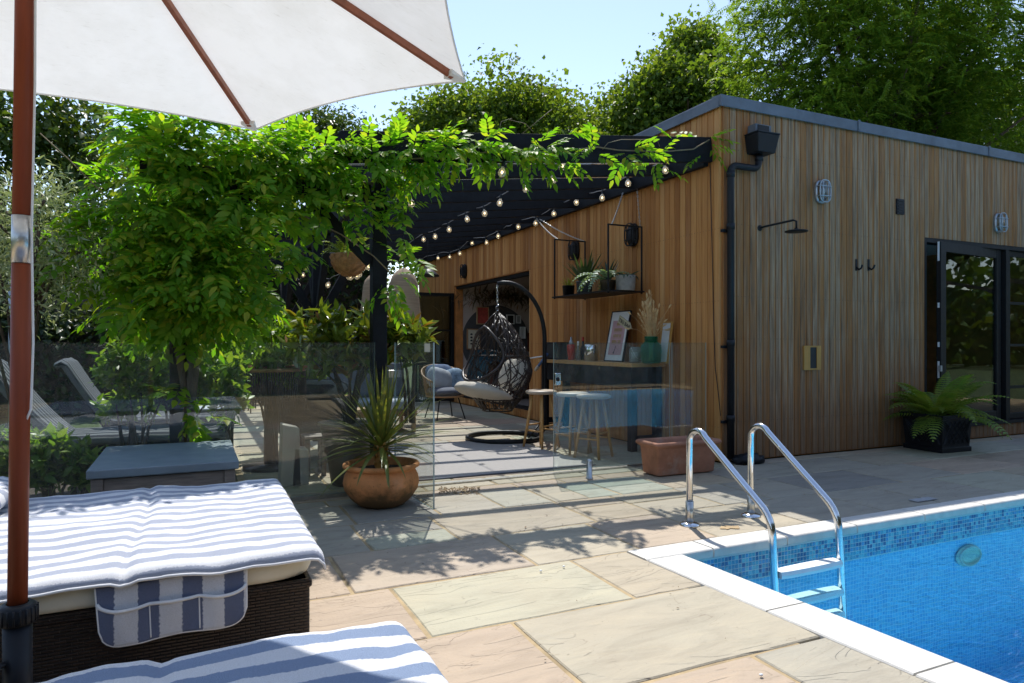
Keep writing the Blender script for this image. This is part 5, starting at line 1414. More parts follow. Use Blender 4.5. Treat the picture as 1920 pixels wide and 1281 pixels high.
leaves(th, 'aloe', 24, lambda m, k: blade(m, (.03 * math.cos(k * 2.4), .03 * math.sin(k * 2.4), h - .02), (math.cos(k * 2.4) * (.25 + .9 * k / 24), math.sin(k * 2.4) * (.25 + .9 * k / 24), 1), ru(.30, .44), .06, ru(-.1, .3), 6, .5))
def frond(mb, base, d, L, w, droop, n=12, pin=.5, curl=0):
    d = Vector(d).normalized(); s_ = d.cross(UP)
    if s_.length < .05: s_ = Vector((1, 0, 0))
    s_.normalize(); p = Vector(base); cur = d.copy(); pts = []
    for i in range(n + 1):
        t = i / n; nn = s_.cross(cur).normalized()
        pts.append(p.copy())
        if i > n * .12:
            ww = w * (math.sin(math.pi * min(1, (t * .93 + .06))) ** .8) * .5 + .004
            for sg_ in (-1, 1):
                a = p; b = p + s_ * sg_ * ww * .55 + cur * (ww * .05 + L / n * .42) + nn * .02 * w; tip = p + s_ * sg_ * ww + cur * ww * .28 - UP * ww * .22; c_ = p + s_ * sg_ * ww * .5 - cur * L / n * .25
                mb.add([a - cur * L / n * .3, c_, tip, b, a + cur * L / n * .3], [(0, 1, 3, 4), (1, 2, 3)])
        cur = (cur + Vector((0, 0, -droop / n * (.2 + 1.6 * t)))).normalized(); p = p + cur * L / n
    mb.tube(pts, [.0035 * (1 - .8 * i / n) for i in range(n + 1)], 4, False)
th, h = shelf_pot("dark ribbed pot with pale trailing fern fronds in the middle of the shelf", 1140, .095, .13, 'dark_pot', 4.46)
def pf_(m, k):
    a = [2.7, 3.3, 3.9, 2.2, 4.4, 1.2, 5.2, 3.0, 3.6, 2.5][k]; frond(m, (0, 0, h), (math.cos(a), math.sin(a) + .25, ru(.3, .9)), ru(.36, .52), .13, ru(1.6, 3.2), 12)
leaves(th, 'pale_fern', 10, pf_, "frond")
leaves(th, 'dark_plant', 12, lambda m, k: blade(m, (.02 * math.cos(k), .02 * math.sin(k), h - .02), (.5 * math.cos(k * 2.4), .5 * math.sin(k * 2.4), 1), ru(.18, .36), .045, ru(0, .8), 6, .3))
th, h = shelf_pot("ribbed pale grey pot with a small blue green plant at the near shelf end", 1173, .115, .16, 'mdf2' if 'mdf2' in M else 'grey_print', 4.50, .94)
leaves(th, 'dark_plant', 26, lambda m, k: blade(m, (.05 * math.cos(k * 2.4), .05 * math.sin(k * 2.4), h - .02), (1.2 * math.cos(k * 2.4), 1.2 * math.sin(k * 2.4), 1), ru(.08, .20), .055, ru(.4, 2.6), 5, .2))

# ================================================================== hanging egg chair
ec = at_z(945, 824); EC = Vector((ec.x, ec.y, 0)); hang = EC - RIGHT * .06; 
egg = thing("egg_chair", "hanging brown rattan egg chair with cream cushions on a black ring stand", "hanging chair", EC)
m = MB(); m.tube([EC + Vector((.455 * math.cos(k*math.pi/24), .455 * math.sin(k*math.pi/24), .03)) for k in range(48)], .028, 10, closed=True); put("base_ring", m, M['black_metal'], egg, True)
pole = EC + RIGHT * .51 + FWD * .12; pts = [EC + RIGHT * .44 + FWD * .10 + UP * .04, pole + UP * .12, pole + UP * .6, pole + UP * 1.25]
cx_ = .50
for k in range(1, 13):
    a = k / 12 * math.pi * .56; pts.append(pole + UP * 1.25 - RIGHT * cx_ * (1 - math.cos(a)) + UP * .70 * math.sin(a) - FWD * .1 * math.sin(a) ** 2)
m = MB(); m.tube(pts, .027, 10); m.tube([EC + RIGHT * .30 - FWD * .2 + UP * .05, pole + UP * .25], .012, 8); put("stand_arc", m, M['black_metal'], egg, True)
hk = pts[-1]; topz = 1.585; hc = Vector((hk.x, hk.y, 0))
m = chain(hk - UP * .02, hc + UP * (topz + .1), 6, .05)
m.tube([hc + UP * (topz + .10) + RIGHT * .02 * math.sin(k * 1.3) + FWD * .02 * math.cos(k * 1.3) - UP * .012 * k for k in range(9)], .006, 5); put("chain", m, M['steel'], egg, True)
fdir = math.atan2((-RIGHT * .8 - FWD * .6).y, (-RIGHT * .8 - FWD * .6).x)     # the open side faces left and to the camera
def egg_pt(a, t):   # t 0 bottom .. 1 top
    z = .36 + t * (topz - .36)
    r = .44 * (math.sin(math.pi * (t * .86 + .1)) ** .75 if t < .42 else (math.cos((t - .36) / .64 * math.pi / 2) ** .8) * .98 if t < .995 else 0.02)
    e = 1.0
    return hc + Vector((math.cos(a) * r, math.sin(a) * r, z))
def open_(a, t):
    da = (a - fdir + math.pi) % (2 * math.pi) - math.pi
    lim = 1.15 * math.sin(min(1, max(0, (t - .30) / .55)) * math.pi) ** .55 if .30 < t < .85 else 0
    return abs(da) < lim
m = MB(); m2 = MB(); rr = random.Random(5)
for k in range(430):
    a = rr.uniform(0, 6.283); t = rr.uniform(.02, .95) if k < 330 else rr.uniform(.02, .45); da = rr.uniform(-.11, .11); dt = rr.choice([-1, 1]) * rr.uniform(.015, .05); seg = []
    for i in range(9):
        if not (0 <= t <= .995): break
        if open_(a, t):
            break
        seg.append(egg_pt(a, t)); a += da; t += dt; da += rr.uniform(-.05, .05)
    if len(seg) > 2: m.tube(seg, rr.choice([.0045, .006, .007]), 5)
put("basket", m, M['dark_rattan'], egg, True)
m = MB()
for t in (.0, .12, .55): 
    seg = []
    for k in range(64):
        a = fdir + .001 + k / 63 * 6.28
        if open_(a, t) and t > .2:
            if len(seg) > 2: m.tube(seg, .009, 6)
            seg = []
        else: seg.append(egg_pt(a, t))
    if len(seg) > 2: m.tube(seg, .009, 6)
edge = []
for s_ in (1, -1):
    e_ = []
    for k in range(21):
        t = .30 + .55 * k / 20; lim = 1.15 * math.sin(min(1, max(0, (t - .30) / .55)) * math.pi) ** .55 if 0 < k < 20 else 0
        e_.append(egg_pt(fdir + s_ * lim, t))
    edge.append(e_)
m.tube(edge[0], .017, 8); m.tube(edge[1], .017, 8)
for k in range(7): m.tube([egg_pt(fdir + .6 + k * .72, t) for t in [i / 12 for i in range(13)]], .007, 6) if abs(((.6 + k * .72) + math.pi) % 6.283 - math.pi) > 1.2 else None
m.tube([hc + UP * topz, hc + UP * (topz + .05)], .02, 8)
put("basket_frame", m, M['dark_rattan'], egg, True)
F_ = Vector((math.cos(fdir), math.sin(fdir), 0)); S_ = Vector((-F_.y, F_.x, 0))
def cush(mb, c, ax, ay, az, rx, ry, rz, seed, nu=22, nv=14, puck=.06):
    def g(u, w):
        a = 2*math.pi*u; b = math.pi*(w - .5); e = .7
        d = Vector((math.copysign(abs(math.cos(b)) ** e * abs(math.cos(a)) ** e, math.cos(a)), math.copysign(abs(math.cos(b)) ** e * abs(math.sin(a)) ** e, math.sin(a)), math.copysign(abs(math.sin(b)) ** 1.1, math.sin(b))))
        k = 1 + puck * mnoise.noise(Vector((d.x * 2.4 + seed, d.y * 2.4, d.z * 2.4))) - puck * .8 * math.exp(-((d.x) ** 2 + d.y ** 2) * 9)
        return Vector(c) + ax * d.x * rx * k + ay * d.y * ry * k + az * d.z * rz * k
    return mb.grid(g, nu, nv)
m = MB(); tl_ = (F_ * .95 + UP * .25).normalized(); cush(m, hc + F_ * .20 + UP * .60, tl_, S_, S_.cross(tl_) * -1, .33, .36, .10, 1.0); put("seat_cushion", m, M['linen'], egg, True)
m = MB(); tl_ = (UP * .9 - F_ * .3).normalized(); cush(m, hc - F_ * .05 + RIGHT * .16 + UP * .80, tl_, S_, S_.cross(tl_), .21, .27, .09, 4.0); put("back_cushion", m, M['linen'], egg, True)

# ================================================================== lounge furniture
def rattan_chair(label, c, rz):
    th = thing("rattan_armchair", label, "armchair", c, rz, None); m = MB()
    def rim(a): return Vector((.40 * math.cos(a), .36 * math.sin(a), .62 + .22 * (.5 + .5 * math.cos(a - math.pi)) ** 1.2 - .08 * (.5 + .5 * math.cos(a))))
    def low(a): return Vector((.30 * math.cos(a), .29 * math.sin(a), .36))
    arc = [math.radians(d) for d in range(55, 306, 8)]
    m.tube([rim(a) for a in arc], .014, 8); m.tube([low(a) for a in [k * math.pi / 16 for k in range(32)]], .013, 8, closed=True)
    put("frame", m, M['rattan'], th, True, local=True); m = MB()
    for a in arc: m.tube([low(a), rim(a)], .0055, 5)
    for k in range(-6, 7): 
        w = .29 * math.sqrt(max(0, 1 - (k / 6.6) ** 2)); m.tube([(-.3 * w / .29, k * .045, .36), (.3 * w / .29, k * .045, .36)], .005, 5)
    put("spindles", m, M['rattan'], th, True, local=True)
    for a in (45, 135, 225, 315):
        a = math.radians(a); m = MB(); m.tube([(.22 * math.cos(a), .22 * math.sin(a), .355), (.34 * math.cos(a), .34 * math.sin(a), 0)], .010, 8); put("leg", m, M['black_metal'], th, True, local=True)
    m = MB(); cush(m, (0, 0, .43), Vector((1, 0, 0)), Vector((0, 1, 0)), UP, .29, .28, .08, 2.0); put("seat_cushion", m, M['grey_cloth'], th, True, local=True)
    return th
rc = at_z(838, 786); RC = (rc.x, rc.y + .1, 0)
rattan_chair("open rattan armchair piled with blue cushions beside the folding door", RC, math.radians(-85))
for (dx, dy, dz, mt, l, ax) in ((-.02, .18, .68, 'denim', "dark denim blue cushion at the back of the rattan armchair", 0), (-.07, .0, .62, 'pale_cloth', "pale cushion leaning in the rattan armchair", .3), (.13, .03, .60, 'denim2', "mottled blue and white cushion in the rattan armchair", -.3)):
    if mt == 'denim2' and 'denim2' not in M: M['denim2'] = plain("mottled_blue_fabric", (.22, .32, .42), .9, var=.9, scale=9)
    th = thing("cushion", l, "cushion", (RC[0] + dx, RC[1] + dy, dz - .18), 0, "cushions in the rattan armchair"); m = MB()
    t = (UP * .88 + Vector((ax, .4, 0))).normalized(); cush(m, (RC[0] + dx, RC[1] + dy, dz), t, t.cross(Vector((0, 1, 0))).normalized(), t.cross(t.cross(Vector((0, 1, 0)))).normalized(), .19, .24, .085, dz * 9); put("cover", m, M[mt], th, True)

# furniture glimpsed behind the left glass
gs = at_y(672, 740, 9.2)
so = thing("garden_sofa", "low grey cushioned garden sofa behind the big bush", "sofa", (gs.x, 9.2, 0))
m = MB(); m.box(gs.x - .62, gs.x + .72, 8.85, 9.55, .22, .30); put("base", m, M['rattan'], so, bevel=.02)
for k in range(2):
    m = MB(); x0 = gs.x - .6 + k * .66; m.box(x0, x0 + .64, 8.85, 9.5, .302, .44); put("seat_cushion", m, M['pale_cloth'], so, bevel=.05, seg=3)
    m = MB(); m.box(x0, x0 + .64, 9.40, 9.56, .442, .93); put("back_cushion", m, M['grey_cloth'], so, bevel=.05, seg=3)
for a, b in ((-.58, 8.9), (.66, 8.9), (-.58, 9.5), (.66, 9.5)):
    m = MB(); m.box(gs.x + a, gs.x + a + .05, b, b + .05, 0, .219); put("leg", m, M['oak'], so)
lc = at_y(572, 770, 7.3)
lo = thing("lounge_chair", "black woven lounge chair with a pale striped bolster behind the glass", "lounge chair", (lc.x, 7.3, 0))
m = MB(); m.box(lc.x - .26, lc.x + .34, 7.05, 7.75, .30, .52); put("seat", m, M['wicker'], lo, bevel=.06, seg=3)
m = MB(); m.box(lc.x - .30, lc.x + .40, 6.93, 7.045, .30, .66); put("backrest", m, M['wicker'], lo, bevel=.04, seg=3)
m = MB(); cush(m, (lc.x + .03, 7.02, .74), Vector((1, 0, 0)), UP, Vector((0, -1, 0)), .36, .10, .09, 3.3); put("bolster", m, M['grey_stripe'], lo, True)
for a, b in ((-.24, 7.0), (.30, 7.0), (-.24, 7.68), (.30, 7.68)):
    m = MB(); m.tube([(lc.x + a, b, 0), (lc.x + a, b, .3)], .016, 8); put("leg", m, M['black_metal'], lo)
tc = at_y(505, 700, 6.9)
ta = thing("garden_table", "round garden table with an orange board and fringed cloth behind the glass", "table", (tc.x, 6.9, 0))
m = MB(); m.lathe([(0, .93), (.34, .93), (.345, .945), (.34, .96), (0, .96)], (tc.x, 6.9, 0), 32); put("top", m, M['rattan'], ta, True)
m = MB()
for k in range(90):
    a = k * 2 * math.pi / 90; L_ = ru(.22, .38); m.tube([(tc.x + .33 * math.cos(a), 6.9 + .33 * math.sin(a), .93), (tc.x + .335 * math.cos(a), 6.9 + .335 * math.sin(a), .93 - L_)], .006, 4, False)
o = put("fringe", m, M['dark_rattan'], ta); o["kind"] = "stuff"
m = MB(); m.tube([(tc.x, 6.9, .02), (tc.x, 6.9, .93)], .05, 12); m.lathe([(0, .0), (.24, 0), (.24, .03), (0, .05)], (tc.x, 6.9, 0), 24); put("pedestal", m, M['dark_rattan'], ta, True)
th = thing("tray", "thin terracotta coloured tray with green leaves on the garden table", "tray", (tc.x + .05, 6.85, .961))
m = MB(); m.box(tc.x - .25, tc.x + .33, 6.7, 7.0, .962, .985); put("board", m, plain("orange_board", (.45, .19, .08)), th, bevel=.004)
for (a, b, w_, h_, l) in ((537, 865, .17, .52, "tall pale concrete wedge planter, the taller of the pair behind the glass"), (558, 866, .14, .32, "short pale concrete wedge planter beside the taller one behind the glass")):
    c = at_y(a, b, 6.05); th = thing("concrete_planter", l, "planter", (c.x, 6.05, 0), 0, "pale concrete planters")
    m = MB(); m.hexa([(c.x - .06, 5.95, 0), (c.x + w_ - .06, 5.95, 0), (c.x + w_ - .06, 6.15, 0), (c.x - .06, 6.15, 0)], [(c.x - .04, 5.95, h_), (c.x + w_ * .55, 5.95, h_ * .93), (c.x + w_ * .55, 6.15, h_ * .93), (c.x - .04, 6.15, h_)])
    put("body", m, M['white_planter'], th, bevel=.008)
bn = at_z(592, 893); th = thing("side_stool", "small grey wooden stool behind the glass beside the big pot", "stool", (bn.x, bn.y, 0))
m = MB(); m.box(bn.x - .10, bn.x + .10, bn.y - .03, bn.y + .22, .33, .36); put("seat", m, M['grey_wood'], th, bevel=.004)
for a, b in ((-.09, -.02), (.05, -.02), (-.09, .17), (.05, .17)):
    m = MB(); m.box(bn.x + a, bn.x + a + .04, bn.y + b, bn.y + b + .04, 0, .329); put("leg", m, M['grey_wood'], th)
wb = at_y(636, 735, 7.9); th = thing("planter_basket", "small rattan basket with a leafy plant on the garden sofa's low table", "basket", (wb.x, 7.9, .45))
m = MB(); m.lathe([(0, 0), (.12, 0), (.17, .1), (.175, .14), (.16, .145), (.15, .1), (0, .1)], (wb.x, 7.9, .45), 22); put("basket", m, M['rattan'], th, True)
leaves_o = MB()
for k in range(26): blade(leaves_o, (wb.x, 7.9, .55), (math.cos(k * 2.4) * .9, math.sin(k * 2.4) * .9, 1), ru(.12, .24), .05, ru(.5, 1.6), 5)
put("leaf_rosette", leaves_o, M['shrub'], th, True)
lt_ = thing("low_table", "low round wooden table under the rattan basket", "table", (wb.x, 7.9, 0))
m = MB(); m.lathe([(0, .42), (.30, .42), (.30, .449), (0, .449)], (wb.x, 7.9, 0), 24); put("top", m, M['oak'], lt_)
for k in range(3): m = MB(); a = k * 2.1; m.tube([(wb.x + .2 * math.cos(a), 7.9 + .2 * math.sin(a), .42), (wb.x + .27 * math.cos(a), 7.9 + .27 * math.sin(a), 0)], .014, 8); put("leg", m, M['oak'], lt_)
# striped loungers behind the glass
def lounger(label, x1, x0, xb, y0, y1, zb):
    th = thing("sun_lounger", label, "sun lounger", ((x0 + x1) / 2, (y0 + y1) / 2, 0), 0, "grey striped loungers behind the glass")
    def fn(u, w):
        s_ = u * 2.6; y = y0 + (y1 - y0) * w
        if s_ < 1.2: x = x1 - (x1 - x0) * s_ / 1.2; z = .43
        else:
            t = (s_ - 1.2) / 1.4; e = smooth(0, .25, t); x = x0 - (x0 - xb) * t; z = .43 + (zb - .43) * (t ** 1.25)
            if t > .93: z -= (t - .93) * 1.2
        z += .007 * mnoise.noise(Vector((x * 6, y * 6, zb))) - .03 * (abs(w - .5) * 2) ** 8
        return (x, y, z)
    m = MB(); m.grid(fn, 60, 16); o = put("cover", m, M['grey_stripe'], th, True); s_ = o.modifiers.new("thick", 'SOLIDIFY'); s_.thickness = .05; s_.offset = -1
    m = MB(); m.box(x0, x1 - .01, y0 + .02, y1 - .02, .27, .36); put("frame", m, M['black_metal'], th, bevel=.01)
    m = MB(); m.beam((x0 - .03, (y0 + y1) / 2, .34), (xb + .05, (y0 + y1) / 2, zb - .10), y1 - y0 - .1, .03, (0, 0, 1)); put("backrest", m, M['black_metal'], th)
    for a in (x0 + .05, x1 - .1):
        for b in (y0 + .05, y1 - .09): m = MB(); m.box(a, a + .04, b, b + .04, 0, .269); put("leg", m, M['black_metal'], th)
lounger("near grey striped lounger with raised back, behind the glass and storage box", .25, -.92, -1.45, 6.22, 6.88, 1.08)
lounger("far grey striped lounger with raised back, behind the near one", .26, -.72, -1.15, 7.55, 8.25, 1.06)
ft = at_y(375, 770, 7.9); th = thing("folded_towel", "folded pale towel lying at the foot of the far lounger", "towel", (ft.x, 7.9, .44))
for k in range(2): m = MB(); m.box(ft.x - .2 + k * .01, ft.x + .28 - k * .02, 7.66, 8.05, .441 + k * .045, .482 + k * .045); put("fold", m, M['pale_cloth'], th, bevel=.018, seg=3)

# ================================================================== lounge interior seen through the folding door
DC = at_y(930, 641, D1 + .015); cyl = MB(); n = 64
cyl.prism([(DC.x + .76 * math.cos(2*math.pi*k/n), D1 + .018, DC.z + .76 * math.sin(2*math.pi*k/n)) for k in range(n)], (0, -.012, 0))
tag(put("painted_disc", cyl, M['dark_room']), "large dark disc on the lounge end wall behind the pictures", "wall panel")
def pic(label, a, b, w, h, mats, fm='oak', fw=.018):
    p = at_y(a, b, D1 - .01); th = thing("wall_picture", label, "picture", p, 0, "pictures on the lounge wall")
    m = MB(); y0, y1 = D1 - .026, D1 + .0055
    m.box(p.x - w/2, p.x - w/2 + fw, y0, y1, p.z - h/2, p.z + h/2); m.box(p.x + w/2 - fw, p.x + w/2, y0, y1, p.z - h/2, p.z + h/2)
    m.box(p.x - w/2 + fw, p.x + w/2 - fw, y0, y1, p.z - h/2, p.z - h/2 + fw); m.box(p.x - w/2 + fw, p.x + w/2 - fw, y0, y1, p.z + h/2 - fw, p.z + h/2)
    put("frame", m, M[fm], th); k = .0
    for i, mt in enumerate(mats):
        e = fw + i * .05; m = MB(); m.box(p.x - w/2 + e, p.x + w/2 - e, y0 + .012 - i * .002, y1 - .001, p.z - h/2 + e, p.z + h/2 - e); put(("mount", "print")[min(i, 1)] if len(mats) > 1 else "print", m, M[mt], th)
    return th, p
pic("coral red picture at the upper left of the dark disc", 905, 592, .27, .36, ['red_print'])
q, p_ = pic("cream picture with small dark motifs at the left of the dark disc", 888, 636, .29, .42, ['paper'], 'rattan')
for r in range(4):
    for c_ in range(2): m = MB(); m.ball((p_.x - .05 + c_ * .1, D1 - .017, p_.z + .1 - r * .065), (.028, .004, .018), 8, 6); put("motif", m, M['ink'], q)
pic("small grey picture low on the dark disc", 893, 666, .17, .13, ['grey_print'], 'grey_wood')
pic("small black bordered picture at the upper right of the dark disc", 957, 599, .18, .20, ['ink'], 'white_paint')
pic("small grey framed sketch near the right rim of the dark disc", 972, 599, .11, .17, ['grey_print'], 'white_paint')
pic("white picture half hidden by the egg chair at the right of the disc", 980, 624, .13, .25, ['mdf', 'grey_print'], 'white_paint')
pic("blue green picture hanging beyond the disc by the door jamb", 996, 642, .16, .40, ['teal'], 'leather')
pic("plain cream picture low on the disc behind the egg chair", 916, 668, .17, .30, ['paper'], 'rattan')
wrt = thing("dried_garland", "long garland of dried leaves hung above the dark disc", "garland", at_y(945, 562, D1 - .1)); m = MB()
for k in range(420):
    u = rr.gauss(0, .42); a = at_y(945, 566, D1 - .1); b = Vector((a.x + u * 1.15, D1 - .08 - abs(rr.gauss(0, .06)), a.z + .10 - .35 * u * u * .5 + rr.gauss(0, .07)))
    blade(m, b, (rr.gauss(0, 1), -abs(rr.gauss(0, .6)), rr.gauss(.1, .8)), rr.uniform(.12, .28), rr.uniform(.02, .05), rr.uniform(0, 1.5), 3)
o = put("dried_leaves", m, M['dried'], wrt, True); o["kind"] = "stuff"
ac = Vector((5.45, 11.9, .14)); ch = thing("leather_chair", "oxblood leather armchair inside the lounge", "armchair", ac)
m = MB(); m.box(ac.x - .38, ac.x + .42, ac.y - .35, ac.y + .4, .24, .58); put("seat", m, M['leather'], ch, bevel=.06, seg=3)
m = MB(); m.box(ac.x - .38, ac.x + .42, ac.y + .405, ac.y + .6, .24, 1.0); put("backrest", m, M['leather'], ch, bevel=.06, seg=3)
for s_ in (-.52, .425): m = MB(); m.box(ac.x + s_, ac.x + s_ + .13, ac.y - .35, ac.y + .5, .2, .78); put("arm", m, M['leather'], ch, bevel=.05, seg=3)
for a, b in ((-.45, -.3), (.45, -.3), (-.45, .45), (.45, .45)): m = MB(); m.box(ac.x + a - .03, ac.x + a + .03, ac.y + b - .03, ac.y + b + .03, .141, .2); put("leg", m, M['oak'], ch)
th = thing("throw", "dark teal throw draped over the leather armchair", "blanket", (ac.x - .3, ac.y, .8)); m = MB()
m.grid(lambda u, w: (ac.x - .62 + 1.0 * smooth(0, 1, u) * .75 + .015 * mnoise.noise(Vector((u * 6, w * 6, 0))), ac.y - .36 + .9 * w, .30 + .55 * smooth(0, .3, u) + .22 * smooth(.6, 1, w) - .05 * smooth(.7, 1, u) + .02 * mnoise.noise(Vector((u * 7, w * 5, 3)))), 24, 20); put("cloth", m, M['teal'], th, True)
th = thing("white_bookcase", "small white bookcase with a red book seen through the folding glass door", "bookcase", (4.35, 13.75, 0)); bx0 = at_y(822, 660, 13.7).x
for nm, q in (("side_panel", (bx0, bx0 + .03, .02, 1.25)), ("side_panel", (bx0 + .40, bx0 + .43, .02, 1.25))): m = MB(); m.box(q[0], q[1], 13.6, 13.85, q[2], q[3]); put(nm, m, M['white_paint'], th)
for z in (.25, .6, .86, 1.22): m = MB(); m.box(bx0 + .0301, bx0 + .3999, 13.6, 13.84, z, z + .03); put("shelf", m, M['white_paint'], th)
for (a, l, mt, h_) in ((.10, "red book on the white bookcase", 'red_print', .2), (.16, "cream book beside the red one on the white bookcase", 'paper', .24), (.26, "grey book at the right on the white bookcase", 'grey_print', .18)):
    m = MB(); m.box(bx0 + a, bx0 + a + .045, 13.62, 13.80, .891, .891 + h_); o = tag(put("book", m, M[mt], None, bevel=.003), l, "book", "books on the white bookcase")
# ================================================================== vegetation
RS = np.random.RandomState(11)
def unit(v): return v / np.maximum(1e-9, np.linalg.norm(v, axis=-1, keepdims=True))
def leaf_islands(C, D, Nn, L, Wd, fold=.25, curl=.15):
    """kite shaped, folded leaves: centre C, direction D, normal N, length L, width W -> (n,6,3) with 4 faces"""
    D = unit(D); S = unit(np.cross(D, Nn)); Nn = np.cross(S, D); L = L[:, None]; Wd = Wd[:, None]
    base = C; m1 = C + D * L * .38; m2 = C + D * L * .72 - Nn * L * curl * .3; tip = C + D * L - Nn * L * curl
    l1 = m1 + S * Wd * .5 + Nn * Wd * fold; r1 = m1 - S * Wd * .5 + Nn * Wd * fold
    return np.stack([base, r1, m1, l1, m2, tip], 1)
LEAF_F = [(0, 1, 2), (0, 2, 3), (1, 5, 2), (2, 5, 3)]
LEAF_V6 = [(0, 1, 2), (0, 2, 3), (1, 5, 2), (2, 5, 3)]
def leaf_fine(C, D, Nn, L, Wd, fold=.1, curl=.2):
    """fuller pointed leaf: base, two shoulders, tip, folded on its midrib -> (n,8,3)"""
    D = unit(D); S = unit(np.cross(D, Nn)); Nn = np.cross(S, D); L = L[:, None]; Wd = Wd[:, None]
    m1 = C + D * L * .28; m2 = C + D * L * .62 - Nn * L * curl * .35; tip = C + D * L - Nn * L * curl
    a, b = Wd * .5, Wd * .43
    return np.stack([C, m1 - S * a + Nn * Wd * fold, m1, m1 + S * a + Nn * Wd * fold, m2 - S * b + Nn * Wd * fold * .8, m2, m2 + S * b + Nn * Wd * fold * .8, tip], 1)
FINE_F = [(0, 1, 2), (0, 2, 3), (1, 4, 5), (1, 5, 2), (2, 5, 6), (2, 6, 3), (4, 7, 5), (5, 7, 6)]
def cloud(name, C, mat, size, parent=None, aspect=.5, out=None, droop=.5, spread=1.0, vary=.35, updir=.6):
    n = len(C); D = RS.normal(size=(n, 3)) * spread
    if out is not None: D += out
    D[:, 2] -= droop; Nn = RS.normal(size=(n, 3)) * .55; Nn[:, 2] += updir
    L = size * (1 + vary * RS.normal(size=n)).clip(.45, 1.8); V = leaf_islands(C, D, Nn, L, L * aspect)
    me = np_mesh(name, V, LEAF_F, 6, mat); return link(name, me, parent)
def ell_points(n, c, r, shell=.5):
    d = unit(RS.normal(size=(n, 3))); k = (shell + (1 - shell) * RS.rand(n)) ** .8
    return np.array(c) + d * np.array(r) * k[:, None]
def tree(label, name, base, blobs, mat, nclus, per, lsize, trunk_r=.16, crad=.42, aspect=.55, cat="tree", group=None, droop=.5, pinnate=False, seed=1, limbs=16, stem=None, shell=.35):
    """blobs: list of (centre, radii, weight); clusters of leaves spread through them, tapering trunk and limbs"""
    global RS
    RS = np.random.RandomState(seed); r_ = random.Random(seed)
    th = thing(name, label, cat, base, 0, group); B = Vector(base)
    wts = np.array([b[2] for b in blobs], float); wts /= wts.sum(); cl = []; ou = []
    for b, w in zip(blobs, wts):
        k = max(1, int(nclus * w)); p = ell_points(k, b[0], b[1], shell)
        # uneven outline: push clusters in and out by a slow noise
        nz = np.array([mnoise.noise(Vector(q * .55)) for q in p])[:, None]; p = p + (p - np.array(b[0])) * nz * .38
        cl.append(p); ou.append(unit(p - np.array(b[0])))
    cl = np.concatenate(cl); ou = np.concatenate(ou)
    keep = np.array([mnoise.noise(Vector(q * .8) + Vector((seed, 3, 5))) for q in cl]) > -.34
    cl, ou = cl[keep], ou[keep]
    n = len(cl)
    if not pinnate:
        C = np.repeat(cl, per, 0) + RS.normal(size=(n * per, 3)) * np.array([crad, crad, crad * .7])
        O = np.repeat(ou, per, 0); C = C - np.array(base); o = cloud("crown", C, mat, lsize, th, aspect, O * .7, droop, .8)
    else:
        # feathered leaves: rows of small leaflets along a stalk
        fr = per; k = 9
        C0 = np.repeat(cl, fr, 0) - np.array(base) + RS.normal(size=(n * fr, 3)) * crad; A = unit(RS.normal(size=(n * fr, 3)) + np.repeat(ou, fr, 0) * .9 + np.array([0, 0, -.25])); L = lsize * RS.uniform(2.6, 4.2, size=n * fr)
        side = unit(np.cross(A, np.array([0, 0, 1.0]))); C = []; D = []; 
        for i in range(k):
            t = (i + .5) / k; p = C0 + A * (L * t)[:, None] - np.array([0, 0, 1]) * (L * t * t * .28)[:, None]
            for s_ in (-1, 1): C.append(p); D.append(side * s_ + A * .35 - np.array([0, 0, .18]))
        C = np.concatenate(C); D = np.concatenate(D); m_ = len(C); Nn = RS.normal(size=(m_, 3)) * .25; Nn[:, 2] += 1
        Ls = lsize * (.75 + .4 * RS.rand(m_)); V = leaf_islands(C, D, Nn, Ls, Ls * .42); o = link("crown", np_mesh("crown", V, LEAF_F, 6, mat), th)
    cc = np.average([b[0] for b in blobs], axis=0, weights=wts); top = Vector((float(cc[0]), float(cc[1]), float(cc[2])))
    m = MB(); mid = B.lerp(top, .55) + Vector((r_.uniform(-.2, .2), r_.uniform(-.2, .2), 0)); m.tube([B - UP * .1, B + UP * .25, B.lerp(mid, .5), mid, top], [trunk_r * 1.5, trunk_r * 1.1, trunk_r, trunk_r * .75, trunk_r * .35], 9)
    idx = RS.choice(n, min(limbs, n), replace=False)
    for i in idx:
        e = Vector(cl[i]); t = r_.uniform(.4, .95); s0 = B.lerp(mid, t) if r_.random() < .5 else mid.lerp(top, t * .8); q = s0.lerp(e, .5) + Vector((0, 0, .25))
        m.tube([s0, q, e], [trunk_r * .42, trunk_r * .24, .012], 6)
    put("trunk", m, M['bark'], th, True); return th
def E(px, py, d): return tuple(at_d(px, py, d))
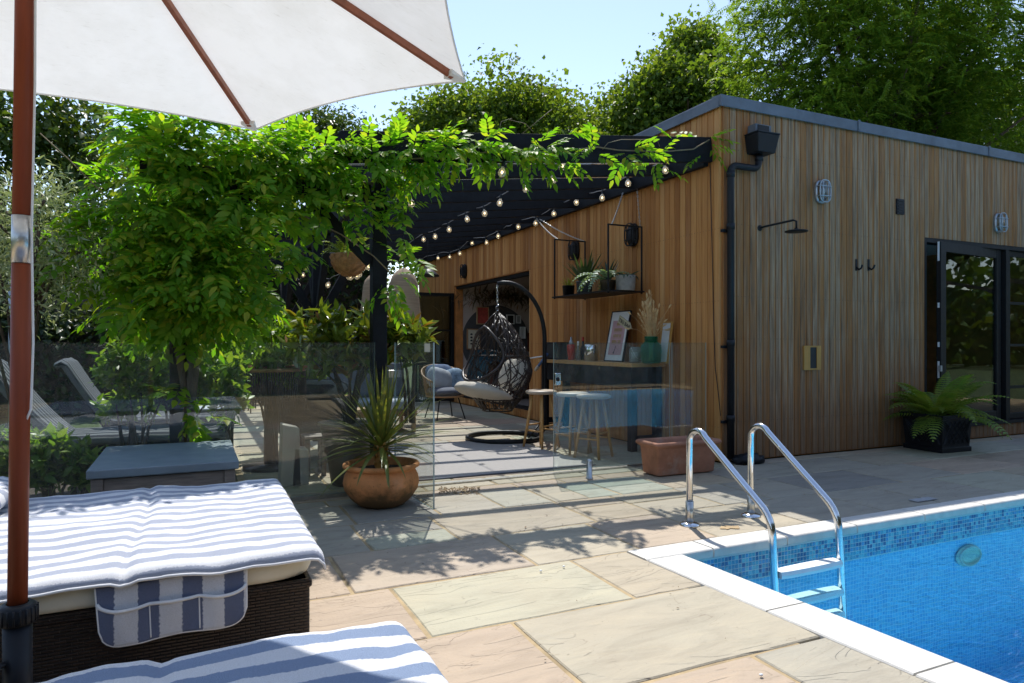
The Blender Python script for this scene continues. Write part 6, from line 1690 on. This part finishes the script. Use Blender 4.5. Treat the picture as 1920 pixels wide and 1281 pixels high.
# trees behind the pergola and the pool house
c = at_d(930, 215, 20)
tree("broad bright maple tree showing above the middle of the pergola", "maple_tree", (c.x, c.y, 0), [((c.x, c.y, 6.4), (2.5, 2.3, 2.9), 5), ((c.x - 1.4, c.y - .3, 6.6), (1.3, 1.4, 1.9), 2), ((c.x + 1.5, c.y, 6.6), (1.2, 1.4, 2.0), 2), ((c.x + .3, c.y, 4.2), (3.2, 2.0, 1.6), 3)], M['maple'], 860, 84, .125, .2, .31, .8, seed=3)
c = at_d(1100, 230, 23)
tree("lighter small maple tree filling the dip between the two big crowns", "maple_tree", (c.x, c.y, 0), [((c.x, c.y, 7.1), (1.9, 1.6, 2.3), 3), ((c.x - .6, c.y, 4.6), (2.2, 1.6, 1.6), 2)], M['maple'], 380, 78, .125, .15, .36, .8, seed=13)
c = at_d(1280, 170, 19.5)
tree("dense maple tree with a pointed top rising behind the roof corner", "maple_tree", (c.x, c.y, 0), [((c.x, c.y, 7.4), (2.1, 2.0, 2.0), 5), ((c.x + .6, c.y, 9.5), (.75, .75, .9), 1.1), ((c.x - .9, c.y, 8.1), (.9, .9, .9), 1.2), ((c.x + .2, c.y, 5.0), (2.6, 2.0, 1.9), 3)], M['maple'], 700, 84, .125, .18, .31, .8, seed=5)
c = at_d(1655, 110, 15.0)
tree("tall feathery robinia tree towering over the weathered wall", "robinia_tree", (c.x + .8, c.y + 1.2, 0), [((c.x, c.y, 7.6), (2.9, 2.6, 2.4), 5), ((c.x + 2.2, c.y - .6, 6.6), (2.4, 2.2, 2.6), 4), ((c.x - 1.6, c.y + .3, 6.3), (1.5, 1.7, 1.6), 2), ((c.x - 1.5, c.y, 9.2), (1.8, 1.8, 1.5), 2), ((c.x + .6, c.y, 9.6), (3.2, 2.4, 1.8), 3), ((c.x + .5, c.y + 1.2, 5.0), (3.2, 1.4, 1.2), 2)], M['robinia'], 900, 13, .10, .22, .42, .45, pinnate=True, seed=7, limbs=30)
c = at_d(1800, 190, 20)
tree("dark robinia tree standing farther back behind the pool house", "robinia_tree", (c.x, c.y, 0), [((c.x, c.y, 6.6), (4.6, 2.0, 3.4), 5), ((c.x - 3.2, c.y, 6.0), (2.0, 1.6, 2.4), 2)], M['oak_leaf'], 620, 46, .17, .22, .45, .6, seed=17)
c = at_d(45, 330, 12.5)
tree("dark oak tree with lobed sprays at the left edge beyond the vine", "oak_tree", (c.x - .6, c.y, 0), [((c.x - .7, c.y, 4.7), (2.0, 1.6, 1.6), 5), ((c.x + .55, c.y - .2, 4.75), (1.0, .8, .95), 2), ((c.x - .3, c.y, 2.6), (1.7, 1.3, 1.3), 3)], M['oak_leaf'], 330, 40, .125, .14, .24, .7, seed=9)
c = at_d(600, 250, 20)
tree("small leafy tree peeping over the vine at the umbrella tip", "ash_tree", (c.x, c.y, 0), [((c.x, c.y, 6.9), (1.1, 1.0, 1.5), 3), ((c.x + 1.25, c.y + .3, 6.7), (.8, .8, 1.3), 2), ((c.x - 1.1, c.y, 6.4), (.8, .8, 1.2), 1.5), ((c.x + .2, c.y, 4.0), (2.4, 1.4, 1.7), 3)], M['oak_leaf'], 420, 50, .12, .12, .28, .55, seed=21)
c = at_d(380, 330, 16.5)
tree("mid green tree standing behind the vine covered post", "ash_tree", (c.x, c.y, 0), [((c.x, c.y, 4.2), (2.9, 1.6, 2.0), 4), ((c.x - 1.2, c.y, 3.0), (2.0, 1.5, 1.4), 2)], M['maple'], 330, 42, .15, .14, .36, .7, seed=23)
# olive at the far left
c = at_y(20, 440, 4.95)
tree("silvery olive bush by the far left glass panel", "olive_tree", (c.x - .15, 5.75, 0), [((c.x - .02, 5.7, 2.02), (.46, .42, .42), 4), ((c.x - .1, 5.7, 1.62), (.42, .40, .25), 2), ((c.x + .34, 5.6, 1.74), (.26, .22, .22), 1.2)], M['olive'], 150, 44, .048, .035, .10, .26, droop=.0, seed=25, limbs=26)
# hedges, fence
def hedge(label, x0, x1, y0, y1, h, n, lsize, mat, seed, cat="hedge", name="hedge"):
    global RS
    RS = np.random.RandomState(seed); th = thing(name, label, cat, ((x0 + x1) / 2, (y0 + y1) / 2, 0))
    m = MB(); m.grid(lambda u, w: (x0 + .3 + (x1 - x0 - .6) * u, y0 + .25 + (y1 - y0 - .5) * .5 + (y1 - y0 - .5) * .5 * -math.cos(w * math.pi) , (h - .3) * math.sin(w * math.pi) ** .35 + .25 * mnoise.noise(Vector((u * (x1 - x0) * .7, w * 2, seed)))), 60, 10); put("core", m, M['soil'], th, True)
    k = n; P_ = np.empty((k, 3)); P_[:, 0] = RS.uniform(x0, x1, k); u = RS.rand(k); f = RS.rand(k) < .62
    side = RS.rand(k) < .5
    P_[:, 1] = np.where(f, np.where(side, y0, y1) + RS.normal(size=k) * .10, RS.uniform(y0, y1, k)); P_[:, 2] = np.where(f, RS.rand(k) * h, h + RS.normal(size=k) * .10)
    nz = np.array([mnoise.noise(Vector((q[0] * .8, q[1] * .8, q[2] * .9 + seed))) for q in P_]); P_[:, 1] += nz * .3 * np.where(side, -1, 1); P_[:, 2] += np.where(f, 0, nz * .45)
    cloud("foliage", P_ - np.array(th.location), mat, lsize, th, .6, np.array([0, -.5, 0]), .4)
hedge("tall dark clipped hedge closing the garden behind the pergola", -9.5, 4.4, 16.4, 17.6, 3.3, 36000, .13, M['hedge'], 31)
hedge("dark leafy hedge beyond the far left lawn", -16.0, -9.6, 11, 12.2, 3.2, 9000, .15, M['hedge'], 32)
hedge("dark green hedge on the far side of the pool behind the viewer", -6, 16, -7.6, -6.2, 4.2, 16000, .22, M['hedge'], 33)
hedge("ivy covered hedge at the far end of the pool", 13.2, 14.4, -6, 5.0, 3.0, 9000, .2, M['hedge'], 34)
hedge("ivy and laurel thicket in front of the slat fence", -9.3, .6, 13.2, 14.0, 1.55, 11000, .11, M['hedge'], 35)
M['fence_wood'] = plain("dark_stained_slat", (.055, .042, .030), .7, var=.4, stretch=(2, 14, 14))
fe = thing("slat_fence", "dark horizontal slat fence between the oak and the vine", "fence", (-3.2, 14.2, 0))
for k in range(13):
    m = MB(); m.box(-9.4, 1.25, 14.2, 14.222, .12 + k * .145, .245 + k * .145); put("slat", m, M['fence_wood'], fe)
for k in range(7): m = MB(); x = -9.3 + k * 1.75; m.box(x, x + .09, 14.223, 14.31, 0, 2.05); put("post", m, M['black'], fe)
po = at_d(22, 580, 9.5); th = thing("garden_pipe", "pale metal post at the far left beyond the olive", "post", (po.x, po.y, 0)); m = MB(); m.tube([(po.x, po.y, 0), (po.x, po.y, 2.2)], .04, 10); put("tube", m, M['galv'], th, True)
# distant belt of trees all round
RS = np.random.RandomState(41); k = 26000; A = RS.uniform(0, 2 * math.pi, k); Rr = RS.uniform(36, 44, k); Z = RS.rand(k) ** .8 * (6.5 + 2.0 * np.sin(A * 9) + 1.2 * np.sin(A * 23 + 1)); C = np.stack([Rr * np.cos(A), Rr * np.sin(A) + 4, Z], 1)
o = cloud("distant_woods", C, M['oak_leaf'], .55, None, .8); tag(o, "belt of distant trees round the garden", "woods", kind="stuff")
m = MB(); m.grid(lambda u, w: (43 * math.cos(u * 2 * math.pi), 43 * math.sin(u * 2 * math.pi) + 4, w * (5.2 + 1.5 * math.sin(u * 2 * math.pi * 9))), 120, 2); o = put("woods_core", m, M['hedge']); tag(o, "dark inner mass of the distant tree belt", "woods", kind="stuff")

# ------------------------------------------------------------------ wisteria
RW = random.Random(19)
def compound(nl, L, lw, droop, r_):
    """one pinnate leaf with its stalk at the origin, running along +x: (k,6,3) islands"""
    C, D, Nn, LL = [], [], [], []
    for i in range(nl):
        t = .22 + .78 * i / (nl - 1); p = np.array([L * t, 0, -droop * L * t * t])
        if i == nl - 1: sides = (0,)
        else: sides = (-1, 1)
        for s_ in sides:
            a = math.radians(58 - 18 * t + r_.uniform(-9, 9)) * s_
            d = np.array([math.cos(a), math.sin(a), -.12 - .5 * droop * t + r_.uniform(-.16, .16)]); C.append(p + np.array([0, .004 * s_, 0])); D.append(d); Nn.append(np.array([r_.uniform(-.25, .25), r_.uniform(-.25, .25) - .25 * s_, 1.0]))
            LL.append(lw * (1.0 - .25 * abs(t - .55)) * r_.uniform(.88, 1.12))
    C, D, Nn, LL = map(np.array, (C, D, Nn, LL))
    return leaf_fine(C, D, Nn, LL, LL * .42, .10, .2)
VAR = [compound(RW.choice([5, 6, 6]), RW.uniform(.20, .28), RW.uniform(.080, .108), RW.uniform(.08, .42), RW) for _ in range(9)]
VAR += [compound(6, .16, .05, .3, RW) for _ in range(2)]
VM = [np_mesh("leaf", v, FINE_F, 8, M['wisteria']) for v in VAR]
wis = thing("wisteria", "lush wisteria smothering the front post and trailing along the black pergola beam", "climbing plant", (-.10, 5.56, 0))
spots = []
def blob(px, py, rx, ry, n, y, dy=.28, out=None):
    fwd = -.75 if px < 745 or py > 345 else -.12
    c = at_y(px, py, y); k = y / ray(px, py).y / FOC
    for _ in range(n):
        u, v, w_ = RW.gauss(0, .5), RW.gauss(0, .5), RW.gauss(0, .5)
        if u*u + v*v > 1.25: continue
        p = c + RIGHT * (u * rx * k) + UP * (-v * ry * k) + Vector((0, w_ * dy, 0))
        d = (RIGHT * u * 1.0 + UP * (-v * .7 - .16) + Vector((0, fwd + w_ * .8, 0)) + Vector((RW.gauss(0, .45), RW.gauss(0, .4), RW.gauss(0, .35))))
        spots.append((p, d))
blob(365, 390, 150, 180, 300, 5.45, .34); blob(345, 300, 120, 110, 140, 5.5, .36); blob(300, 240, 80, 45, 80, 5.6, .26); blob(265, 420, 80, 150, 110, 5.6, .3)
blob(370, 525, 120, 85, 160, 5.45, .28); blob(300, 535, 90, 65, 70, 5.55, .26); blob(435, 460, 80, 90, 100, 5.5, .26); blob(165, 460, 45, 60, 30, 5.7, .2); blob(430, 565, 55, 45, 44, 5.5, .22); blob(350, 565, 120, 42, 70, 5.48, .22); blob(250, 575, 50, 36, 22, 5.55, .18)
blob(460, 290, 90, 55, 120, 5.55, .26); blob(560, 300, 90, 42, 95, 5.5, .20); blob(665, 308, 70, 32, 66, 5.48, .14); blob(540, 370, 60, 36, 36, 5.55, .16); blob(640, 365, 50, 18, 10, 5.5, .08)
blob(755, 292, 44, 34, 46, 5.4, .08); blob(830, 276, 70, 18, 36, 5.38, .06); blob(800, 320, 30, 22, 15, 5.36, .04); blob(910, 270, 70, 12, 25, 5.38, .05); blob(985, 276, 54, 14, 22, 5.38, .05); blob(1022, 296, 30, 20, 9, 5.37, .05); blob(945, 292, 50, 10, 7, 5.36, .04)
blob(748, 395, 16, 60, 22, 5.46, .1); blob(768, 488, 26, 12, 6, 5.5, .06); blob(735, 520, 18, 40, 8, 5.46, .05); blob(345, 620, 50, 14, 8, 5.5, .12)
blob(1100, 288, 20, 18, 6, 5.37, .04); blob(1175, 286, 34, 26, 9, 5.37, .04); blob(1228, 300, 16, 34, 5, 5.37, .04); blob(1322, 275, 12, 34, 8, 5.38, .04); blob(1265, 280, 14, 14, 2, 5.37, .04); blob(1062, 262, 16, 12, 3, 5.37, .04)
blob(352, 760, 26, 60, 12, 5.5, .06); blob(545, 475, 30, 30, 12, 5.45, .08); blob(575, 420, 24, 10, 4, 5.5, .06); blob(610, 395, 70, 20, 20, 5.5, .12); blob(690, 415, 24, 24, 8, 5.46, .06)
spots.sort(key=lambda s: (s[0] - Vector((0, 0, EYE))).length + RW.uniform(0, .55))
rest_v = []
for i, (p, d) in enumerate(spots):
    d = d.normalized(); sx = d; sy = UP.cross(sx)
    if sy.length < .1: sy = Vector((1, 0, 0))
    sy.normalize(); sz_ = sx.cross(sy).normalized(); rot = Matrix((sx, sy, sz_)).transposed(); rot = rot @ Matrix.Rotation(RW.gauss(0, .4), 3, 'X')
    k = RW.randrange(len(VAR)); s_ = RW.uniform(.85, 1.15)
    if i < 300:
        o = link("leaf", VM[k], wis); mm = (rot * s_).to_4x4(); mm.translation = p - Vector(wis.location); o.matrix_basis = mm
    else:
        R3 = np.array(rot) * s_; rest_v.append(VAR[k] @ R3.T + np.array(p - Vector(wis.location)))
o = link("foliage", np_mesh("foliage", np.concatenate(rest_v), FINE_F, 8, M['wisteria']), wis); o["kind"] = "stuff"
m = MB(); m.tube([(-.02, 5.48, 0), (-.05, 5.50, .5), (.0, 5.47, 1.0), (-.06, 5.5, 1.6), (-.02, 5.5, 2.3)], [.05, .042, .038, .035, .03], 8)
m.tube([(-.16, 5.52, 0), (-.03, 5.47, .7), (-.14, 5.5, 1.4), (-.06, 5.5, 2.3)], [.035, .03, .03, .025], 8); put("trunk", m, M['bark'], wis, True)
m = MB()
def vine(pts, r=.007, plane=5.39): m.tube([at_y(a, b, plane) for a, b in pts], r, 5)
vine([(740, 300), (830, 295), (920, 285), (1000, 290), (1055, 283), (1120, 276), (1160, 282), (1240, 285), (1300, 280), (1330, 262)]); vine([(1130, 280), (1140, 268), (1165, 262), (1215, 262), (1232, 262), (1237, 275)], .004); vine([(640, 355), (690, 368), (712, 375)], .008, 5.45); vine([(500, 385), (560, 400), (640, 440), (700, 480), (730, 510)], .006, 5.4)
vine([(955, 225), (985, 232), (1000, 248)], .003); vine([(980, 250), (1035, 205)], .003); vine([(300, 260), (420, 330), (560, 330), (700, 345)], .013, 5.5); vine([(350, 640), (345, 520), (330, 420), (320, 300)], .018, 5.5); vine([(350, 420), (450, 470), (540, 480)], .008, 5.5); vine([(960, 222), (940, 228), (935, 250)], .003)
vine([(75, 250), (130, 300), (180, 350), (230, 400)], .004, 5.5)
put("stem", m, M['vine_stem'], wis, True)

# ------------------------------------------------------------------ cordyline in the terracotta bowl
cor = thing("cordyline", "spiky cordyline with long arching strap leaves growing from the terracotta bowl", "plant", bc + Vector((0, 0, .25)))
RC_ = random.Random(4); m = MB(); m.tube([(0, 0, -.02), (.005, 0, .10), (0, 0, .22)], [.045, .042, .036], 10)
for k in range(26): a = k * 2.4; z = .02 + k * .0075; m.tube([(.04 * math.cos(a), .04 * math.sin(a), z), (.06 * math.cos(a), .06 * math.sin(a), z + .03)], [.014, .004], 4)
put("stem", m, M['gold_wood'], cor, True, local=True)
for k in range(84):
    t = k / 83; a = k * 2.39996 + RC_.uniform(-.2, .2); el = math.radians(88 - 98 * t ** 1.05 + RC_.uniform(-6, 6)); L = RC_.uniform(.40, .62) if t > .2 else RC_.uniform(.50, .62)
    d = (math.cos(el) * math.cos(a), math.cos(el) * math.sin(a), math.sin(el)); m = MB()
    blade(m, (.02 * math.cos(a), .02 * math.sin(a), .23 - .08 * t), d, L, RC_.uniform(.030, .042), (.12 + .80 * t * RC_.uniform(.5, 1.3)) if t > .15 else .05, 9, .28)
    put("leaf", m, M['spike'], cor, True, local=True)
# fern in the square planter
fn_ = thing("fern", "wide green fern spreading over the dark square planter", "fern", pc + Vector((0, 0, .37)))
RF = random.Random(8)
for k in range(44):
    a = k * 2.39996; el = RF.uniform(.15, 1.15); m = MB(); L = RF.uniform(.50, .80)
    frond(m, (.04 * math.cos(a), .04 * math.sin(a), 0), (math.cos(a) * math.cos(el), math.sin(a) * math.cos(el), math.sin(el)), L, RF.uniform(.17, .25), RF.uniform(.9, 1.7), 20)
    put("frond", m, M['fern'], fn_, True, local=True)
# trailing plant in the hanging basket
tp = thing("basket_plant", "feathery green plant spilling over the coir hanging basket", "plant", Vector(hb.location) + Vector((0, 0, .0)))
for k in range(34):
    a = k * 2.4; m = MB(); el = RF.uniform(.1, 1.2); frond(m, (.07 * math.cos(a), .07 * math.sin(a), .0), (math.cos(a) * math.cos(el), math.sin(a) * math.cos(el), math.sin(el)), RF.uniform(.16, .32), .075, RF.uniform(.8, 2.4), 10); put("frond", m, M['fern'], tp, True, local=True)
# golden laurel in the tall pot behind the glass, second one further left
pp = at_y(655, 880, 5.86); LP = Vector((pp.x, 5.86, 0))
lp = thing("tall_pot", "tall dark glazed pot behind the glass, holding the golden leaved bush", "plant pot", LP)
m = MB(); m.lathe([(0, .0), (.14, 0), (.15, .01), (.18, .2), (.225, .42), (.245, .50), (.262, .505), (.262, .53), (.24, .535), (.225, .5), (.2, .46), (0, .46)], n=36); put("pot", m, M['dark_pot'], lp, True, local=True)
m = MB(); m.lathe([(0, .485), (.22, .48)], n=20); put("soil", m, M['soil'], lp, local=True)
def rosette_bush(label, name, base, z0, ctr, rad, n, mat, L, seed, cat="bush", per=9, stems=14, aspect=.34):
    r_ = np.random.RandomState(seed); q = random.Random(seed); th = thing(name, label, cat, base)
    tips = ell_points(n, ctr, rad, .35); C, D, Nn = [], [], []
    for t in tips:
        ax = unit((t - np.array(ctr)) / np.array(rad) * .6 + np.array([0, 0, .7]) + r_.normal(size=3) * .3)
        for i in range(per):
            d = unit(ax * r_.uniform(.1, 1.1) + unit(r_.normal(size=3)) * .9); C.append(t + ax * r_.uniform(-.07, .02)); D.append(d); Nn.append(ax + r_.normal(size=3) * .3)
    C, D, Nn = map(np.array, (C, D, Nn)); LL = L * r_.uniform(.7, 1.25, len(C)); V = leaf_fine(C, D, Nn, LL, LL * aspect, .12, .12)
    k = min(150, len(C) // 3); near = np.argsort(C @ np.array(FWD) + r_.uniform(0, .15, len(C))) if name == 'golden_bush' else None
    b = np.array(base)
    if near is not None:
        for i in near[:k]:
            c0 = V[i, 0]; link("leaf", np_mesh("leaf", (V[i] - c0)[None], FINE_F, 8, mat), th).location = Vector(c0 - b)
        V = np.delete(V, near[:k], 0)
    o = link("foliage", np_mesh("foliage", V - b, FINE_F, 8, mat), th); o["kind"] = "stuff"
    m = MB(); B = Vector(base); cc = Vector(ctr)
    for i in range(stems):
        e = Vector(tips[q.randrange(len(tips))]); s0 = Vector((B.x + q.uniform(-.03, .03), B.y + q.uniform(-.03, .03), z0)); md = Vector((s0.x + (e.x - s0.x) * .25, s0.y + (e.y - s0.y) * .25, (s0.z + e.z) / 2)); m.tube([s0, md, e], [.016, .011, .004], 6)
    put("stem", m, M['bark'], th, True); return th
gb_ = at_y(668, 640, 5.95)
rosette_bush("golden and bronze leaved bush growing from the tall dark pot by the front post", "golden_bush", (LP.x, LP.y, .47), .47, (gb_.x - .05, 5.95, 1.24), (.56, .34, .30), 170, M['bush'], .135, 51, per=8)
g2 = at_y(770, 640, 5.75); rosette_bush("golden leaved branch of bush to the right of the front post", "golden_bush", (g2.x, 5.78, .5), .5, (g2.x, 5.78, 1.24), (.20, .2, .18), 40, M['bush'], .13, 52, per=8, stems=4)
g3 = at_y(515, 650, 6.9); rosette_bush("yellow green bush left of the tall pot behind the glass", "leafy_bush", (g3.x, 6.9, 0), .0, (g3.x, 6.9, 1.16), (.50, .4, .36), 130, M['shrub'], .11, 53)
g4 = at_y(600, 700, 6.5); rosette_bush("loose green bush behind the black lounge chair", "leafy_bush", (g4.x, 7.9, 0), .0, (g4.x, 7.9, .98), (.45, .3, .30), 90, M['shrub'], .10, 54)
for i, (px, py, yy, rx, rz, n, l) in enumerate(((100, 855, 5.70, .26, .20, 80, "bright green shrub behind the glass just right of the umbrella pole"), (10, 850, 5.72, .30, .24, 80, "bright green shrub behind the glass at the left edge"), (262, 690, 6.05, .34, .25, 130, "shrub with long pointed leaves between the lounger backs"), (430, 720, 6.1, .16, .34, 60, "shrub growing up beside the vine trunk behind the glass"), (150, 880, 5.75, .35, .14, 60, "low dark shrub left of the storage box"), (240, 760, 6.15, .22, .12, 34, "small shrub in front of the near grey lounger"), (330, 690, 7.0, .5, .34, 170, "leafy shrub standing behind the foot of the far lounger"), (430, 660, 7.6, .4, .35, 90, "tall leafy shrub between the vine trunk and the garden table"))):
    c = at_y(px, py, yy); rosette_bush(l, "garden_shrub", (c.x, yy, 0), .0, (c.x, yy, c.z), (rx, .22, rz), n, M['shrub'], .095, 60 + i, "shrub", 8, 5, .42)
# soil bed under the shrubs
m = MB(); m.grid(lambda u, w: (-6 + 5.75 * u, 5.45 + 5 * w, -.02 + .03 * mnoise.noise(Vector((u * 30, w * 30, 1)))), 40, 30); structure("garden_bed", m, M['soil'], smooth=True)
# leaf litter and grit lying about on the paving
RL = random.Random(77); lm = MB()
for k in range(420):
    x, y = RL.uniform(-.2, 6.5), RL.uniform(.8, 5.6)
    if x > 2.2 and y < 3.3: continue
    if RL.random() < .5 and y < 3.6: continue
    s_ = RL.uniform(.003, .011) * (1.5 if RL.random() < .12 else 1); a = RL.uniform(0, 6.28); q = Vector((math.cos(a), math.sin(a), 0)); w_ = Vector((-q.y, q.x, 0)) * RL.uniform(.25, .6)
    c = Vector((x, y, .006)); lm.add([c - q * s_, c - w_ * s_ + UP * .002, c + q * s_ + UP * .003, c + w_ * s_ + UP * .001], [(0, 1, 2, 3)])
o = put("leaf_litter", lm, M['dried']); tag(o, "tiny dry leaf bits and grit scattered over the paving", "litter", kind="stuff")
